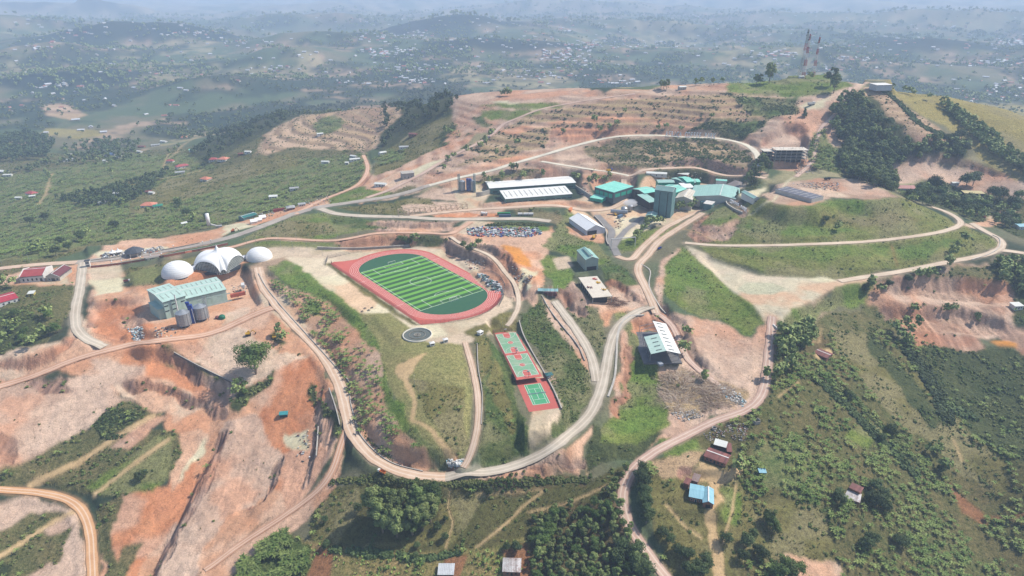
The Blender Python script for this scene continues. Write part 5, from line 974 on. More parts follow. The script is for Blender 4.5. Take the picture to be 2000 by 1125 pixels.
def lattice(name, label, cat, loc, w, h, w2, bays, mats, grp=None, rz=0, bw=.12, bands=1, head=True):
    o = thing(name, label, cat, loc, rz, grp); per = max(1, bays//bands)
    for bnd in range(bands):
        mb = MB()
        for k in range(bnd*per, min(bays, (bnd+1)*per)):
            t0, t1 = k/bays, (k+1)/bays; a = (w+(w2-w)*t0)/2; b = (w+(w2-w)*t1)/2; C0 = [(-a, -a), (a, -a), (a, a), (-a, a)]; C1 = [(-b, -b), (b, -b), (b, b), (-b, b)]
            for i in range(4):
                j = (i+1) % 4; p, q, p1, q1 = (*C0[i], h*t0), (*C0[j], h*t0), (*C1[i], h*t1), (*C1[j], h*t1)
                mb.beam(p, p1, bw*1.4); mb.beam(p, q1, bw*.8); mb.beam(q, p1, bw*.8); mb.beam(p1, q1, bw*.8)
        mb.part('lattice_section', mats[bnd % len(mats)], o)
    return o
q = onplane([(406, 621)], -10)[0]; lattice('lattice_tower', 'slim steel lattice tower beside the right silo of the mint factory', 'tower', (q[0], q[1], -10), 2.2, 19, 2.0, 10, [STEEL])
q = onplane([(378, 633)], -11)[0]; o = thing('elevator_tower', 'bright blue bucket elevator tower between the two steel silos', 'tower', (q[0], q[1], -11), .25)
MB().box((0, 0, 0), (3.2, 2.6, 17)).part('casing', BLUE, o); MB().beam((1.7, -.2, 1), (-2.5, .5, 19.5), 1.1).part('chute', BLUE, o); MB().box((-1.2, .3, 17), (2, 2, 2.4)).part('head', BLUE, o); MB().beam((1.9, -1.4, 0), (1.2, -1.4, 14), .35).part('pipe', WHITE, o)
q = onplane([(350, 618)], -10)[0]; o = thing('chimney_stack', 'slim white pipe stack rising above the left silo', 'chimney', (q[0], q[1], -10)); MB().cyl((0, 0, 0), .5, 19, 10).part('pipe', WHITE, o); MB().cyl((0, 0, 19), .8, .4, 10, .2).part('cap', STEEL, o)
CONTC = dict(red=paint('container_red', (196, 104, 76), (160, 80, 60), wave=(0, 1.5)), green=paint('container_green', (44, 152, 88), (36, 130, 74), wave=(0, 1.5)), blue=paint('container_blue', (84, 104, 126), (68, 86, 108), wave=(0, 1.5)), white=paint('container_white', (226, 226, 222), (200, 200, 196), wave=(0, 1.5)), dred=paint('container_maroon', (158, 74, 70), (130, 60, 56), wave=(0, 1.5)), orange=paint('container_orange', (236, 150, 92), (206, 124, 70), wave=(0, 1.5)), steel=paint('container_steel_blue', (92, 122, 150), (74, 100, 126), wave=(0, 1.5)))
def container(u, v, rz, lb, col, L=12, z=None, dz=0):
    q = ground_pt(u, v) if z is None else onplane([(u, v)], z)[0]; o = thing('shipping_container', lb, 'container', (q[0], q[1], q[2]+dz), rz, 'shipping containers on the site')
    MB().box((0, 0, .1), (L, 2.6, 2.7)).part('box_body', CONTC[col], o); mb = MB()
    for s_ in (-1, 1):
        for t in (-1, 1): mb.box((s_*(L/2-.1), t*1.27, 0), (.22, .14, 2.95))
        mb.box((0, s_*1.27, 2.75), (L, .14, .2)); mb.box((0, s_*1.27, 0), (L, .14, .2))
    mb.part('frame', CONTC[col], o); MB().box((L/2+.02, 0, .3), (.08, 2.2, 2.3)).part('door', CONTC[col], o); return o
container(465, 578, .55, 'orange red container near the right end of the mint factory', 'red', 12, -7); container(475, 560, -1.2, 'white container near the road bend above the mint factory', 'white', 6, -6)
container(545, 412, .5, 'maroon shipping container on the orange yard beside the main road', 'dred', 13); container(984, 420, .03, 'green container on the grey road, behind the blue one', 'green', 14); container(986, 424, .03, 'grey blue container on the grey road, in front of the green one', 'blue', 13); container(1211, 425, .9, 'steel blue container in the factory yard beside the ramp', 'steel', 8)
container(1114, 412, 1.3, 'orange container at the upper corner of the white tent hall', 'orange', 10)
def excavator(u, v, rz, lb, s_=1.0, col=YELLOW):
    q = ground_pt(u, v); o = thing('excavator', lb, 'excavator', (q[0], q[1], q[2]+.1), rz, 'yellow earthmoving machines')
    for y in (-1.2, 1.2): MB().box((0, y, 0), (4.0, .7, .9)).part('track', TYRE, o)
    MB().box((-.3, 0, 1.1), (3.2, 2.6, 1.1)).part('body', col, o); c_ = MB().box((.5, .7, 2.2), (1.4, 1.1, 1.2)).part('cab', col, o); MB().box((1.22, .7, 2.4), (.1, .9, .8)).part('window', GLASS, c_)
    MB().beam((1.1, -.3, 1.9), (3.8, -.3, 4.2), .5).beam((3.8, -.3, 4.2), (5.6, -.3, 1.8), .4).part('boom', col, o); MB().box((5.6, -.3, .9), (.8, 1.2, 1)).part('bucket', DARK, o); o.scale = (s_,)*3; return o
excavator(485, 655, .3, 'small yellow digger on the pale earth below the mint factory'); excavator(536, 661, 1.9, 'yellow digger beside the left dirt road'); excavator(1159, 466, 1, 'yellow loader in the yard below the white tent hall', .9); excavator(1202, 421, 2, 'yellow digger between the grey tanks and the steel blue container', .8); excavator(455, 453, .4, 'orange digger at the side of the main road near the white cylinder', 1.0, paint('machine_orange', (222, 120, 60), (190, 96, 44)))
def tipper(u, v, rz, lb, bed=YELLOW, cab=BLUE, s_=1.0, drum=False):
    q = ground_pt(u, v); o = thing('truck', lb, 'truck', (q[0], q[1], q[2]+.35), rz, 'trucks on the site roads')
    MB().box((0, 0, .7), (7.2, 1.2, .35)).part('chassis', DARK, o); c_ = MB().box((3.0, 0, 1.0), (1.7, 2.3, 2.1)).part('cab', cab, o); MB().box((3.87, 0, 2.0), (.08, 2.0, .8)).part('windscreen', GLASS, c_)
    if drum: MB().lathe((0, 0, 0), [(0, 0)], 3); m_ = MB(); m_.tube((-3.2, 0, 3.0), (1.6, 0, 2.2), 1.35, 14); m_.part('drum', WHITE, o)
    else: MB().box((-1.0, 0, 1.1), (5.2, 2.4, .2)).box((-1, -1.2, 1.1), (5.2, .12, 1.5)).box((-1, 1.2, 1.1), (5.2, .12, 1.5)).box((-3.6, 0, 1.1), (.12, 2.4, 1.5)).box((1.6, 0, 1.1), (.12, 2.4, 1.7)).part('tipper_bed', bed, o)
    for x in (2.7, -1.4, -2.7):
        for y in (-1.05, 1.05): MB().tube((x, y-.2, .5), (x, y+.2, .5), .52, 12).part('wheel', TYRE, o)
    o.scale = (s_,)*3; return o
tipper(945, 421, .1, 'white concrete mixer truck on the grey road left of the green container', WHITE, WHITE, 1.0, True); tipper(1190, 335, .6, 'blue cab truck with yellow raised bed on the pale branch road', YELLOW, BLUE, 1.1)
tipper(1584, 206, .4, 'white truck on the pale cut below the masts', WHITE, WHITE, 1.4); tipper(746, 925, 2.6, 'orange tipper with white cab on the edge of the main bend', paint('truck_orange', (216, 130, 70), (186, 104, 52)), WHITE, .7); tipper(1615, 352, .2, 'dark truck on the pink hilltop yard', DARK, DARK, .9)
tipper(1288, 487, .7, 'blue pickup sized truck on the road below the green slope', BLUE, BLUE, .6); tipper(248, 551, .3, 'small red and white truck left of the tall factory block', RED, WHITE, .7)
for i, u in enumerate((1016, 1027, 1037)):
    q = ground_pt(u, 421); o = thing('storage_tank', ['white horizontal tank, leftmost of the row of three on the grey road', 'white horizontal tank in the middle of the row of three on the grey road', 'white horizontal tank, rightmost of the row of three on the grey road'][i], 'tank', (q[0], q[1], q[2]), .03, 'white horizontal tanks')
    MB().tube((-2.6, 0, 1.9), (2.6, 0, 1.9), 1.35, 14).part('tank_body', WHITE, o, False)
    for s_ in (-1.6, 1.6): MB().box((s_, 0, 0), (.5, 2.0, 1.2)).part('saddle', DARK, o)
# covered dish, skips
q = ground_pt(434, 622); o = thing('water_tank', 'round green tank on the earth right of the silos', 'tank', (q[0], q[1], q[2]), 0); MB().lathe((0, 0, 0), [(2.4, 0), (2.5, .3), (2.4, 2.2), (1.6, 3.0), (.4, 3.2)], 18).part('tank_body', paint('tank_green', (30, 120, 90)), o); MB().cyl((0, 0, 3.2), .4, .3, 10).part('lid', DARK, o)
q = ground_pt(425, 622); o = thing('water_tank', 'small brown tank between silo and round green tank', 'tank', (q[0], q[1], q[2]), 0); MB().lathe((0, 0, 0), [(1.7, 0), (1.8, 1.6), (.8, 2.2), (.2, 2.3)], 14).part('tank_body', RUST, o); MB().cyl((0, 0, 2.2), .3, .3, 8).part('lid', DARK, o)
q = ground_pt(555, 812); o = thing('site_hut', 'teal open sided site hut standing alone on the orange yard', 'hut', (q[0], q[1], q[2]), .15)
MB().box((0, 0, 0), (5, 3.6, 1.6)).part('wall', paint('hut_dark_teal', (40, 90, 94)), o); slab = MB(); slab_roof(slab, 5.2, 4, 2.2, .8, .3); slab.part('roof', paint('hut_teal', (70, 160, 160), (50, 130, 134), wave=(0, 1)), o)
for x in (-2.4, 2.4):
    for y in (-1.7, 1.7): MB().beam((x, y, 1.5), (x, y, 2.4), .15).part('post', DARK, o)

# ------------------------------------------------------------------ houses by the left gate
r0, L, W_ = building('church', 'white church like house with dark red roof and stepped gables', 'house', P2("47 541,93 537,91 521,50 524"), -9, 5.5, 2.8, wall=WHITE, top=RED, ov=.2, spec=[('f', u, 1.2, 1.2, 2.2, 'window') for u in (-7, -3.5, 0, 3.5)]+[('f', 7, 0, 2, 3, 'door')])
for s_ in (-1, 1):
    m_ = MB(); m_.add([(s_*(L/2+.1), -W_/2-.4, -1), (s_*(L/2+.1), W_/2+.4, -1), (s_*(L/2+.1), W_/2+.4, 6.3), (s_*(L/2+.1), 0, 9.4), (s_*(L/2+.1), -W_/2-.4, 6.3), (s_*(L/2+.6), -W_/2-.4, -1), (s_*(L/2+.6), W_/2+.4, -1), (s_*(L/2+.6), W_/2+.4, 6.3), (s_*(L/2+.6), 0, 9.4), (s_*(L/2+.6), -W_/2-.4, 6.3)], [(0, 1, 2, 3, 4), (9, 8, 7, 6, 5), (0, 5, 6, 1), (1, 6, 7, 2), (2, 7, 8, 3), (3, 8, 9, 4), (4, 9, 5, 0)] if s_ < 0 else [(4, 3, 2, 1, 0), (5, 6, 7, 8, 9), (1, 6, 5, 0), (2, 7, 6, 1), (3, 8, 7, 2), (4, 9, 8, 3), (0, 5, 9, 4)]); m_.part('gable_parapet', WHITE, r0)
building('house', 'small house with dark maroon gable roof right of the white church', 'house', P2("101 540,128 540,127 523,102 524"), -9, 4.2, 3, wall=paint('cream_wall', (206, 198, 182)), top=paint('maroon_roof', (122, 66, 68), (98, 52, 56), wave=(0, 1)), turn=1, spec=[('l', 0, 0, 3, 2.6, 'door'), ('l', -3.5, 1, 1.2, 1.4, 'window'), ('l', 3.5, 1, 1.2, 1.4, 'window')])
building('house', 'long white house with bright red roof cut by the left edge of the picture', 'house', P2("-6 594,31 582,27 570,-10 578"), z_at(12, 600), 3.6, 1.6, wall=WHITE, top=paint('bright_red_roof', (190, 66, 78), (164, 54, 64), wave=(0, 1)), spec=[('f', u, 1, 1.4, 1.3, 'window') for u in (-4, 0, 4)]+[('f', 7, 0, 1.2, 2.3, 'door')])
building('hut', 'tiny hut with pale roof and yellow base between the red roofed house and the church', 'hut', P2("55 574,68 573,66 569,56 570"), z_at(62, 582), 2.6, .5, 'mono', wall=paint('yellow_wall', (206, 188, 110)), top=PALER, spec=[('f', 0, 0, 1, 2, 'door')])
o, _, _ = building('gatehouse', 'grey gatehouse with pillars in the brick boundary wall', 'gatehouse', P2("284 505,310 501,309 496,284 500"), -8, 3.6, .4, 'flat', wall=CONC, top=paint('gate_slab', (184, 168, 156)), spec=[('f', -5, 0, 1.2, 2.6, 'window'), ('f', 5, 0, 1.2, 2.6, 'window'), ('f', 0, 0, 4, 2.8, 'gateway')])
MB().box((0, 0, 3.62), (14, 5, .35)).part('roof_slab', paint('gate_slab', (184, 168, 156)), o)
o, _, _ = building('gatehouse', 'small black and white checkpoint tower at the road junction near the church', 'gatehouse', P2("165 512,174 511,174 506,166 507"), -9.5, 6.5, .3, 'flat', wall=WHITE, top=DARK, L=3.6, W_=3.6, spec=[('f', 0, 4, 2.8, 1.6, 'window'), ('f', 0, 1, 2.8, 1.6, 'window'), ('l', 0, 4, 2.4, 1.6, 'window')]); MB().box((0, 0, 6.5), (4.6, 4.6, .3)).part('roof_slab', DARK, o)
q = onplane([(262, 490)], -5)[0]; o = thing('pavilion', 'eight sided pavilion with charcoal roof behind the boundary road', 'pavilion', (q[0], q[1], -8.5)); MB().lathe((0, 0, 0), [(9.5, 3.2), (9.4, 3.6), (5.5, 6.0), (.2, 8.2)], 8).part('roof', CHAR, o)
for i in range(8): MB().beam((8.2*math.cos(i*math.pi/4), 8.2*math.sin(i*math.pi/4), -.5), (8.2*math.cos(i*math.pi/4), 8.2*math.sin(i*math.pi/4), 3.4), .5).part('column', WHITE, o)
MB().cyl((0, 0, -.5), 5.5, 3.8, 8).part('wall', paint('pale_wall', (206, 200, 192)), o)
for u, v, lb in ((221, 497, 'left white peaked canopy beside the charcoal pavilion'), (232, 495, 'right white peaked canopy beside the charcoal pavilion')):
    q = onplane([(u, v)], -8)[0]; o = thing('peaked_canopy', lb, 'canopy', (q[0], q[1], -8.5), .3, 'white peaked canopies by the pavilion'); MB().lathe((0, 0, 0), [(3.8, 2.8), (3.7, 3.1), (1.4, 3.9), (.5, 5.2), (.1, 6.6)], 8).part('canopy', MEMB, o)
    for x in (-2.3, 2.3):
        for y in (-2.3, 2.3): MB().beam((x, y, -.5), (x, y, 3), .18).part('post', STEEL, o)
wall_line('boundary_wall', 'long red brick boundary wall left of the grey gatehouse', "178 523,200 521,240 516,282 509", 2.0, .5, BRICK); wall_line('boundary_wall', 'red brick boundary wall between the gatehouse and the star tent', "312 504,350 497,400 488,445 478", 2.2, .5, BRICK)
wall_line('boundary_wall', 'thin pale wall on the valley side of the boundary road', "178 510,230 503,300 492,340 486,390 476", 1.2, .3, paint('pale_rail', (206, 196, 176)))
lp = thing('street_lamp', 'street lamp with a white globe along the boundary road', 'street lamp', tuple(hit([(220, 520)])[0]), 0, 'globe street lamps along the boundary road')
MB().cyl((0, 0, -.3), .1, 4.8, 6).part('pole', STEEL, lp); MB().lathe((0, 0, 5.0), [(.02, -.62), (.45, -.45), (.64, 0), (.45, .45), (.02, .62)], 10).part('globe', MEMB, lp, True)
def put(src, u, v, rz=0, s_=1, lb=None, off=0):
    q = ground_pt(u, v); c_ = copy_tree(src); c_.location = (q[0], q[1], q[2]+off); c_.rotation_euler = (0, 0, rz); c_.scale = (s_,)*3
    if lb: c_['label'] = lb
    return c_
for u, v in P2("239 518,257 515,276 511,296 508,317 505,206 511,225 508,244 505,262 502,280 499,300 495,320 492,413 478,397 481,340 489"): put(lp, u, v)
pole = thing('lamp_pole', 'thin pale roadside pole', 'pole', tuple(hit([(520, 475)])[0]), 0, 'thin pale poles along the dirt tracks'); MB().cyl((0, 0, -.3), .11, 8.3, 6, .07).part('shaft', STEEL, pole); MB().beam((0, 0, 7.9), (1.5, 0, 8.1), .12).part('arm', STEEL, pole)
for u, v in P2("500 474,544 471,579 470,611 469,633 472,482 477,549 484,572 486,600 488,660 468,700 462,630 500,583 572,528 538,640 425,700 430,664 400,735 400,1335 475,1376 425,1317 465,1338 620,1285 570,1280 540,1296 600,1322 590,1250 478,810 755,1033 635,982 640,5 520,58 513,1370 340,1440 345,1520 372,1465 268,1375 262"): put(pole, u, v, rz=u*.7)
# ------------------------------------------------------------------ works strip north of the main road
q = ground_pt(411, 446); o = thing('cement_silo', 'tall white cement cylinder with conveyor on the orange strip', 'silo', (q[0], q[1], q[2]), .4); MB().cyl((-1, 1, 4), 2.0, 13, 16).part('tank', MEMB, o, True); MB().cyl((-1, 1, 2.4), .6, 1.7, 16, 2.0).part('cone', WHITE, o)
for x in (-2.4, .4):
    for y in (-.4, 2.4): MB().beam((x, y, -1), (x, y, 4.2), .3).part('leg', STEEL, o)
MB().beam((1, 0, 4.6), (9, -1.5, 1.4), 1.3).part('conveyor', WHITE, o); MB().box((10, -2, -.5), (4.5, 4, 3.4)).part('mixer_house', GREYR, o)
building('shed', 'long dark teal shed on the orange strip by the white cement cylinder', 'shed', P2("468.7 424,480 427,498 418,488 414"), z_at(480, 429), 3.2, 1.2, wall=DKTEAL, top=paint('deep_teal_roof', (52, 122, 116), (44, 104, 100), wave=(0, 1)), turn=1)
for i, (u, v, lb) in enumerate(((496, 436, 'left white marquee beside the main road'), (505, 433, 'middle white marquee beside the main road'), (513, 428, 'right white marquee beside the main road'))):
    q = ground_pt(u, v); o = thing('marquee', lb, 'tent', (q[0], q[1], q[2]), .5, 'white marquees beside the main road'); slab = MB(); slab_roof(slab, 7, 6, 2.6, 2.2, .2); slab.part('roof', MEMB, o); MB().box((0, 0, -.3), (6.8, 5.8, 2.8)).part('side_wall', WHITE, o)
def cottage(u, v, rz, L, W_, h, rise, wall, top, lb, roof='gable', cat='house', name='house', det=True, z=None, sc=1):
    q = ground_pt(u, v) if z is None else onplane([(u, v)], z)[0]; o = thing(name, lb, cat, (q[0], q[1], q[2]), rz); mb = MB()
    if roof == 'gable': gable_walls(mb, L, W_, h, rise)
    else: mb.box((0, 0, -1.5), (L, W_, h+1.5))
    mb.part('wall', wall, o); m2 = MB()
    if roof == 'hip': hip_roof(m2, L, W_, h+.02, rise, .6)
    else: slab_roof(m2, L, W_, h, rise, .45, mono=(roof == 'mono'))
    m2.part('roof', top, o)
    if det: openings(o, L, W_, [('f', -L*.28, .9, 1.1, 1.1, 'window'), ('f', L*.28, .9, 1.1, 1.1, 'window'), ('f', 0, 0, 1.0, 2.0, 'door')])
    return o
cottage(534, 387, .2, 10, 5, 2.6, .8, WHITE, PALER, 'white shed at the edge of the banana slope above the orange yard', 'mono', 'shed', 'shed'); cottage(568, 409, .4, 9, 8, 3, 2, MUD, GREYR, 'brown site house with grey hip roof beside the main road', 'hip'); cottage(590, 402, .4, 8, 4, 2.4, .6, WHITE, GREYR, 'low grey roofed site hut uphill of the brown site house', 'mono', 'hut', 'hut')
VH = [(63, 380, 'R', 16, 11, 'red roofed house alone in the valley at the left edge'), (37, 389, 'W', 9, 4, 'small white shed below the red roofed valley house'), (64, 386, 'W', 8, 4, 'white shed beside the red roofed valley house'), (6, 337, 'W', 22, 9, 'large pale roofed house at the left edge of the valley'), (16, 344, 'W', 14, 6, 'pale house just below the large pale roofed house at the left edge'),
      (133, 314, 'G', 18, 12, 'grey white house among trees in the left valley'), (135, 303, 'W', 9, 6, 'small white roofed house above the grey white valley house'), (216, 304, 'B', 16, 13, 'blue roofed house in the left valley'), (233, 308, 'W', 11, 7, 'white house right beside the blue roofed valley house'), (206, 316, 'W', 7, 6, 'small white house below the blue roofed valley house'), (177, 297, 'G', 11, 6, 'low grey house left of the blue roofed valley house'),
      (273, 298, 'W', 13, 6, 'long white roofed shed in the left valley'), (277, 288, 'K', 13, 9, 'rust roofed house above the long white roofed shed'), (304, 285, 'G', 17, 10, 'grey blue roofed house right of the long white roofed shed'), (320, 278, 'W', 14, 7, 'white roofed house above the grey blue roofed one'), (377, 295, 'T', 12, 8, 'turquoise roofed house at the foot of the wooded spur'), (360, 270, 'O', 12, 10, 'orange roofed house near the top of the valley trees'),
      (437, 313, 'O', 15, 13, 'orange hip roofed house in a walled compound below the spur'), (416, 314, 'R', 13, 9, 'dull red roofed house left of the orange compound house'), (356, 327, 'R', 20, 9, 'long dull red roofed house inside a curved hedge'), (333, 317, 'R', 12, 7, 'bright red roofed house at the left end of the curved hedge'), (352, 339, 'G', 14, 8, 'grey roofed house below the curved hedge'), (403, 352, 'O', 14, 11, 'orange roofed house alone below the compound'),
      (291, 403, 'O', 17, 13, 'large orange roofed house in the banana slope'), (309, 405, 'E', 11, 9, 'green roofed building touching the large orange roofed house'), (231, 381, 'W', 12, 8, 'white roofed shed on the valley lane'), (227, 376, 'W', 8, 5, 'small white shed behind the white roofed shed on the valley lane'), (201, 398, 'G', 11, 8, 'grey roofed house in the banana slope'), (297, 379, 'W', 7, 5, 'small white and brown house below the valley lane'), (291, 377, 'K', 8, 6, 'small rust roofed house below the valley lane'), (360, 440, 'W', 6, 4, 'tiny white shed at the edge of the orange strip'),
      (636, 319, 'W', 11, 5, 'white roofed shed standing alone in the green banana field'), (693, 314, 'W', 15, 6, 'long white roofed building at the right of the banana field'), (691, 308, 'W', 10, 5, 'white roofed shed behind the long white roofed building'), (678, 321, 'W', 5, 4, 'tiny white hut below the long white roofed building'), (625, 264, 'W', 10, 6, 'white shed under the planted pink slope'), (808, 265, 'K', 13, 8, 'rust roofed house on the dry grass slope'), (789, 290, 'G', 13, 9, 'grey white house on the slope right of the banana field'), (747, 301, 'W', 10, 8, 'white and brown house left of the grey white slope house'),
      (744, 363, 'W', 14, 7, 'white plastered unfinished house on the pale earth'), (575, 371, 'G', 11, 7, 'grey roofed hut in the corner of the banana field'), (440, 312, 'W', 6, 4, 'tiny white hut in the orange house compound'), (485, 299, 'W', 10, 6, 'white roofed house in the trees left of the pink plots'), (470, 303, 'K', 8, 6, 'small brown house in the trees left of the pink plots')]
VMAT = {'R': paint('dull_red_roof', (184, 92, 92), (160, 78, 76), wave=(0, .8)), 'W': PALER, 'G': GREYR, 'B': paint('slate_blue_roof', (96, 118, 156), (80, 100, 134), wave=(0, .8)), 'K': RUST, 'T': TEALR, 'O': ORANGE, 'E': paint('bottle_green_roof', (50, 140, 110), (40, 116, 92), wave=(0, .8))}
for i, (u, v, k, L, W_, lb) in enumerate(VH):
    cottage(u, v, ((i*37) % 11-5)*.12+.15, L, W_, 3, 1.6+.12*W_ if k in 'ORB' else 1.0, WHITE if k != 'K' else MUD, VMAT[k], lb, 'hip' if k in 'ORBE' else 'gable')
o = cottage(796, 346, .35, 15, 10, 6, .4, CONC, CONC, 'grey concrete block building beside the dirt track on the pale cut', 'mono')
# ------------------------------------------------------------------ middle: silos, long warehouses, truss
for u, v, r_, h_, mt, lb in ((903, 375, 3.4, 11, STEEL, 'grey silo at the left of the blue pair'), (914, 375.5, 1.7, 14, BLUE, 'slim blue silo, left of the blue pair'), (918.5, 375, 1.7, 13.5, BLUE, 'slim blue silo, right of the blue pair'), (923, 374.5, 3.2, 11, STEEL, 'grey silo at the right of the blue pair')): silo(u, v, 12, r_, h_, lb, 2, mt, 'silos left of the long warehouses')
for u, lb in ((897, 'steel lattice tower at the left of the silo group'), (927, 'steel lattice tower at the right of the silo group')):
    q = onplane([(u, 376)], 12)[0]; lattice('lattice_tower', lb, 'tower', (q[0], q[1], 12), 2.4, 22, 2.2, 10, [paint('pale_green_steel', (150, 176, 172))], 'steel lattice towers by the silos', bw=.22)
def wh_spec(L, n_): return [('f', -L/2+(i+.5)*L/n_, .2, L/n_*.7, 1.1, 'louvre') for i in range(n_)]
building('warehouse', 'long narrow white roofed warehouse, the farther of the two', 'warehouse', P2("956 368,1120.5 357,1113 343.5,947 354"), 12, 5.4, 1.8, wall=paint('sage_cladding', (120, 150, 134), (104, 134, 118), wave=(0, .2, .12, .3)), top=paint('white_roof', (240, 240, 234), (224, 222, 214), wave=(1, 1.2)), spec=wh_spec(100, 12), omat=SHADE)
building('warehouse', 'long white roofed warehouse with slatted roof lights, the nearer of the two', 'warehouse', P2("988 389,1116.5 378.5,1104 366.5,976 375.5"), 11.5, 5.0, 2.0, 'mono', wall=PM[('sage_cladding', (120, 150, 134))], top=PM[('white_roof', (240, 240, 234))], vents=13, spec=wh_spec(78, 12), omat=SHADE)
a = onplane(P2("779 421,913 408"), 7.5); L = float(np.hypot(*(a[1]-a[0])[:2])); o = thing('truss_frame', 'long cream steel truss frame lying beside the yard road', 'truss', tuple(a[0]), math.atan2(a[1][1]-a[0][1], a[1][0]-a[0][0])); NB = 13
for i in range(NB+1):
    x = L*i/NB; MB().beam((x, 0, 0), (x, 0, 5.8), .5).beam((x, 5, 0), (x, 5, 5.8), .5).beam((x, 0, 5.8), (x, 5, 5.8), .35).part('portal', CREAM, o)
for z, y, nm in ((5.8, 0, 'top_chord'), (5.8, 5, 'top_chord'), (.2, 0, 'bottom_chord'), (.2, 5, 'bottom_chord')): MB().beam((0, y, z), (L, y, z), .55).part(nm, CREAM, o)
for i in range(NB):
    x = L*i/NB; x2 = L*(i+1)/NB; MB().beam((x, 0, 0), (x2, 0, 5.8), .3).part('brace', CREAM, o)
# ------------------------------------------------------------------ green and black hall, white tent hall
TQ = paint('turquoise_panel', (54, 180, 150), (44, 160, 132), wave=(0, .6)); SLATE = paint('slate_cladding', (84, 96, 100), (70, 80, 84), wave=(0, .8))
building('factory_hall', 'turquoise roofed hall with dark walls and large turquoise panels near the long warehouses', 'factory', P2("1163 366.4,1204.4 377,1231 364.5,1198.8 354.4"), 12, 11.5, 1.0, 'mono', wall=SLATE, top=TEALR, ov=.1,
         spec=[('f', u, 4.4, 5.2, 4.6, 'panel') for u in (-10, -3.5, 3.2, 9.7)]+[('r', u, 5.4, 8, 3.8, 'panel') for u in (-10, 0, 10)], omat=TQ, L=29)
building('factory_annex', 'low turquoise annex at the left corner of the dark walled hall', 'factory', P2("1154 386,1176.5 390,1183 384.5,1160 380.5"), 11, 4.6, .8, 'mono', wall=TQ, top=TEALR)
o, L, W_ = building('tent_hall', 'large white tent hall with open dark gable beside the factory service road', 'tent', P2("1139 451,1175.5 447,1152 421,1118 426"), 7, 5, 4.5, wall=paint('tent_wall', (224, 226, 230), (200, 204, 210)), top=MEMB, turn=1, ov=.2)
MB().box((-L/2-.1, W_*.2, 0), (.3, W_*.5, 4.2)).part('doorway', SHADE, o)
for x in np.linspace(-L/2+1, L/2-1, 9): MB().beam((x, -W_/2-.15, 0), (x, -W_/2-.15, 5), .3).part('wall_post', paint('grey_post', (150, 154, 160)), o)
# ------------------------------------------------------------------ main factory
def FB(lb, s, base, h, rise=1.5, roof='gable', wall=BEIGE, top=GREYGREEN, **kw): return building(kw.pop('name', 'factory_hall'), lb, kw.pop('cat', 'factory'), P2(s), base, h, rise, roof, wall, top, **kw)
TF = FB('tall dark teal factory tower with two dark vertical strips', "1279 371,1311 375,1321 368,1290 364", 11, 28, 3.0, wall=DKTEAL, top=paint('tower_roof', (132, 164, 158), (116, 146, 142)), L=18.5, W_=15, turn=0, ov=.15, name='factory_tower', cat='tower')
openings(TF[0], TF[1], TF[2], [('f', -3.6, 0.4, .7, 26, 'wall_strip'), ('f', 4.6, 0.4, .7, 26, 'wall_strip')], DARK)
FB('beige shed with cream roof right of the teal tower', "1318 387,1353 390,1360 375,1332 371", 12, 11, 2.6, wall=BEIGE, top=paint('cream_roof', (222, 212, 194), (204, 192, 172), wave=(0, 1)), vents=7, turn=1)
FB('bright turquoise roofed hall directly behind the teal tower', "1313 381,1331 369.5,1316 360,1292 362.7", 12, 13, 2.2, wall=TQ, top=TEALR, vents=7)
FB('dark brown walled hall with turquoise roof left of the teal tower', "1252 381.3,1277 373,1269 365.3,1244 366", 12, 9.5, 1.6, wall=paint('umber_cladding', (110, 102, 90), (92, 86, 76), wave=(0, .8)), top=TEALR, spec=[('l', u, 2, 2.4, 5, 'opening') for u in (-6, -1, 4)], omat=SHADE)
FB('grey green lean to roof in front of the dark brown walled hall', "1261 397,1273 394.7,1273 380.5,1252 383", 12, 6.5, 2.2, 'mono', wall=SHADE, top=GREYGREEN)
FB('grey green roofed hall with turquoise wall at the back left of the factory', "1285 357,1316 356.3,1313 351,1282.7 351", 13, 7.5, 1.2, wall=TQ, top=GREYGREEN)
FB('narrow grey green roof left of the highest turquoise roof at the back', "1327 358,1337 356.7,1328 345,1320 347", 13, 9, 1, wall=DKTEAL, top=GREYGREEN)
FB('highest bright turquoise roof at the back of the factory', "1338 356.5,1351 354,1343 345.3,1328.5 345", 13, 10.5, 1.8, wall=TQ, top=TEALR)
FB('grey green roofed hall right of the highest turquoise roof', "1351.5 356.5,1361 357,1354.7 349.5,1345 349", 13, 8, 1, wall=DKTEAL, top=GREYGREEN)
FB('small turquoise roof at the right end of the back row', "1361 356,1366 355,1364.5 350,1355.5 349", 13, 7, 1, wall=TQ, top=TEALR)
FB('white flat roofed hall in the middle of the factory', "1336 367,1360 366.7,1343 358,1325 359", 13, 8, .6, 'mono', wall=DKTEAL, top=paint('white_roof', (240, 240, 234)), ov=.2)
FB('dark green walled low hall behind the cream roofed shed', "1340 371,1378 374,1376 367,1345 365", 13, 7, .5, 'mono', wall=paint('deep_green_cladding', (46, 120, 96), (38, 100, 82), wave=(0, .8)), top=paint('grey_flat_roof', (130, 136, 138)))
FB('large grey green gabled hall on the right of the factory', "1369 394,1428 396,1446 366,1390 357.5", 14, 9, 4.2, wall=BEIGE, top=GREYGREEN, turn=1, L=62, W_=46, ov=.3)
FB('low teal roofed link between the cream roofed shed and the large gabled hall', "1358 396,1369 394,1378 377,1361 376", 13, 6, .6, 'mono', wall=DKTEAL, top=GREYGREEN)
FB('small flat white roofed entrance block in front of the large gabled hall', "1373 397,1391 400,1395 394.5,1382 392.5", 16, 5.5, .3, 'mono', wall=DKTEAL, top=paint('entrance_roof', (232, 226, 216)), ov=.5, name='entrance_block')
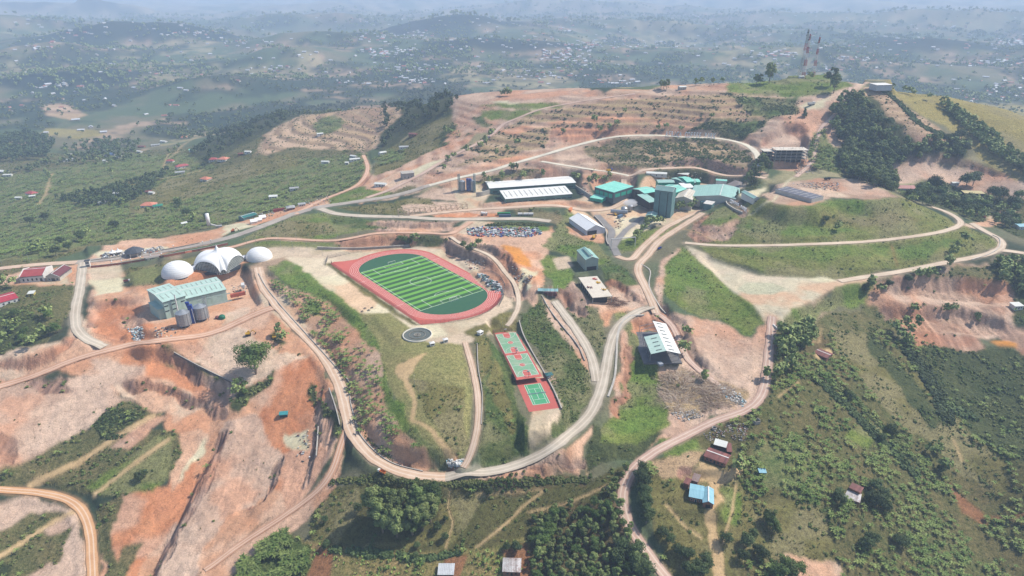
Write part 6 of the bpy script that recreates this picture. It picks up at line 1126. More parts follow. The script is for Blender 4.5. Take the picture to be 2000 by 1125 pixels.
FB('grey brown roofed hall behind the large gabled hall', "1424 362,1449 366.5,1460 357,1430 351", 16, 7, 2.4, 'hip', wall=BEIGE, top=paint('grey_brown_roof', (138, 128, 122), (118, 108, 102), wave=(0, .8)))
FB('small turquoise canopy roof behind the large gabled hall', "1397 352,1420 354,1419 350.5,1401 349.5", 16, 8, .8, wall=WHITE, top=TEALR)
FB('small grey green gabled building at the foot of the teal tower', "1260 420.5,1281 423.5,1284 416,1267 414.8", 8, 7.5, 1.5, wall=DKTEAL, top=GREYGREEN, turn=1, spec=[('l', 0, 2, 2, 3, 'opening')], omat=SHADE)
FB('narrow green gabled lodge with white walls beside the hillside letters', "1463 388.5,1474 388,1469 373.5,1458 374.5", 30, 5.5, 1.6, wall=WHITE, top=GREYGREEN, turn=1, name='lodge', cat='house', spec=[('l', 0, 0, 2.4, 3, 'door')])
cottage(1282, 343, -.2, 24, 5, 3, .8, WHITE, PALER, 'long low white roofed building on the bank behind the factory', 'mono', 'shed', 'shed'); cottage(1333, 344, -.5, 14, 6, 3, .8, MUD, PALER, 'rusty ended low building right of the long white bank building', 'mono', 'shed', 'shed')
cottage(1478, 331, .1, 9, 8, 5, .6, CONC, WHITE, 'white two level kiosk among dark trees below the unfinished block', 'mono', 'hut', 'hut')
q = onplane([(1209, 416)], 9)[0]; o = thing('storage_tank', 'long grey horizontal tank in the factory yard', 'tank', (q[0], q[1], 8.2), -.25); MB().tube((-9, 0, 2.4), (9, 0, 2.4), 2.1, 18).part('tank_body', STEEL, o)
for x in (-6, 0, 6): MB().box((x, 0, -.3), (.8, 3, 1.6)).part('saddle', CONC, o)
for u, v, r_, lb in ((1219, 410, 3.6, 'larger round grey tank by the factory yard'), (1231, 406, 3.0, 'smaller round grey tank nearest the dark brown walled hall')):
    q = onplane([(u, v)], 11)[0]; o = thing('storage_tank', lb, 'tank', (q[0], q[1], 9)); MB().cyl((0, 0, -.3), r_, 4.5, 18).part('tank_body', STEEL, o); MB().lathe((0, 0, 4.2), [(r_, 0), (r_*.7, r_*.35), (.05, r_*.5)], 18).part('dome_top', STEEL, o, True)
# steam drifting over the yard
def steam():
    q = onplane([(1231, 404)], 12)[0]; bm = bmesh.new(); bmesh.ops.create_icosphere(bm, subdivisions=3, radius=1)
    for v in bm.verts: p = v.co.copy(); k = 1+.5*(float(vnoise(np.array([p.x*2+5]), np.array([p.y*2+p.z*3]))[0])-.5); v.co = Vector((p.x*8*k, p.y*5*k, p.z*4.2*k))
    me = bpy.data.meshes.new('steam'); bm.to_mesh(me); bm.free(); m = bpy.data.materials.new('steam'); m.use_nodes = True; nt = m.node_tree; nt.nodes.remove(nt.nodes['Principled BSDF']); p = nt.nodes.new('ShaderNodeVolumePrincipled'); p.inputs['Color'].default_value = (.95, .95, .97, 1)
    p.inputs['Density'].default_value = .13; nt.links.new(p.outputs[0], nt.nodes['Material Output'].inputs['Volume']); me.materials.append(m); o = link('steam', me, kind='stuff'); o.location = (q[0], q[1], 16); o['label'] = 'white steam drifting over the grey tanks'; o['category'] = 'steam'
steam()
a = onplane(P2("1193 486,1240 482"), 6); L = float(np.hypot(*(a[1]-a[0])[:2])); o = thing('gate_gantry', 'thin white pipe gantry over the factory service road', 'gantry', tuple(a[0]), math.atan2(a[1][1]-a[0][1], a[1][0]-a[0][0])); MB().beam((0, 0, 0), (0, 0, 10), .5).part('post', WHITE, o); MB().beam((L, 0, 0), (L, 0, 10), .5).part('post', WHITE, o); MB().beam((0, 0, 9.8), (L, 0, 9.8), .6).part('crossbar', WHITE, o)
# tall shed, unfinished slab, hut, warehouse under construction
o, L, W_ = building('processing_shed', 'tall grey green shed on stilts with a raised ridge vent', 'shed', P2("1137 507.5,1163.5 506,1157 486,1134 489"), 4, 10.5, 2.2, wall=paint('sage_wall', (172, 184, 172), (156, 168, 156), wave=(0, .9)), top=GREYGREEN, turn=1, spec=[('l', 0, 0, 9, 3.6, 'opening')], omat=SHADE); m_ = MB(); gable_walls(m_, L*.8, 3, 1.6, .8); r_ = m_.part('ridge_vent', WHITE, o); r_.location = (0, 0, 11.9); m_ = MB(); slab_roof(m_, L*.8, 3, 1.6, .8, .3); m_.part('vent_roof', GREYGREEN, r_)
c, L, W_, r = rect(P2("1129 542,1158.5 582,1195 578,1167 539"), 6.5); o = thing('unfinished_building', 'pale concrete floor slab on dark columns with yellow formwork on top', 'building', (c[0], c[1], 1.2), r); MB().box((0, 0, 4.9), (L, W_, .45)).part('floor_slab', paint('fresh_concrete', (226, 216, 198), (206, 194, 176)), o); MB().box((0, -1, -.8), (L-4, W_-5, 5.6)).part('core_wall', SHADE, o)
for x in np.linspace(-L/2+.5, L/2-.5, 8):
    for y in (-W_/2+.5, W_/2-.5): MB().box((x, y, -.8), (.5, .5, 5.7)).part('column', CONC, o)
def pile(name, lb, cat, q, mat, n_=14, s_=1.2, r_=3, seed=1):
    rd = random.Random(seed); mb = MB()
    for i in range(n_): a = rd.uniform(0, 6.28); d = r_*rd.random()**.6; mb.beam((d*math.cos(a), d*math.sin(a), rd.uniform(0, .4)), (d*math.cos(a)+rd.uniform(-1, 1)*s_, d*math.sin(a)+rd.uniform(-1, 1)*s_, rd.uniform(.2, 1.1)), rd.uniform(.4, 1.0), h=.25)
    ob = link(name, mb.mesh(name, mat)); ob.location = q; return tag(ob, lb, cat)
for u, v, m_, lb in ((1168.5, 553, YELLOW, 'upper heap of yellow formwork on the pale floor slab'), (1179.5, 566, YELLOW, 'lower heap of yellow formwork on the pale floor slab'), (1163, 545, paint('red_plastic', (220, 96, 84)), 'red heap at the upper end of the pale floor slab'), (1151, 562, RUST, 'brown timber heap on the pale floor slab')): q = onplane([(u, v)], 6.6)[0]; pile('material_heap', lb, 'heap', tuple(q), m_, 12, 1.6, 1.8, int(u))
q = onplane([(1070, 575)], 1)[0]; o = thing('open_shed', 'open frame shed with a teal roof strip at the head of the grey ramp', 'shed', (q[0], q[1], 2.4), -.06)
for x in (-8, -4, 0, 4, 8):
    for y in (-5, 5): MB().beam((x, y, -1.5), (x, y, 4.6 if y > 0 else 3.8), .25).part('post', CONC, o)
MB().add([(-8.4, -5.4, 3.8), (8.4, -5.4, 3.8), (8.4, -1, 4.3), (-8.4, -1, 4.3), (-8.4, -5.4, 3.95), (8.4, -5.4, 3.95), (8.4, -1, 4.45), (-8.4, -1, 4.45)], [(3, 2, 1, 0), (4, 5, 6, 7), (0, 1, 5, 4), (1, 2, 6, 5), (2, 3, 7, 6), (3, 0, 4, 7)]).part('roof', paint('teal_sheet', (110, 168, 176), (150, 170, 164), wave=(0, 1, .8, .5)), o); MB().box((0, -2, -1), (15, 4, 2.6)).part('wall', RUST, o)
for x in (-8, -4, 0, 4, 8): MB().beam((x, -5, 3.9), (x, 5, 4.8), .2).part('rafter', CONC, o)
c, L, W_, r = rect(P2("1264 658,1275 690,1327 689.8,1298 631"), -1); r = math.atan2(*(onplane(P2("1274.7 627,1301.3 685.3"), 1.5)[0]-onplane(P2("1274.7 627,1301.3 685.3"), 1.5)[1])[[1, 0]]); a = onplane(P2("1274.7 627,1301.3 685.3"), 1.8); c = (a[0]+a[1])/2; L = float(np.hypot(*(a[0]-a[1])[:2]))
o = thing('warehouse', 'half roofed warehouse under construction with one white and one pale green slope', 'warehouse', (c[0], c[1], -8), r); hw = 10.5
WR = paint('white_roof', (240, 240, 234))
def slope(x0, x1, s_, mt, nm):
    z1, z0 = 9.8, 7.2; y0 = s_*hw; MB().add([(x0, 0, z1), (x1, 0, z1), (x1, y0, z0), (x0, y0, z0), (x0, 0, z1+.2), (x1, 0, z1+.2), (x1, y0, z0+.2), (x0, y0, z0+.2)], [(0, 1, 2, 3), (7, 6, 5, 4), (0, 4, 5, 1), (1, 5, 6, 2), (2, 6, 7, 3), (3, 7, 4, 0)]).part(nm, mt, o)
slope(-L/2, L/2, -1, WR, 'roof'); slope(-L/2, L*.05, 1, paint('pale_mint_roof', (196, 220, 206), (180, 206, 192), wave=(0, 1)), 'roof')
for i, x in enumerate(np.linspace(-L/2+3, L/2-3, 8)):
    MB().beam((x, -2.4, 9.6), (x, -6.4, 8.6), .9, h=.12).part('skylight', paint('grey_skylight', (120, 130, 126)), o)
    if x < 0: MB().beam((x, 2.4, 9.6), (x, 6.4, 8.6), .9, h=.12).part('skylight', PM[('grey_skylight', (120, 130, 126))], o)
    for y in (-hw+.4, hw-.4): MB().beam((x, y, -1), (x, y, 7.2), .3).part('column', STEEL, o)
    MB().beam((x, -hw, 7.1), (x, 0, 9.6), .25).beam((x, 0, 9.6), (x, hw, 7.1), .25).part('rafter', STEEL, o)
MB().box((0, 1.5, -.8), (L+1, 2*hw+6, 1.0)).part('floor', paint('dark_floor', (118, 116, 116), (96, 94, 96)), o); MB().box((-L/2-2.5, 4, .1), (4, 3, 1.6), .3).part('tarpaulin', paint('grey_tarp', (170, 176, 184)), o)
# ------------------------------------------------------------------ hill top
c, L, W_, r = rect(P2("1513 369,1585 388.5,1609.6 383.5,1539.5 363.8"), 42); o = thing('flat_roofed_block', 'long low grey block with a gridded dark flat roof on the hilltop', 'building', (c[0], c[1], 37.6), r); MB().box((0, 0, -1), (L, W_, 5.2)).part('wall', paint('block_wall', (206, 202, 192), (180, 176, 168)), o); rf = MB().box((0, 0, 4.22), (L-.5, W_-.5, .2)).part('roof', paint('membrane_roof', (112, 112, 122), (92, 92, 102)), o)
mb = MB()
for i in range(7): mb.box((-L/2+L*(i+.5)/7, 0, 4.44), (.8, W_-1, .08))
mb.box((0, 0, 4.54), (L-1, .8, .08)); mb.part('roof_strip', paint('roof_strip', (190, 188, 184)), rf)
def frame_block(u0, u1, v, base, floors, fh, dep, lb, rz=None):
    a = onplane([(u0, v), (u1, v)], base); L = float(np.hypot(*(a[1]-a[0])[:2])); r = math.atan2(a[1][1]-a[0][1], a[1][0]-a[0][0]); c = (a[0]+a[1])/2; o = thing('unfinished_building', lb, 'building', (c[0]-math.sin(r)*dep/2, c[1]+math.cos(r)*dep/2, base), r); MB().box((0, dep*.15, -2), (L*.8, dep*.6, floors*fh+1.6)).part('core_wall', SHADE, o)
    for k in range(1, floors+1): MB().box((0, 0, k*fh-.35), (L+1.6, dep+2, .4)).part('floor_slab', CONC if k < floors else paint('fresh_concrete', (226, 216, 198)), o)
    nc = max(3, int(L/6))
    for i in range(nc+1):
        for y in (-dep/2+.4, dep/2-.4): MB().box((-L/2+L*i/nc, y, -2), (.55, .55, floors*fh+1.6)).part('column', CONC, o)
    return o, L
ob, L_ = frame_block(1513, 1574, 316, 41.5, 4, 3.5, 14, 'four storey unfinished concrete frame building on the pink hillside'); ob2, _ = frame_block(1490, 1511, 315, 41.0, 3, 4.0, 12, 'lower unfinished wing left of the four storey concrete frame')
rd = random.Random(4); mb = MB()
for i in range(30): x = rd.uniform(-L_/2, L_/2); y = rd.uniform(-6, 6); mb.beam((x, y, 14), (x, y, 15.4), .12)
mb.part('rebar', DARK, ob)
ob = building('water_works', 'white box shaped building at the crest of the ridge beside the yellow grass hill', 'building', P2("1716 170,1733 170,1733 159,1702 160"), 100, 6, .6, 'mono', wall=paint('pale_wall_panel', (206, 210, 212), (180, 186, 190)), top=WHITE, L=23, W_=16)
cottage(1664, 158, .1, 6, 5, 3, .8, WHITE, PALER, 'tiny white hut on the crest right of the masts', 'gable'); cottage(1655, 158, .1, 5, 5, 3, 1, WHITE, PALER, 'tiny pale hut on the crest, left of the other tiny hut', 'gable'); cottage(1332, 175, .2, 10, 7, 4, 1, paint('cream_wall', (206, 198, 182)), PALER, 'small cream house on the skyline of the ridge'); cottage(1565, 153, 0, 7, 5, 3, .4, WHITE, PALER, 'small white equipment cabin at the foot of the masts', 'mono', 'cabin', 'cabin')
RB = paint('mast_red', (190, 96, 92), (170, 84, 80)); WB = paint('mast_white', (236, 232, 228), (216, 212, 208)); GB = paint('mast_grey', (176, 180, 170), (150, 154, 146))
for u, v, h_, w, mt, lb in ((1564, 151, 68, 7.5, [GB, GB, GB, WB, RB], 'tallest broad grey lattice mast with a red top, left of three'), (1568.5, 152, 62, 4.2, [RB, WB, RB, WB, RB, WB, RB], 'red and white banded mast in the middle of three'), (1588, 150, 57, 3.6, [RB, WB, RB, WB, RB, WB, RB], 'red and white banded mast standing apart, right of three')):
    q = ground_pt(u, v); o = lattice('radio_mast', lb, 'mast', (q[0], q[1], q[2]-1), w, h_, 1.2, 21, mt, 'radio masts on the ridge', bw=.19, bands=7)
    for k, (z, a) in enumerate(((h_-3, 0), (h_-9, 2), (h_-5, 4))): MB().lathe((1.6*math.cos(a), 1.6*math.sin(a), z), [(.1, 0), (.9, .2), (.9, 1.6), (.1, 1.8)], 8).part('antenna', DARK if k else WB, o)
# ------------------------------------------------------------------ big letters
def letters(txt, p0, p1, h, lb_fn, z0=None, mat=paint('letter_white', (250, 250, 250), (244, 244, 244))):
    a = np.array([ground_pt(*p0), ground_pt(*p1)]); L = float(np.hypot(*(a[1]-a[0])[:2])); r = math.atan2(a[1][1]-a[0][1], a[1][0]-a[0][0]); st = L/len(txt)
    o = thing('letter_sign', lb_fn, 'sign', tuple(a[0]), r)
    for i, ch in enumerate(txt):
        if ch == ' ': continue
        cu = bpy.data.curves.new('t', 'FONT'); cu.body = ch; cu.size = h*1.4; cu.extrude = .25; cu.offset = .017*h; cu.align_x = 'CENTER'; t = bpy.data.objects.new('t', cu); COL.objects.link(t); dg = bpy.context.evaluated_depsgraph_get(); me = bpy.data.meshes.new_from_object(t.evaluated_get(dg)); bpy.data.objects.remove(t); me.name = 'letter'; me.materials.clear(); me.materials.append(mat)
        ob = link('letter', me, o); x = st*(i+.5); z = (a[1][2]-a[0][2])*x/L; ob.location = (x, 0, z+.2); ob.rotation_euler = (math.pi/2, 0, 0); ob.scale = (min(1, st/(h*1.02)), 1, 1)
        MB().beam((x, .5, z-1), (x, .5, z+h*.6), .14).part('support', STEEL, o)
letters('AFRICA COFFEE PARK', (1299, 266.5), (1397, 271.5), 7.2, 'large free standing white letters reading AFRICA COFFEE PARK beside the ridge road')
letters('COFFEE PARK', (1425, 396), (1458, 415), 4.2, 'white letters reading COFFEE PARK on the bank below the green gabled lodge')
# ------------------------------------------------------------------ houses on the near right
def HB(lb, s, base, h, rise=.8, roof='mono', wall=MUD, top=RUST, **kw): return building(kw.pop('name', 'house'), lb, kw.pop('cat', 'house'), P2(s), base, h, rise, roof, wall, top, **kw)
WS = [('f', -2.2, .9, 1, 1, 'window'), ('f', 2.2, .9, 1, 1, 'window'), ('f', 0, 0, 1, 2, 'door')]
HB('main wing of the pale blue roofed brick house', "1347 970,1372 974,1374.5 951,1349.5 945", -32, 3.2, 1.1, 'gable', top=BLUER, spec=WS, frame=WHITE, ov=.5); HB('front gabled wing of the pale blue roofed brick house, with a porch', "1372.5 981,1391.5 984,1394.6 956.5,1374.5 953", -32, 3.4, 1.4, 'gable', top=BLUER, spec=[('l', 0, 0, 2.6, 2.3, 'porch')], turn=1, ov=.4, omat=SHADE)
HB('long rusty roofed brick house above the pale blue roofed one', "1377 890.5,1416 905,1427 889.5,1385 874.5", -26, 3.0, 1.0, 'gable', spec=WS+[('f', -4.6, .9, 1, 1, 'window'), ('f', 4.6, .9, 1, 1, 'window')], ov=.5); HB('white roofed shed behind the long rusty roofed house', "1395 868,1418 874,1419.5 864.5,1398 858.5", -26, 2.8, .4, wall=paint('dark_plank', (80, 66, 58)), top=PALER, cat='shed', name='shed')
HB('small patched rusty shed between the white roofed shed and the long rusty house', "1419 882,1427 882,1429 868,1421 866", -26, 2.4, .3, wall=SHADE, cat='shed', name='shed')
HB('left rusty shed behind the pale blue roofed house', "1336 943,1345 946,1350 938,1341 934", -31, 2.4, .4, cat='shed', name='shed'); HB('right rusty shed behind the pale blue roofed house', "1351 938,1361 940,1369 931,1357 926", -31, 2.6, .5, top=paint('brown_sheet', (130, 92, 84), (150, 140, 132), wave=(0, 1)), cat='shed', name='shed')
HB('tiny pale blue outhouse in the bushes', "1482 923,1495 923,1495 917,1483 916", z_at(1489, 928), 2.4, .3, wall=paint('blue_grey_wall', (96, 110, 122)), top=BLUER, cat='outhouse', name='outhouse'); HB('small rusty roofed farmhouse with one pale sheet near the quarry', "1592 690,1616 700,1626 691,1599.5 681", z_at(1610, 706), 3.0, .9, 'gable', spec=WS)
HB('white and rust striped roofed house in the right bushes', "1648 971,1678 981,1681.5 967.5,1654 959", z_at(1665, 985), 2.8, .5, top=STRIPE, spec=WS); HB('patchy rust roofed hut behind the white and rust striped house', "1659 952,1680 962,1685 954,1666 945.5", z_at(1665, 960), 2.6, .5, top=RUST)
HB('white sheet roofed house at the bottom edge left of the woods', "856 1122,886 1122,886 1103,858 1103", z_at(872, 1128), 2.8, .5, top=paint('worn_white_sheet', (206, 210, 212), (170, 170, 170), wave=(0, 1.1)), spec=WS); HB('white and grey striped roofed house at the bottom edge nearest the woods', "982 1116,1016 1117,1017 1093,984 1092", z_at(1000, 1120), 2.8, .5, top=STRIPE, spec=WS)
q = ground_pt(1477, 826); o = thing('brick_hut', 'roofless grey block hut at the bend of the pink track', 'hut', (q[0], q[1], q[2]), .3); MB().box((0, -1.6, 0), (3.6, .25, 2.2)).part('wall', CONC, o); MB().box((0, 1.6, 0), (3.6, .25, 2.2)).part('wall', CONC, o); MB().box((-1.7, 0, 0), (.25, 3, 2.2)).part('wall', CONC, o); MB().box((1.7, 0, 0), (.25, 3, 2.8)).part('wall', CONC, o)
q = ground_pt(1395, 838); o = thing('well', 'round concrete well ring in the rubble below the pink track', 'well', (q[0], q[1], q[2])); MB().lathe((0, 0, -.3), [(1.5, 0), (1.5, 1.6), (1.2, 1.6), (1.2, .4)], 18).part('ring', CONC, o); MB().cyl((0, 0, -.2), 1.2, .2, 18).part('water', GLASS, o)
q = ground_pt(1514, 640); o = thing('culvert_head', 'curved white concrete culvert head at the top of the pink road', 'culvert', (q[0], q[1], q[2]), .2); MB().box((0, 0, -.5), (1, 6, 2)).part('head_wall', WHITE, o); MB().box((1.4, 3.2, -.5), (3.4, .6, 1.4), .5).part('wing_wall', WHITE, o); MB().box((1.4, -3.2, -.5), (3.4, .6, 1.4), -.5).part('wing_wall', WHITE, o)
cottage(1766, 371, -.1, 19, 12, 3.4, 2, WHITE, paint('pink_rust_roof', (196, 138, 128), (170, 112, 104), wave=(0, 1)), 'pink rust roofed house at the edge of the right forest'); cottage(1899, 381, -.12, 22, 9, 3.2, .6, DARK, paint('straw_roof', (206, 192, 142), (186, 170, 122)), 'straw yellow flat roofed building among the right valley trees', 'mono'); cottage(1994, 445, .1, 12, 9, 3, 1, WHITE, BLUER, 'pale blue roofed house at the right edge of the picture')
cottage(1864, 361, 0, 8, 5, 3, .7, WHITE, PALER, 'tiny white roofed house on the pale valley floor'); cottage(1842, 378, .2, 7, 5, 3, .8, WHITE, PALER, 'small white house left of the straw yellow roof')
q = ground_pt(1917, 424); o = thing('round_hut', 'round hut with a conical red orange roof in the right valley', 'hut', (q[0], q[1], q[2])); MB().cyl((0, 0, -.5), 4, 3.4, 16).part('wall', MUD, o); MB().cyl((0, 0, 2.7), 5.2, 2.8, 16, .1).part('roof', paint('red_thatch', (206, 112, 86), (180, 92, 70)), o)
cottage(1984, 601, .1, 8, 6, 3, .6, WHITE, PALER, 'white roofed hut behind the trees at the right end of the quarry', 'mono')
# debris, scrap, spoil
def scatter_stuff(name, lb, s, n_, mats, fn, seed=3, cat=None, z=None):
    W_ = hit(P2(s)) if z is None else onplane(P2(s), z); P = W_[:, :2]; rg = np.random.RandomState(seed); x = rg.uniform(P[:, 0].min(), P[:, 0].max(), n_*4); y = rg.uniform(P[:, 1].min(), P[:, 1].max(), n_*4); k = inpoly(x, y, P); x, y = x[k][:n_], y[k][:n_]; zz = H(x, y); mb = MB(); rd = random.Random(seed)
    for a, b, c_ in zip(x, y, zz): fn(mb, a, b, c_, rd)
    o = link(name, mb.mesh(name, mats)); o['kind'] = 'stuff'; tag(o, lb, cat or name.replace('_', ' ')); return o
def junk(mb, x, y, z, rd): mb.box((x, y, z-.2), (rd.uniform(.6, 3.2), rd.uniform(.5, 2), rd.uniform(.4, 1.8)), rd.uniform(0, 3), rd.choice((0, 0, 0, 1, 1, 2, 3, 4, 5)))
JM = [paint('scrap_white', (222, 224, 222), (190, 192, 192)), paint('scrap_grey', (136, 140, 142), (110, 112, 114)), paint('scrap_dark', (84, 92, 92)), paint('scrap_teal', (110, 150, 144)), paint('scrap_red', (206, 110, 90)), paint('scrap_blue', (70, 84, 160))]
scatter_stuff('scrap_heap', 'long heap of white and grey scrap metal below the grey road', "912 448,940 444,1050 446,1062 456,1040 463,915 460", 620, JM, junk, 5, 'scrap'); scatter_stuff('scrap_heap', 'dark scrap heap along the right bend of the running track', "930 538,945 536,972 552,984 568,978 580,955 560", 150, JM[1:4]+[JM[0]]*2, junk, 6, 'scrap'); scatter_stuff('scrap_heap', 'small scrap heap at the end of the paved strip beside the boundary wall', "198 496,245 493,246 500,200 506", 120, [JM[0], JM[1], CONC, BRICK, CREAM, JM[1]], junk, 7, 'scrap'); scatter_stuff('scrap_heap', 'building materials stacked right of the charcoal pavilion', "280 488,318 482,320 490,282 497", 90, [JM[0], JM[1], CONC, BRICK, CREAM, JM[1]], junk, 8, 'scrap')
scatter_stuff('rubble', 'white rubble heap left of the factory annex', "250 642,276 635,285 655,262 668", 160, [WHITE, CONC, JM[0], JM[1], CONC, BLUER], lambda mb, x, y, z, rd: mb.box((x, y, z-.3), (rd.uniform(.3, 1.6),)*2+(rd.uniform(.3, 1.2),), rd.uniform(0, 3), rd.randrange(6)), 9); scatter_stuff('rubble', 'grey blue rubble at the foot of the palm waste', "1400 748,1440 765,1458 785,1450 795,1415 775", 260, [WHITE, CONC, JM[1], BLUER, CONC, JM[0]], lambda mb, x, y, z, rd: mb.box((x, y, z-.3), (rd.uniform(.2, 1.1),)*2+(rd.uniform(.2, .9),), rd.uniform(0, 3), rd.randrange(6)), 10); scatter_stuff('rubble', 'grey stones between the palm waste and the pink road', "1310 806,1360 800,1378 812,1330 825", 200, [CONC, JM[1], CONC, STONE, JM[0], CONC], lambda mb, x, y, z, rd: mb.box((x, y, z-.3), (rd.uniform(.2, 1.0),)*2+(rd.uniform(.2, .8),), rd.uniform(0, 3), rd.randrange(6)), 11)
scatter_stuff('rubble', 'grey rubble strip above the white well ring', "1370 850,1440 822,1462 832,1455 862,1420 850,1380 862", 230, [CONC, JM[1], STONE, STONE, MUD, CONC], lambda mb, x, y, z, rd: mb.box((x, y, z-.3), (rd.uniform(.2, 1.0),)*2+(rd.uniform(.2, .8),), rd.uniform(0, 3), rd.randrange(6)), 12); scatter_stuff('rubble', 'white sacks and rubble where the dirt paths meet the main bend', "872 898,905 900,902 910,876 908", 70, [WHITE, CONC, JM[0], BLUER, WHITE, WHITE], junk, 13)
def frond(mb, x, y, z, rd):
    a = .6+rd.gauss(0, .7)+math.sin(x*.13)*1.2; L = rd.uniform(2, 7); e = rd.uniform(-.2, .4); mb.beam((x, y, z+rd.uniform(-.1, .3)), (x+L*math.cos(a), y+L*math.sin(a), z+.3+e*2), rd.uniform(.08, .22), rd.choice((0, 0, 0, 2, 2, 1)), h=.08)
scatter_stuff('palm_waste', 'sprawling heap of dry palm fronds and poles below the half roofed warehouse', "1284 762,1292 735,1330 720,1400 748,1455 772,1440 790,1400 795,1340 815,1290 795", 2600, [paint('dry_frond', (196, 172, 148), (166, 140, 118)), paint('dark_frond', (140, 114, 98)), paint('pale_frond', (224, 204, 178))], frond, 14, 'plant waste')
scatter_stuff('palm_waste', 'small heap of dark sticks beside the pale floor slab', "1180 585,1195 580,1222 590,1200 600,1182 598", 260, [MUD, SHADE, paint('dark_frond', (140, 114, 98))], frond, 15, 'plant waste')

JY = [JM[0], JM[1], CONC, RUST, CREAM, JM[2]]
for nm_, lb_, sr, n_, sd in (('yard_clutter', 'pallets and crates around the mint factory', "300 640,345 640,352 655,305 662", 60, 31), ('yard_clutter', 'stored materials at the right end of the mint factory', "452 558,480 552,486 572,456 584", 70, 32), ('yard_clutter', 'stored materials in the yard between the ramps', "1196 428,1222 422,1216 446,1204 448", 46, 33), ('yard_clutter', 'timber and steel beside the unfinished hillside block', "1560 318,1590 312,1588 338,1548 340", 130, 34), ('yard_clutter', 'building materials on the hilltop yard', "1545 358,1640 356,1640 372,1600 372", 150, 35),
    ('yard_clutter', 'machines and sheds clutter north of the main road', "500 418,545 400,560 410,520 430", 90, 36), ('yard_clutter', 'sheet piles and huts by the bend of the main road', "590 392,640 380,650 392,606 404", 90, 37), ('yard_clutter', 'stores behind the green factory roofs', "1285 342,1360 336,1372 350,1330 348", 90, 38), ('yard_clutter', 'materials on the retaining bank right of the track', "1000 520,1040 540,1035 556,1005 545", 60, 39), ('rubble', 'grey gravel heaps on the orange yard', "578 838,606 838,606 900,580 900", 60, 40), ('yard_clutter', 'stacked panels between the long warehouses and the dark walled hall', "1130 372,1152 376,1156 384,1132 382", 60, 41), ('yard_clutter', 'concrete seating strips beside the right side of the track', "900 506,940 504,958 520,920 528", 60, 42)):
    scatter_stuff(nm_, lb_, sr, n_ if sd != 40 else 24, JY, lambda mb, x, y, z, rd: mb.box((x, y, z-.2), (rd.uniform(.4, 2.0), rd.uniform(.3, 1.2), rd.uniform(.3, 1.1)), rd.choice((.2, .2, 1.7, rd.uniform(0, 3))), rd.choice((0, 1, 2, 2, 3, 4, 4, 5))), sd)
# ------------------------------------------------------------------ vegetation
def leafmat(name, ca, cb, sc=.35):
    m, n_, l, p = newmat(name); nt = m.node_tree; g = n_.new('ShaderNodeNewGeometry').outputs['Position']; oi = n_.new('ShaderNodeObjectInfo').outputs['Random']
    f = mth(nt, 'MULTIPLY_ADD', mth(nt, 'SUBTRACT', mth(nt, 'ADD', mth(nt, 'MULTIPLY', noise(nt, sc*.25, 3, g), .5), mth(nt, 'MULTIPLY', noise(nt, sc*3, 3, g), .5)), .5), 5, .5, clamp=True)
    c = mixc(nt, f, alb(ca), alb(cb)); s2 = n_.new('ShaderNodeVectorMath'); s2.operation = 'SCALE'; l.new(c, s2.inputs[0]); l.new(mth(nt, 'MULTIPLY_ADD', oi, .8, .65), s2.inputs['Scale'])
    l.new(s2.outputs[0], p.inputs['Base Color']); p.inputs['Roughness'].default_value = .7; p.inputs['Specular IOR Level'].default_value = .15
    return m
LF_E = leafmat('eucalyptus_leaves', (90, 110, 58), (134, 142, 86)); LF_B = leafmat('broad_leaves', (66, 90, 44), (98, 116, 58)); LF_D = leafmat('dark_leaves', (60, 78, 44), (90, 104, 62)); LF_N = leafmat('banana_leaves', (88, 116, 52), (146, 158, 90)); LF_S = leafmat('scrub_leaves', (72, 94, 46), (122, 124, 74)); LF_G = leafmat('grass_blades', (92, 110, 52), (124, 124, 76)); LF_C = leafmat('crop_leaves', (126, 152, 74), (150, 160, 96))
BARK = paint('bark', (150, 134, 116), (116, 100, 86), rough=.95)
def quads_from(C, Nrm, sz, rg, asp=1.0):
    m = len(C); a = rg.normal(size=(m, 3)); u = np.cross(Nrm, a); u /= np.linalg.norm(u, axis=1)[:, None]+1e-9; v = np.cross(Nrm, u); s_ = sz.reshape(-1, 1)
    V = np.stack([C-u*s_-v*s_*asp, C+u*s_-v*s_*asp, C+u*s_*.8+v*s_*asp, C-u*s_*.8+v*s_*asp], 1).reshape(-1, 3)
    return V, np.arange(m*4).reshape(m, 4)
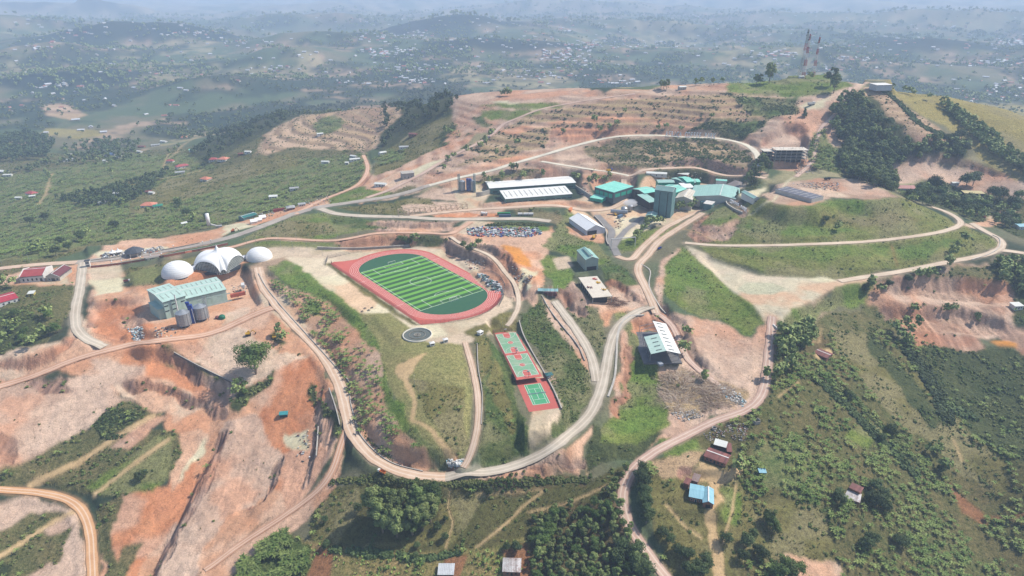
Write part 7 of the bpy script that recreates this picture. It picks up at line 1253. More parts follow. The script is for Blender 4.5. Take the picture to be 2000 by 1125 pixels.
def crown(kind, h, seed, n_):
    rg = np.random.RandomState(seed); lobes = []
    if kind == 'euc':
        for i in range(22): t = rg.uniform(.30, .90); rr = .17*h*(1-abs(t-.62)*1.1); a = rg.uniform(0, 6.28); lobes.append((math.cos(a)*rr*1.15, math.sin(a)*rr*1.15, h*t, rr*rg.uniform(.35, .9), rr*rg.uniform(.35, .95)))
        lobes.append((rg.uniform(-.04, .04)*h, rg.uniform(-.04, .04)*h, h*.88, .11*h, .11*h))
    elif kind == 'pine':
        for i in range(10): t = .15+.085*i; rr = .24*h*(1.02-t)+.02*h; a = rg.uniform(0, 6.28); lobes.append((math.cos(a)*rr*.3, math.sin(a)*rr*.3, h*t, rr, .10*h))
    else:
        for i in range(24): a = rg.uniform(0, 6.28); d = .34*h*rg.uniform(.25, 1)**.6; z = h*(.40+.42*rg.random_sample()); lobes.append((math.cos(a)*d, math.sin(a)*d, z, h*rg.uniform(.07, .20), h*rg.uniform(.06, .16)))
        lobes += [(0, 0, h*.76, h*.24, h*.2), (.1*h, 0, h*.6, h*.27, h*.2), (-.1*h, .06*h, h*.55, h*.27, h*.18), (0, -.12*h, h*.5, h*.24, h*.16)]
    L = np.array(lobes); k = rg.choice(len(L), n_, p=(L[:, 3]**2)/(L[:, 3]**2).sum()); d = rg.normal(size=(n_, 3)); d /= np.linalg.norm(d, axis=1)[:, None]; d[:, 2] = np.where(d[:, 2] < -.5, -d[:, 2], d[:, 2])
    q = rg.uniform(.6, 1.22, n_)[:, None]; C = L[k, :3]+d*np.stack([L[k, 3], L[k, 3], L[k, 4]], 1)*q; nn = d+rg.normal(size=(n_, 3))*.35; nn[:, 2] += .25; nn /= np.linalg.norm(nn, axis=1)[:, None]
    return quads_from(C, nn, rg.uniform(.6, 1.25, n_)*h*.021*math.sqrt(2200/n_)**.8, rg)
def trunk(h, kind, seed):
    rd = random.Random(seed); mb = MB(); top = .72 if kind != 'pine' else .9
    pts = [Vector((0, 0, -1)), Vector((rd.uniform(-.1, .1)*h*.2, rd.uniform(-.1, .1)*h*.2, h*.35)), Vector((rd.uniform(-.1, .1)*h*.3, rd.uniform(-.1, .1)*h*.3, h*top))]
    for a, b, r0, r1 in ((pts[0], pts[1], .030*h, .021*h), (pts[1], pts[2], .021*h, .008*h)):
        q = (b-a).to_track_quat('Z', 'Y'); n_ = 7; vs = [p+q@Vector((r*math.cos(2*math.pi*i/n_), r*math.sin(2*math.pi*i/n_), 0)) for p, r in ((a, r0), (b, r1)) for i in range(n_)]; mb.add(vs, [(i, (i+1) % n_, n_+(i+1) % n_, n_+i) for i in range(n_)])
    for i in range(5):
        a = rd.uniform(0, 6.28); z = h*rd.uniform(.28, .6); p = pts[1].lerp(pts[2], max(0, (z/h-.35)/.37)) if z > h*.35 else pts[0].lerp(pts[1], (z+1)/(h*.35+1)); mb.beam(p, p+Vector((math.cos(a)*h*.2, math.sin(a)*h*.2, h*.18)), .016*h)
    return mb.mesh('trunk', BARK)
PROTO = {}
def proto(kind, mat, h, n_, seeds):
    PROTO[kind] = [(mesh_np('crown', *crown(kind.split('_')[0], h, s_, n_), [mat]), trunk(h, kind.split('_')[0], s_), h) for s_ in seeds]
proto('euc', LF_E, 16, 1500, (1, 2, 3, 4)); proto('round', LF_B, 10, 1500, (5, 6, 7, 8)); proto('round_dark', LF_D, 10, 1500, (9, 10, 11)); proto('pine', LF_D, 14, 900, (12, 13)); proto('euc_big', LF_E, 24, 5200, (14, 15, 16)); proto('round_big', LF_B, 20, 5200, (17, 18))
TREES = []
def tree(kind, x, y, z, h, label, group=None, name=None, rg=random):
    TREES.append((kind, x, y, z, h, label, group, rg.random()))
def tree_now(kind, x, y, z, h, label, group, sd):
    rg = random.Random(sd); name = None; cm, tm, h0 = rg.choice(PROTO[kind]); name = name or {'euc': 'eucalyptus_tree', 'pine': 'conifer_tree'}.get(kind.split('_')[0], 'broadleaf_tree'); o = thing(name, label, 'tree', (x, y, z-.3), rg.uniform(0, 6.28), group); s_ = h/h0; o.scale = (s_*rg.uniform(.9, 1.12), s_*rg.uniform(.9, 1.12), s_)
    for nm, me in (('crown', cm), ('trunk', tm)): link(nm, me, o)
    return o
def trees_at(s, kind, hs, label, group=None, labels=None):
    P = P2(s); W_ = hit(P); rd = random.Random(int(P[0][0]+P[0][1]))
    for i, w in enumerate(W_): tree(kind, w[0], w[1], w[2], (hs if not isinstance(hs, tuple) else rd.uniform(*hs)), labels[i] if labels else label, group, rg=rd)
def poly_pts(s, n_, mind, seed=1):
    P = hit(P2(s))[:, :2]; rg = np.random.RandomState(seed); out = []; tries = 0
    X = rg.uniform(P[:, 0].min(), P[:, 0].max(), n_*40); Y = rg.uniform(P[:, 1].min(), P[:, 1].max(), n_*40); k = inpoly(X, Y, P); X, Y = X[k], Y[k]; cell = {}
    for x, y in zip(X, Y):
        c = (int(x//mind), int(y//mind))
        if any((x-a)**2+(y-b)**2 < mind*mind for i in (-1, 0, 1) for j in (-1, 0, 1) for a, b in cell.get((c[0]+i, c[1]+j), ())): continue
        cell.setdefault(c, []).append((x, y)); out.append((x, y))
        if len(out) >= n_: break
    o = np.array(out); return o[:, 0], o[:, 1], H(o[:, 0], o[:, 1])
def trees_in(s, kinds, n_, mind, hs, label, group, seed=1):
    x, y, z = poly_pts(s, n_, mind, seed); rd = random.Random(seed)
    for a, b, c in zip(x, y, z): tree(rd.choice(kinds), a, b, c, rd.uniform(*hs), label, group, rg=rd)
# landmark trees
trees_at("500 730", 'round_big', 27, 'big dark green spreading tree alone on the bare earth right of the digger')
g = 'tall grey green trees of the big clump below the main road bend'
trees_at("735 1018,762 1012,790 1010,818 1008,840 1020,748 1040,776 1048,806 1044,826 1036,770 1026", 'euc_big', (19, 25), 'tall grey green tree in the big clump below the main road bend', g)
trees_at("845 985,838 1003,822 990", 'round_big', (13, 17), 'brighter green tree at the right side of the big clump below the main road bend', 'brighter green trees at the right of the big clump')
trees_at("1612 436", 'round', 8.5, 'single round tree casting a shadow on the grassy hill'); trees_at("1636 451", 'round_dark', 3.5, 'small dark bush on the grassy hill, lower right of the single round tree'); trees_at("1883 476", 'round_dark', 3, 'small dark bush near the right end of the lower hill grass')
trees_at("1441 924", 'round', 4.0, 'small round tree beside the yard of the rusty roofed house'); trees_at("1571 228", 'pine', 13, 'cone shaped tree on the pink cut below the ridge')
trees_at("1502 163", 'euc', 30, 'tallest tree on the ridge skyline, left of the masts'); trees_at("1477 165,1484 165", 'euc', 15, 'smaller tree just left of the tallest ridge tree', 'pair of smaller ridge trees'); trees_at("1628 182,1622 168", 'euc', 26, 'tall narrow tree on the ridge right of the masts', 'pair of tall narrow ridge trees'); trees_at("1582 154,1612 157", 'round_dark', 8, 'round tree near the feet of the masts', 'round trees by the masts')
trees_at("1296 173,1302 174,1291 172", 'euc', (12, 18), 'dark tree by the cream house on the skyline', 'dark trees by the cream skyline house'); trees_at("1358 168,1370 166,1392 164,1409 163", 'round_dark', (9, 13), 'round dark tree along the flat of the ridge skyline', 'round dark trees along the ridge skyline'); trees_at("980 187,985 187,991 187,997 187", 'euc', (9, 11), 'dark tree in the small clump on the left skyline of the ridge', 'small clump on the left of the ridge skyline')
trees_at("1742 178,1752 178,1768 182,1776 184,1783 187,1812 196,1838 203,1846 206,1852 209,1978 218,1985 219", 'round_dark', (6, 10), 'small dark tree on the crest of the yellow grass hill', 'small dark trees on the yellow hill crest')
trees_in("1625 205,1680 188,1700 215,1740 250,1755 285,1790 290,1750 330,1748 378,1700 368,1650 345,1640 310,1655 290,1622 250", ['euc', 'euc', 'round_dark'], 250, 4.5, (10, 18), 'eucalyptus in the dark wood on the right hillside', 'trees of the dark wood on the right hillside', 3)
trees_in("1790 285,1880 268,1895 300,1860 318,1790 316", ['euc', 'round_dark'], 34, 5, (10, 15), 'tree in the block of wood under the yellow grass hill', 'trees under the yellow grass hill', 4)
trees_in("1838 210,1862 212,1930 262,1990 312,2060 350,2040 362,1950 310,1890 262", ['round_dark', 'euc'], 100, 5, (8, 13), 'tree in the gully between the two yellow grass slopes', 'trees in the gully of the yellow hill', 5)
trees_in("1760 388,1790 372,1830 362,1870 385,1930 390,1990 385,2000 440,1960 445,1900 432,1850 410", ['round', 'round_dark'], 75, 6, (8, 14), 'leafy tree in the right valley around the straw yellow roof', 'leafy trees in the right valley', 6)
trees_at("1822 370,1830 372,1900 362,1886 366,1952 388,1944 390,1935 388", 'round_dark', (15, 20), 'large dark tree towering over the right valley houses', 'large dark trees of the right valley')
trees_in("1042 1012,1100 992,1205 982,1235 1040,1270 1125,1290 1170,1040 1170", ['euc', 'euc', 'round'], 135, 3.9, (5, 9), 'slender tree of the plantation at the bottom beside the pale dirt road', 'slender plantation trees at the bottom', 7)
trees_at("1240 1105,1255 1115,1228 1085,1245 1085,1215 1075,1262 1128,1205 1095", 'round_dark', (8, 11), 'rounder dark tree at the road edge of the bottom plantation', 'rounder trees at the plantation edge')
trees_at("1253 925,1250 940,1257 950,1252 962,1260 972,1256 985,1265 990,1262 1003,1268 1012,1262 1022", 'round_dark', (7, 10), 'dark roadside tree on the right of the pale dirt road', 'dark roadside trees right of the pale dirt road')
trees_at("1222 922,1216 935,1200 948,1195 962,1205 958,1188 966", 'euc', (5, 8), 'roadside tree on the left of the pale dirt road', 'roadside trees left of the pale dirt road')
trees_at("1292 1050,1308 1062,1320 1080,1332 1088,1345 1092,1362 1112,1376 1100,1385 1110,1370 1125,1350 1125,1338 1115", 'round_dark', (6, 9), 'dark tree between the pale road and the footpath at the bottom', 'dark trees by the bottom footpath')
trees_at("1417 1062,1457 1068,1470 1052,1488 1092,1478 1082,1450 1095", 'round_dark', (7, 10), 'round tree on the grass right of the bottom footpath', 'round trees right of the bottom footpath'); trees_at("1518 1130,1540 1128,1560 1120,1532 1110,1506 1030,1512 1042,1500 1020", 'round', (7, 11), 'leafy tree at the lower edge right of the footpath', 'leafy trees at the lower edge')
trees_at("1706 960,1722 975,1715 992,1700 985,1730 1000,1636 972,1640 985,1700 1065,1690 1072,1762 1070,1750 1062", 'round_dark', (7, 11), 'dark tree around the white and rust striped house', 'dark trees around the striped roofed house')
trees_at("1737 845,1745 852,1722 862,1820 890,1832 885,1842 920,1836 925,1660 780,1652 772,1790 640,1778 652,1768 640,1760 665,1748 650,1772 672,1860 610,1785 612,1845 612,1906 628,1720 572,1735 562,1690 572,1700 565,1773 552,1790 548,1808 545,1822 540,1860 500,1850 522", 'round_dark', (5, 8), 'dark round tree scattered between the quarry and the bushes on the right', 'dark round trees around the quarry')
trees_in("1935 515,2050 505,2050 560,1990 575,1950 548", ['round_dark', 'euc'], 40, 4.5, (6, 10), 'tree in the wood at the right edge above the quarry', 'trees at the right edge above the quarry', 8); trees_in("1515 658,1575 640,1592 660,1570 690,1530 705,1515 690", ['round', 'round_dark'], 34, 3.2, (4, 6.5), 'small tree in the thicket right of the pink road', 'small trees right of the pink road', 9); trees_at("1520 732,1528 728,1538 722,1545 716,1516 742,1550 728", 'round_dark', (4, 6), 'small dark tree by the pink road below the thicket', 'small dark trees by the pink road')
trees_at("1243 470,1247 463,1252 458,1257 452,1262 447,1268 441,1240 476", 'euc', (6, 8), 'dark tree in the row between factory yard and dual road', 'trees between the factory yard and the dual road'); trees_at("1316 413,1322 414,1332 411,1346 412,1351 406,1357 402,1362 400,1290 437,1283 440", 'round_dark', (5, 8), 'dark tree at the front of the beige shed', 'dark trees in front of the beige shed'); trees_at("1405 392,1426 376,1378 404,1384 406,1440 380", 'pine', (6, 9), 'pointed dark tree in front of the large gabled hall', 'pointed trees in front of the large gabled hall')
trees_at("1474 332,1480 325,1487 322,1492 330,1470 343,1463 352,1470 356,1477 351,1484 342,1458 360,1500 338", 'euc', (11, 17), 'tall dark tree between the factory and the unfinished block', 'tall dark trees between factory and unfinished block'); trees_at("998 333,1009 333,1003 334", 'euc', (9, 12), 'dark tree of the pair below the ridge road', 'dark trees below the ridge road')
trees_at("1120 352,1128 356,1160 357,1166 355,1150 358,1180 356,1190 352,1060 345,980 350,955 358,945 352,1022 350", 'round_dark', (4, 6.5), 'bushy tree on the red bank behind the long warehouses', 'bushy trees on the red bank'); trees_at("790 476,800 480,812 478,806 470,780 474,905 485,915 492,935 480,925 488", 'round', (6, 9), 'bush like tree on the cut bank above the running track', 'trees on the cut bank above the track'); trees_at("960 268,948 283,938 290,912 300,886 310,875 320,868 335,1172 258,1190 256,1205 248,1285 255,1300 252,1330 258,1100 262,1012 286,990 300,970 305,880 265,870 262,1160 240,1220 222,1390 232,1450 205", 'round_dark', (4, 8), 'scattered dark tree on the terraces of the ridge', 'scattered dark trees on the ridge terraces')
trees_at("38 640,25 648,50 655,30 620,92 618,97 625,8 560,25 562,110 650,85 660,70 668,10 668,0 680,45 668,62 680,98 655", 'round', (6, 10), 'bushy tree on the green slope at the left edge', 'bushy trees on the green slope at the left edge'); trees_at("470 762,478 770,462 775", 'round', (4, 6), 'small tree on the bank below the big spreading tree', 'small trees below the big spreading tree'); trees_at("270 935,283 930,275 940", 'round_dark', (4, 6), 'dark small tree on the lower left green strip', 'dark small trees on the lower left strip')
trees_at("545 655,553 668", 'round', (4, 5), 'small bush tree beside the left digger', 'small bush trees by the digger'); trees_at("1340 655,1334 690,1495 740,1375 745", 'round_dark', (3, 4), 'lone dark bush on the pink slope', 'lone dark bushes on the pink slope'); trees_at("812 1088,815 1070,870 1055,955 968,640 1065,636 1072,1005 1068,990 1075,1010 1078,700 1000,635 1020,855 1038,870 1018", 'round_dark', (4, 7), 'dark bush tree in the field around the big clump', 'dark bush trees in the lower field')
trees_at("165 320,170 314,190 318,188 306,220 320,90 340,98 350,95 345,130 300,265 300,250 310,330 300,342 295,350 290,215 340,120 360,240 402,345 398,350 405,270 415,290 418,405 430,380 432,365 425,60 440,90 432,130 440,75 480,120 478,90 492,135 490,110 500,70 495,160 470,170 462,205 430,225 448,100 288,40 300,55 310", 'round_dark', (8, 14), 'dark leafy tree scattered in the left valley', 'dark leafy trees in the left valley')
# masses
def flush_trees():
    byn = {}
    for t in TREES: byn.setdefault({'euc': 'e', 'pine': 'p'}.get(t[0].split('_')[0], 'b'), []).append(t)
    rest = []
    for k, L_ in byn.items():
        L_.sort(key=lambda t: -t[4]/math.hypot(t[1], t[2])); 
        for t in L_[:292]: tree_now(*t)
        rest += L_[292:]
    return rest
def replicate(P3, F, x, y, z, s_, rz, sz=None):
    n_ = len(x); c, s = np.cos(rz), np.sin(rz); sz = s_ if sz is None else sz
    V = np.empty((n_, len(P3), 3), np.float32); V[:, :, 0] = x[:, None]+s_[:, None]*(P3[None, :, 0]*c[:, None]-P3[None, :, 1]*s[:, None]); V[:, :, 1] = y[:, None]+s_[:, None]*(P3[None, :, 0]*s[:, None]+P3[None, :, 1]*c[:, None]); V[:, :, 2] = z[:, None]+sz[:, None]*P3[None, :, 2]
    return V.reshape(-1, 3), (F[None]+(np.arange(n_)*len(P3))[:, None, None]).reshape(-1, F.shape[1])
def mass(name, label, cat, protos, x, y, z, smin, smax, mat, seed=2):
    if len(x) == 0: return
    rg = np.random.RandomState(seed); VS = []; FS = []; off = 0; k = rg.randint(0, len(protos), len(x))
    for i, (P3, F) in enumerate(protos):
        m = k == i
        if not m.any(): continue
        n_ = m.sum(); V, Fq = replicate(P3, F, x[m], y[m], z[m], rg.uniform(smin, smax, n_), rg.uniform(0, 6.28, n_)); VS.append(V); FS.append(Fq+off); off += len(V)
    o = link(name, mesh_np(name, np.vstack(VS), np.vstack(FS), [mat])); o['kind'] = 'stuff'; o['label'] = label; o['category'] = cat; return o
def bush_proto(seed, n_=26, sz=.32):
    rg = np.random.RandomState(seed); d = rg.normal(size=(n_, 3)); d /= np.linalg.norm(d, axis=1)[:, None]; d[:, 2] = np.abs(d[:, 2]); C = d*rg.uniform(.5, 1, n_)[:, None]*np.array([1, 1, .9]); nn = d+rg.normal(size=(n_, 3))*.4; nn[:, 2] += .3; nn /= np.linalg.norm(nn, axis=1)[:, None]; return quads_from(C, nn, rg.uniform(.6, 1.3, n_)*sz, rg)
def banana_proto(seed, n_=8):
    rd = random.Random(seed); V = []; F = []
    for i in range(n_):
        a = i*6.28/n_+rd.uniform(-.3, .3); e = rd.uniform(.5, 1.2); L = rd.uniform(2.0, 3.0); w = .27; dx, dy = math.cos(a), math.sin(a); k = len(V)
        p = [(0, 1.5), (L*.5*math.cos(e), 1.5+L*.5*math.sin(e)), (L*math.cos(e*.5)*.95, 1.5+L*.42*math.sin(e))]
        for (r_, z), ww in zip(p, (w*.5, w*1.3, w*.35)): V += [(dx*r_-dy*ww, dy*r_+dx*ww, z), (dx*r_+dy*ww, dy*r_-dx*ww, z)]
        F += [(k, k+1, k+3, k+2), (k+2, k+3, k+5, k+4)]
    k = len(V); V += [(-.12, -.1, -.3), (.12, -.1, -.3), (.1, .1, 1.6), (-.1, .1, 1.6)]; F.append((k, k+1, k+2, k+3)); return np.array(V), np.array(F)
def tuft_proto(seed):
    rg = np.random.RandomState(seed); V = []; F = []
    for i in range(6): a = rg.uniform(0, 6.28); t = rg.uniform(.2, .7); dx, dy = math.cos(a), math.sin(a); k = len(V); V += [(-dy*.14, dx*.14, 0), (dy*.14, -dx*.14, 0), (dx*t+dy*.06, dy*t-dx*.06, .8), (dx*t-dy*.06, dy*t+dx*.06, .8)]; F.append((k, k+1, k+2, k+3))
    return np.array(V), np.array(F)
def tree_lump(seed, n_=70): V, F = crown('euc' if seed % 2 else 'round', 10, seed, n_); return V, F
BU = [bush_proto(s_) for s_ in range(5)]; BN = [banana_proto(s_) for s_ in range(4)]; TU = [tuft_proto(s_) for s_ in range(4)]; TL = [tree_lump(s_) for s_ in range(20, 26)]
rest = np.array([(t[1], t[2], t[3], t[4]) for t in flush_trees()]); print('rest trees', len(rest))
mass('woodland', 'remaining small trees scattered through the woods and valleys', 'woodland', TL, rest[:, 0], rest[:, 1], rest[:, 2]-.4, .9, 1.35, LF_E)
x, y, z = poly_pts("372 300,470 248,560 215,650 205,740 200,745 204,690 208,560 236,520 260,440 300,400 332", 520, 5.5, 21); mass('woodland', 'dark woodland along the crest and flank of the left spur', 'woodland', TL, x, y, z-.5, .9, 1.5, LF_D)
x, y, z = poly_pts("740 262,790 180,905 172,895 208,860 232,800 262,742 300,748 285", 420, 5.5, 22); mass('woodland', 'dark woodland patch between the pink plots and the ridge', 'woodland', TL, x, y, z-.5, .9, 1.5, LF_D)
x, y, z = poly_pts("110 388,200 372,270 352,330 332,300 372,240 402,150 404", 150, 6, 23); mass('woodland', 'dense tree belt across the left valley', 'woodland', TL, x, y, z-.5, .8, 1.2, LF_D)
x, y, z = poly_pts("-20 270,60 262,110 280,90 310,-20 320", 200, 8, 24); mass('woodland', 'dark wood at the left edge of the far valley', 'woodland', TL, x, y, z-.5, 1.2, 1.8, LF_D); x, y, z = poly_pts("120 295,200 270,280 280,260 300,160 312", 80, 8, 25); mass('woodland', 'loose wood near the grey white valley house', 'woodland', TL, x, y, z-.5, .8, 1.4, LF_D)
rg0 = np.random.RandomState(2)
for lb_, sr, n_, md, a_, b_, mt_ in (('dense shrubs on the bank between the ridge road and the factory', "1140 292,1200 274,1290 270,1420 279,1462 293,1470 322,1440 336,1380 326,1300 322,1230 324,1180 316", 2300, 1.5, .6, 1.7, LF_S), ('green shrubs above the large white letters', "1375 242,1420 236,1500 234,1490 248,1455 270,1400 262,1340 257", 700, 1.6, .7, 1.6, LF_B),
    ('bushes over the crest by the masts', "1422 164,1500 152,1580 153,1645 157,1655 168,1630 182,1560 190,1490 184", 900, 1.8, .6, 1.6, LF_B), ('shrubs at the right of the ridge terraces', "1430 188,1560 192,1560 222,1500 230,1450 216", 500, 1.8, .7, 1.7, LF_S), ('young banana rows on the bank inside the left bend', "520 545,560 562,640 595,700 660,735 700,750 790,790 860,760 890,700 850,684 790,670 735,640 690", 420, 2.6, .9, 1.5, LF_N),
    ('banana rows beside the pink cut on the ridge', "1592 262,1610 256,1640 305,1640 338,1585 332,1580 300", 420, 1.8, .9, 1.5, LF_N), ('dense bushes at the lower left of the crop plots', "430 1140,500 1072,560 1040,600 1066,600 1140", 900, 1.0, .8, 1.5, LF_N), ('scrub in the left green strips', "180 830,215 798,290 802,290 820,250 850,210 862", 260, 1.1, .6, 1.4, LF_D), ('bushes over the bank between the gravel roads', "1022 630,1042 595,1068 590,1108 660,1148 722,1152 768,1110 850,1090 790,1050 700", 900, 1.1, .5, 1.1, LF_S)):
    x, y, z = poly_pts(sr, n_, md, n_); q_ = (fbm(x, y, 11, 3, n_) > (.56 if 'left bend' in lb_ else .47)) & (rg0.random_sample(len(x)) < .9); x, y, z = x[q_], y[q_], z[q_]; mass('shrubs' if mt_ is not LF_N else 'banana_plants', lb_, 'shrubs' if mt_ is not LF_N else 'banana plants', BU if mt_ is not LF_N else BN, x, y, z-.15, a_, b_, mt_, n_)
# hedges
def hedge(s, w, h, label, mat=LF_D):
    P = hit(smooth(P2(s), 6)); rg = np.random.RandomState(int(P[0][1])); seg = np.r_[0, np.cumsum(np.hypot(*np.diff(P[:, :2], axis=0).T))]; n_ = int(seg[-1]*w*1.1); t = rg.uniform(0, seg[-1], n_); x = np.interp(t, seg, P[:, 0])+rg.normal(0, w*.3, n_); y = np.interp(t, seg, P[:, 1])+rg.normal(0, w*.3, n_)
    o = mass('hedge', label, 'hedge', BU, x, y, H(x, y)-.2, h*.6, h*1.1, mat); del o['kind']
hedge("1600 745,1650 790,1690 830,1740 880,1790 930", 6, 2.2, 'dark hedge slanting down the slope below the small farmhouse'); hedge("1770 680,1800 720,1830 770,1850 820", 8, 2.6, 'thick dark hedge right of the olive grass strip'); hedge("1840 795,1880 805,1900 815", 7, 2.8, 'short thick hedge at the foot of the olive grass strip'); hedge("650 1072,700 1078,760 1082,830 1090,900 1078", 3, 1.7, 'low hedge along the crop field below the big tree clump'); hedge("1722 172,1760 205,1800 245,1840 262,1872 272", 6, 2.2, 'dark hedge between the pink plot and the yellow grass'); hedge("650 940,720 936,800 940,880 944,960 942,1060 940,1150 936", 3.5, 1.3, 'strip of bushes along the lower edge of the main road bend', LF_S); hedge("955 440,1000 437,1060 440", 5, 1.6, 'green hedge above the scrap heap', LF_S); hedge("1600 728,1680 790,1740 850,1800 910,1840 960", 4, 1.8, 'second dark hedge slanting across the right slope', LF_S)
hedge("1350 395,1372 402,1385 396", 3, 1.5, 'short hedge by the entrance block'); hedge("600 655,640 700,690 775,715 850,770 902", 1.6, .6, 'line of low plants along the inside of the left bend', LF_S)
# uncountable ground plants, by the cover they grow on
DEN = {  # cover: (bush, banana, tuft, crop) per square metre
 'bananaR': (.075, .065, .08, 0), 'banana': (.030, .070, 0, 0), 'scrub': (.06, .002, .03, 0), 'scrubdark': (.11, .006, 0, 0), 'lush': (.006, 0, .10, 0), 'lushdark': (.035, .001, .12, 0), 'turfhill': (.004, 0, .05, 0), 'hill': (.004, 0, .07, 0), 'lawn': (0, 0, .0, 0),
 'olive': (.028, .001, .12, 0), 'olived': (.022, 0, .12, 0), 'ridge': (.006, 0, 0, 0), 'ridgeveg': (.15, 0, 0, 0), 'plot': (.030, 0, 0, 0), 'mauve': (.004, .022, 0, 0), 'pink': (.0015, 0, .005, 0), 'clay': (.0012, 0, .004, 0), 'crop': (.01, .01, 0, .16), 'floor': (.02, 0, .04, 0), 'wood': (.02, 0, 0, 0), 'redwall': (.004, .002, 0, 0), 'yellow': (.0015, 0, .01, 0), 'quarry': (.001, 0, 0, 0), 'till': (0, 0, 0, .02), 'rockcut': (.01, 0, 0, 0), 'pinkdark': (.012, 0, 0, 0), 'brush': (.004, 0, 0, 0), 'vdark': (.08, .02, 0, 0)}
rg = np.random.RandomState(77); NC = 760000; y = rg.uniform(185, 1480, NC); x = rg.uniform(-1, 1, NC)*(y*.80+70); keep = rg.random_sample(NC) < (y*.80+70)/1254; x, y = x[keep], y[keep]; area = (2*1254*1295)/NC
_, _, _, _, K, _ = cover_fields(x, y); z = H(x, y); padm = GN.at(x, y, pn) > .35; far_f = np.clip(1.15-y/1900, .35, 1); r_ = rg.random_sample(len(x)); D = np.zeros((len(KN)+1, 4))
for k, v in DEN.items(): D[KIDX[k]] = v
Kc = np.where((K < 0) | (K == 900), len(KN), K); clump = .12+1.75*sstep(.40, .60, fbm(x, y, 13, 4, 301)); D4 = D[Kc]*area*(clump*far_f*padm)[:, None]; cum = np.cumsum(D4, axis=1)
near = y < 620
for j, (nm, lb, cat, pr, s0, s1, mt) in enumerate((('undergrowth', 'bushes and low scrub spread over slopes and banks', 'scrub', BU, .45, 1.5, LF_S), ('banana_plants', 'banana plants spread over the slopes and gardens', 'banana plants', BN, .65, 1.15, LF_N), ('grass_tufts', 'tufts of tall grass spread over the slopes', 'grass', TU, .6, 1.3, LF_G), ('crop_plants', 'rows of leafy crops in the small plots at the bottom', 'crops', TU, 1.1, 1.9, LF_C))):
    m = (r_ < cum[:, j]) & (r_ >= (cum[:, j-1] if j else 0)); print(nm, m.sum())
    if j == 0:
        hb = (z+2.5*(fbm(x, y, 60, 2, 77)-.5))/5.5; hb = hb-np.floor(hb); m &= ~(np.isin(Kc, [KIDX['ridgeveg'], KIDX['ridge']]) & ((hb < .40) | (hb > .80)) & (rg.random_sample(len(x)) > .16))
        pl = m & (Kc == KIDX['plot']); rv = m & ((Kc == KIDX['ridgeveg']) | (Kc == KIDX['ridge'])); ot = m & ~pl & ~rv
        mass('coffee_seedlings', 'small coffee seedlings dotted over the pink plots', 'seedlings', BU, x[pl], y[pl], z[pl]-.1, .8, 1.3, LF_D); mass('terrace_bushes', 'low bushes on the terraces of the ridge', 'scrub', BU, x[rv], y[rv], z[rv]-.1, .5, 1.6, LF_D); mass(nm, lb, cat, pr, x[ot], y[ot], z[ot]-.15, s0, s1, mt)
    else: mass(nm, lb, cat, pr, x[m], y[m], z[m]-.1, s0, s1, mt)
# far country: woods as masses, houses one by one
rg = np.random.RandomState(5); n_ = 60000; r0 = 1450*np.exp(rg.random_sample(n_)*math.log(8000/1450)); a = rg.uniform(R(-40), R(40), n_); x, y = r0*np.sin(a), r0*np.cos(a); p1 = fbm(x, y, 340, 4, 51); p4 = fbm(x, y, 90, 3, 81); m = ((p1 > .555) | (p4 > .645)) | (rg.random_sample(n_) < .035); x, y, r0 = x[m], y[m], r0[m]; x, y, r0 = x[:11000], y[:11000], r0[:11000]; z = H(x, y)
LW_ = [crown('round', 10, s_, 26) for s_ in (31, 32, 33)]
for i, (lo, hi, s0, s1, lb) in enumerate(((0, 2600, 1.0, 1.9, 'scattered woods over the nearer valley'), (2600, 4500, 1.6, 3, 'scattered woods over the middle valley'), (4500, 9000, 2.5, 5, 'hazy woods on the far hills'))): k = (r0 > lo) & (r0 <= hi); mass('distant_woods', lb, 'woods', LW_, x[k], y[k], z[k]-1, s0*.75, s1*.7, LF_E, 9+i)
FHM = [paint('far_white_roof', (212, 214, 216), (190, 192, 194)), paint('far_red_roof', (190, 118, 100), (166, 98, 84)), paint('far_wall', (206, 196, 184), (186, 176, 164))]
def far_house_mesh(nm, roofm): mb = MB(); gable_walls(mb, 12, 8, 3, 2.2); m2 = MB(); slab_roof(m2, 12, 8, 3, 2.2, .6); mb.add(m2.v, m2.f, 1); return mb.mesh(nm, [FHM[2], FHM[roofm]])
fm = [far_house_mesh('house', 0), far_house_mesh('house', 1)]; rg = np.random.RandomState(8); U = rg.uniform(-20, 2020, 2600); V_ = 28+240*rg.random_sample(2600)**1.25; cn = rg.uniform(0, 2000, 60); cm_ = 40+150*rg.random_sample(60); ci = rg.randint(0, 60, 2600); cl = rg.random_sample(2600) < .55; U = np.where(cl, cn[ci]+rg.normal(0, 26, 2600), U); V_ = np.where(cl, np.maximum(28, cm_[ci]+rg.normal(0, 4, 2600)), V_)
ok = ~(((U > 380) & (V_ > 165)) | ((U > 1750) & (V_ > 130)) | ((U > 1250) & (V_ > 140))) & (rg.random_sample(2600) < (.35+.65*(U > 700))*np.where(V_ > 60, 1, .5)); U, V_ = U[ok], V_[ok]
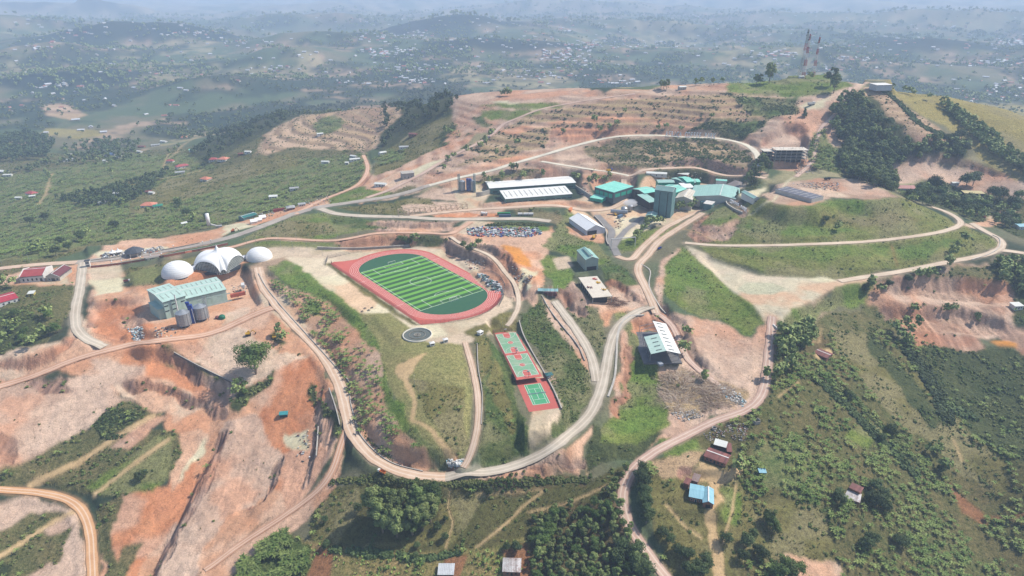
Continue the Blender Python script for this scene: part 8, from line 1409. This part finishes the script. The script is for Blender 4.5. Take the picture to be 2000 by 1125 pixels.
U = np.r_[U, rg.normal(1945, 45, 70)]; V_ = np.r_[V_, rg.normal(182, 13, 70)]; town = np.arange(len(U)) >= len(U)-70; Wp = hit(np.stack([U, V_], 1)); dd = np.hypot(Wp[:, 0], Wp[:, 1]); ok = (dd > 1500) & (dd < 9000) & (U < 2040) & ~(town & (V_ > 206)); Wp, dd, town = Wp[ok], dd[ok], town[ok]
idx = np.argsort(dd-3000*town); print('far houses', len(idx)); fmass = [[], []]
for j, i in enumerate(idx):
    k = 1 if rg.random_sample() < .26 else 0; rz = rg.uniform(-.7, .7)+(0 if rg.random_sample() < .7 else 1.5); s_ = rg.uniform(.55, .95)*(1+dd[i]/12000)
    if j < 222:
        o = link('house', fm[k]); o.location = (Wp[i, 0], Wp[i, 1], Wp[i, 2]-.2); o.rotation_euler = (0, 0, rz); o.scale = (s_*rg.uniform(.9, 1.6), s_, s_)
        if town[i]: tag(o, 'house of the small town at the right edge beyond the yellow hill', 'house', 'houses of the small town beyond the yellow hill')
        else: tag(o, 'small pale roofed house in the hazy far valley' if k == 0 else 'small red roofed house in the hazy far valley', 'house', 'pale roofed houses of the far valley' if k == 0 else 'red roofed houses of the far valley')
    else: fmass[k].append((Wp[i, 0], Wp[i, 1], Wp[i, 2]-.2, s_, rz))
mb = MB()
for k in (0, 1):
    for x_, y_, z_, s_, rz in fmass[k]:
        m1 = MB(); gable_walls(m1, 14, 8, 3, 2.2, 0); m2 = MB(); slab_roof(m2, 14, 8, 3, 2.2, .6, mi=1+k); m1.add(m2.v, m2.f, 1+k); c_, q_ = math.cos(rz)*s_, math.sin(rz)*s_; mb.v_ = 0
        kk = len(mb.v); mb.v += [(x_+a*c_-b*q_, y_+a*q_+b*c_, z_+e*s_) for a, b, e in m1.v]; mb.f += [tuple(kk+w for w in f) for f in m1.f]; mb.m += m1.m
if mb.v: o = link('distant_houses', mb.mesh('distant_houses', [FHM[2], FHM[0], FHM[1]])); o['kind'] = 'stuff'; tag(o, 'many tiny houses sprinkled over the farthest valley floor', 'houses')
build_haze()
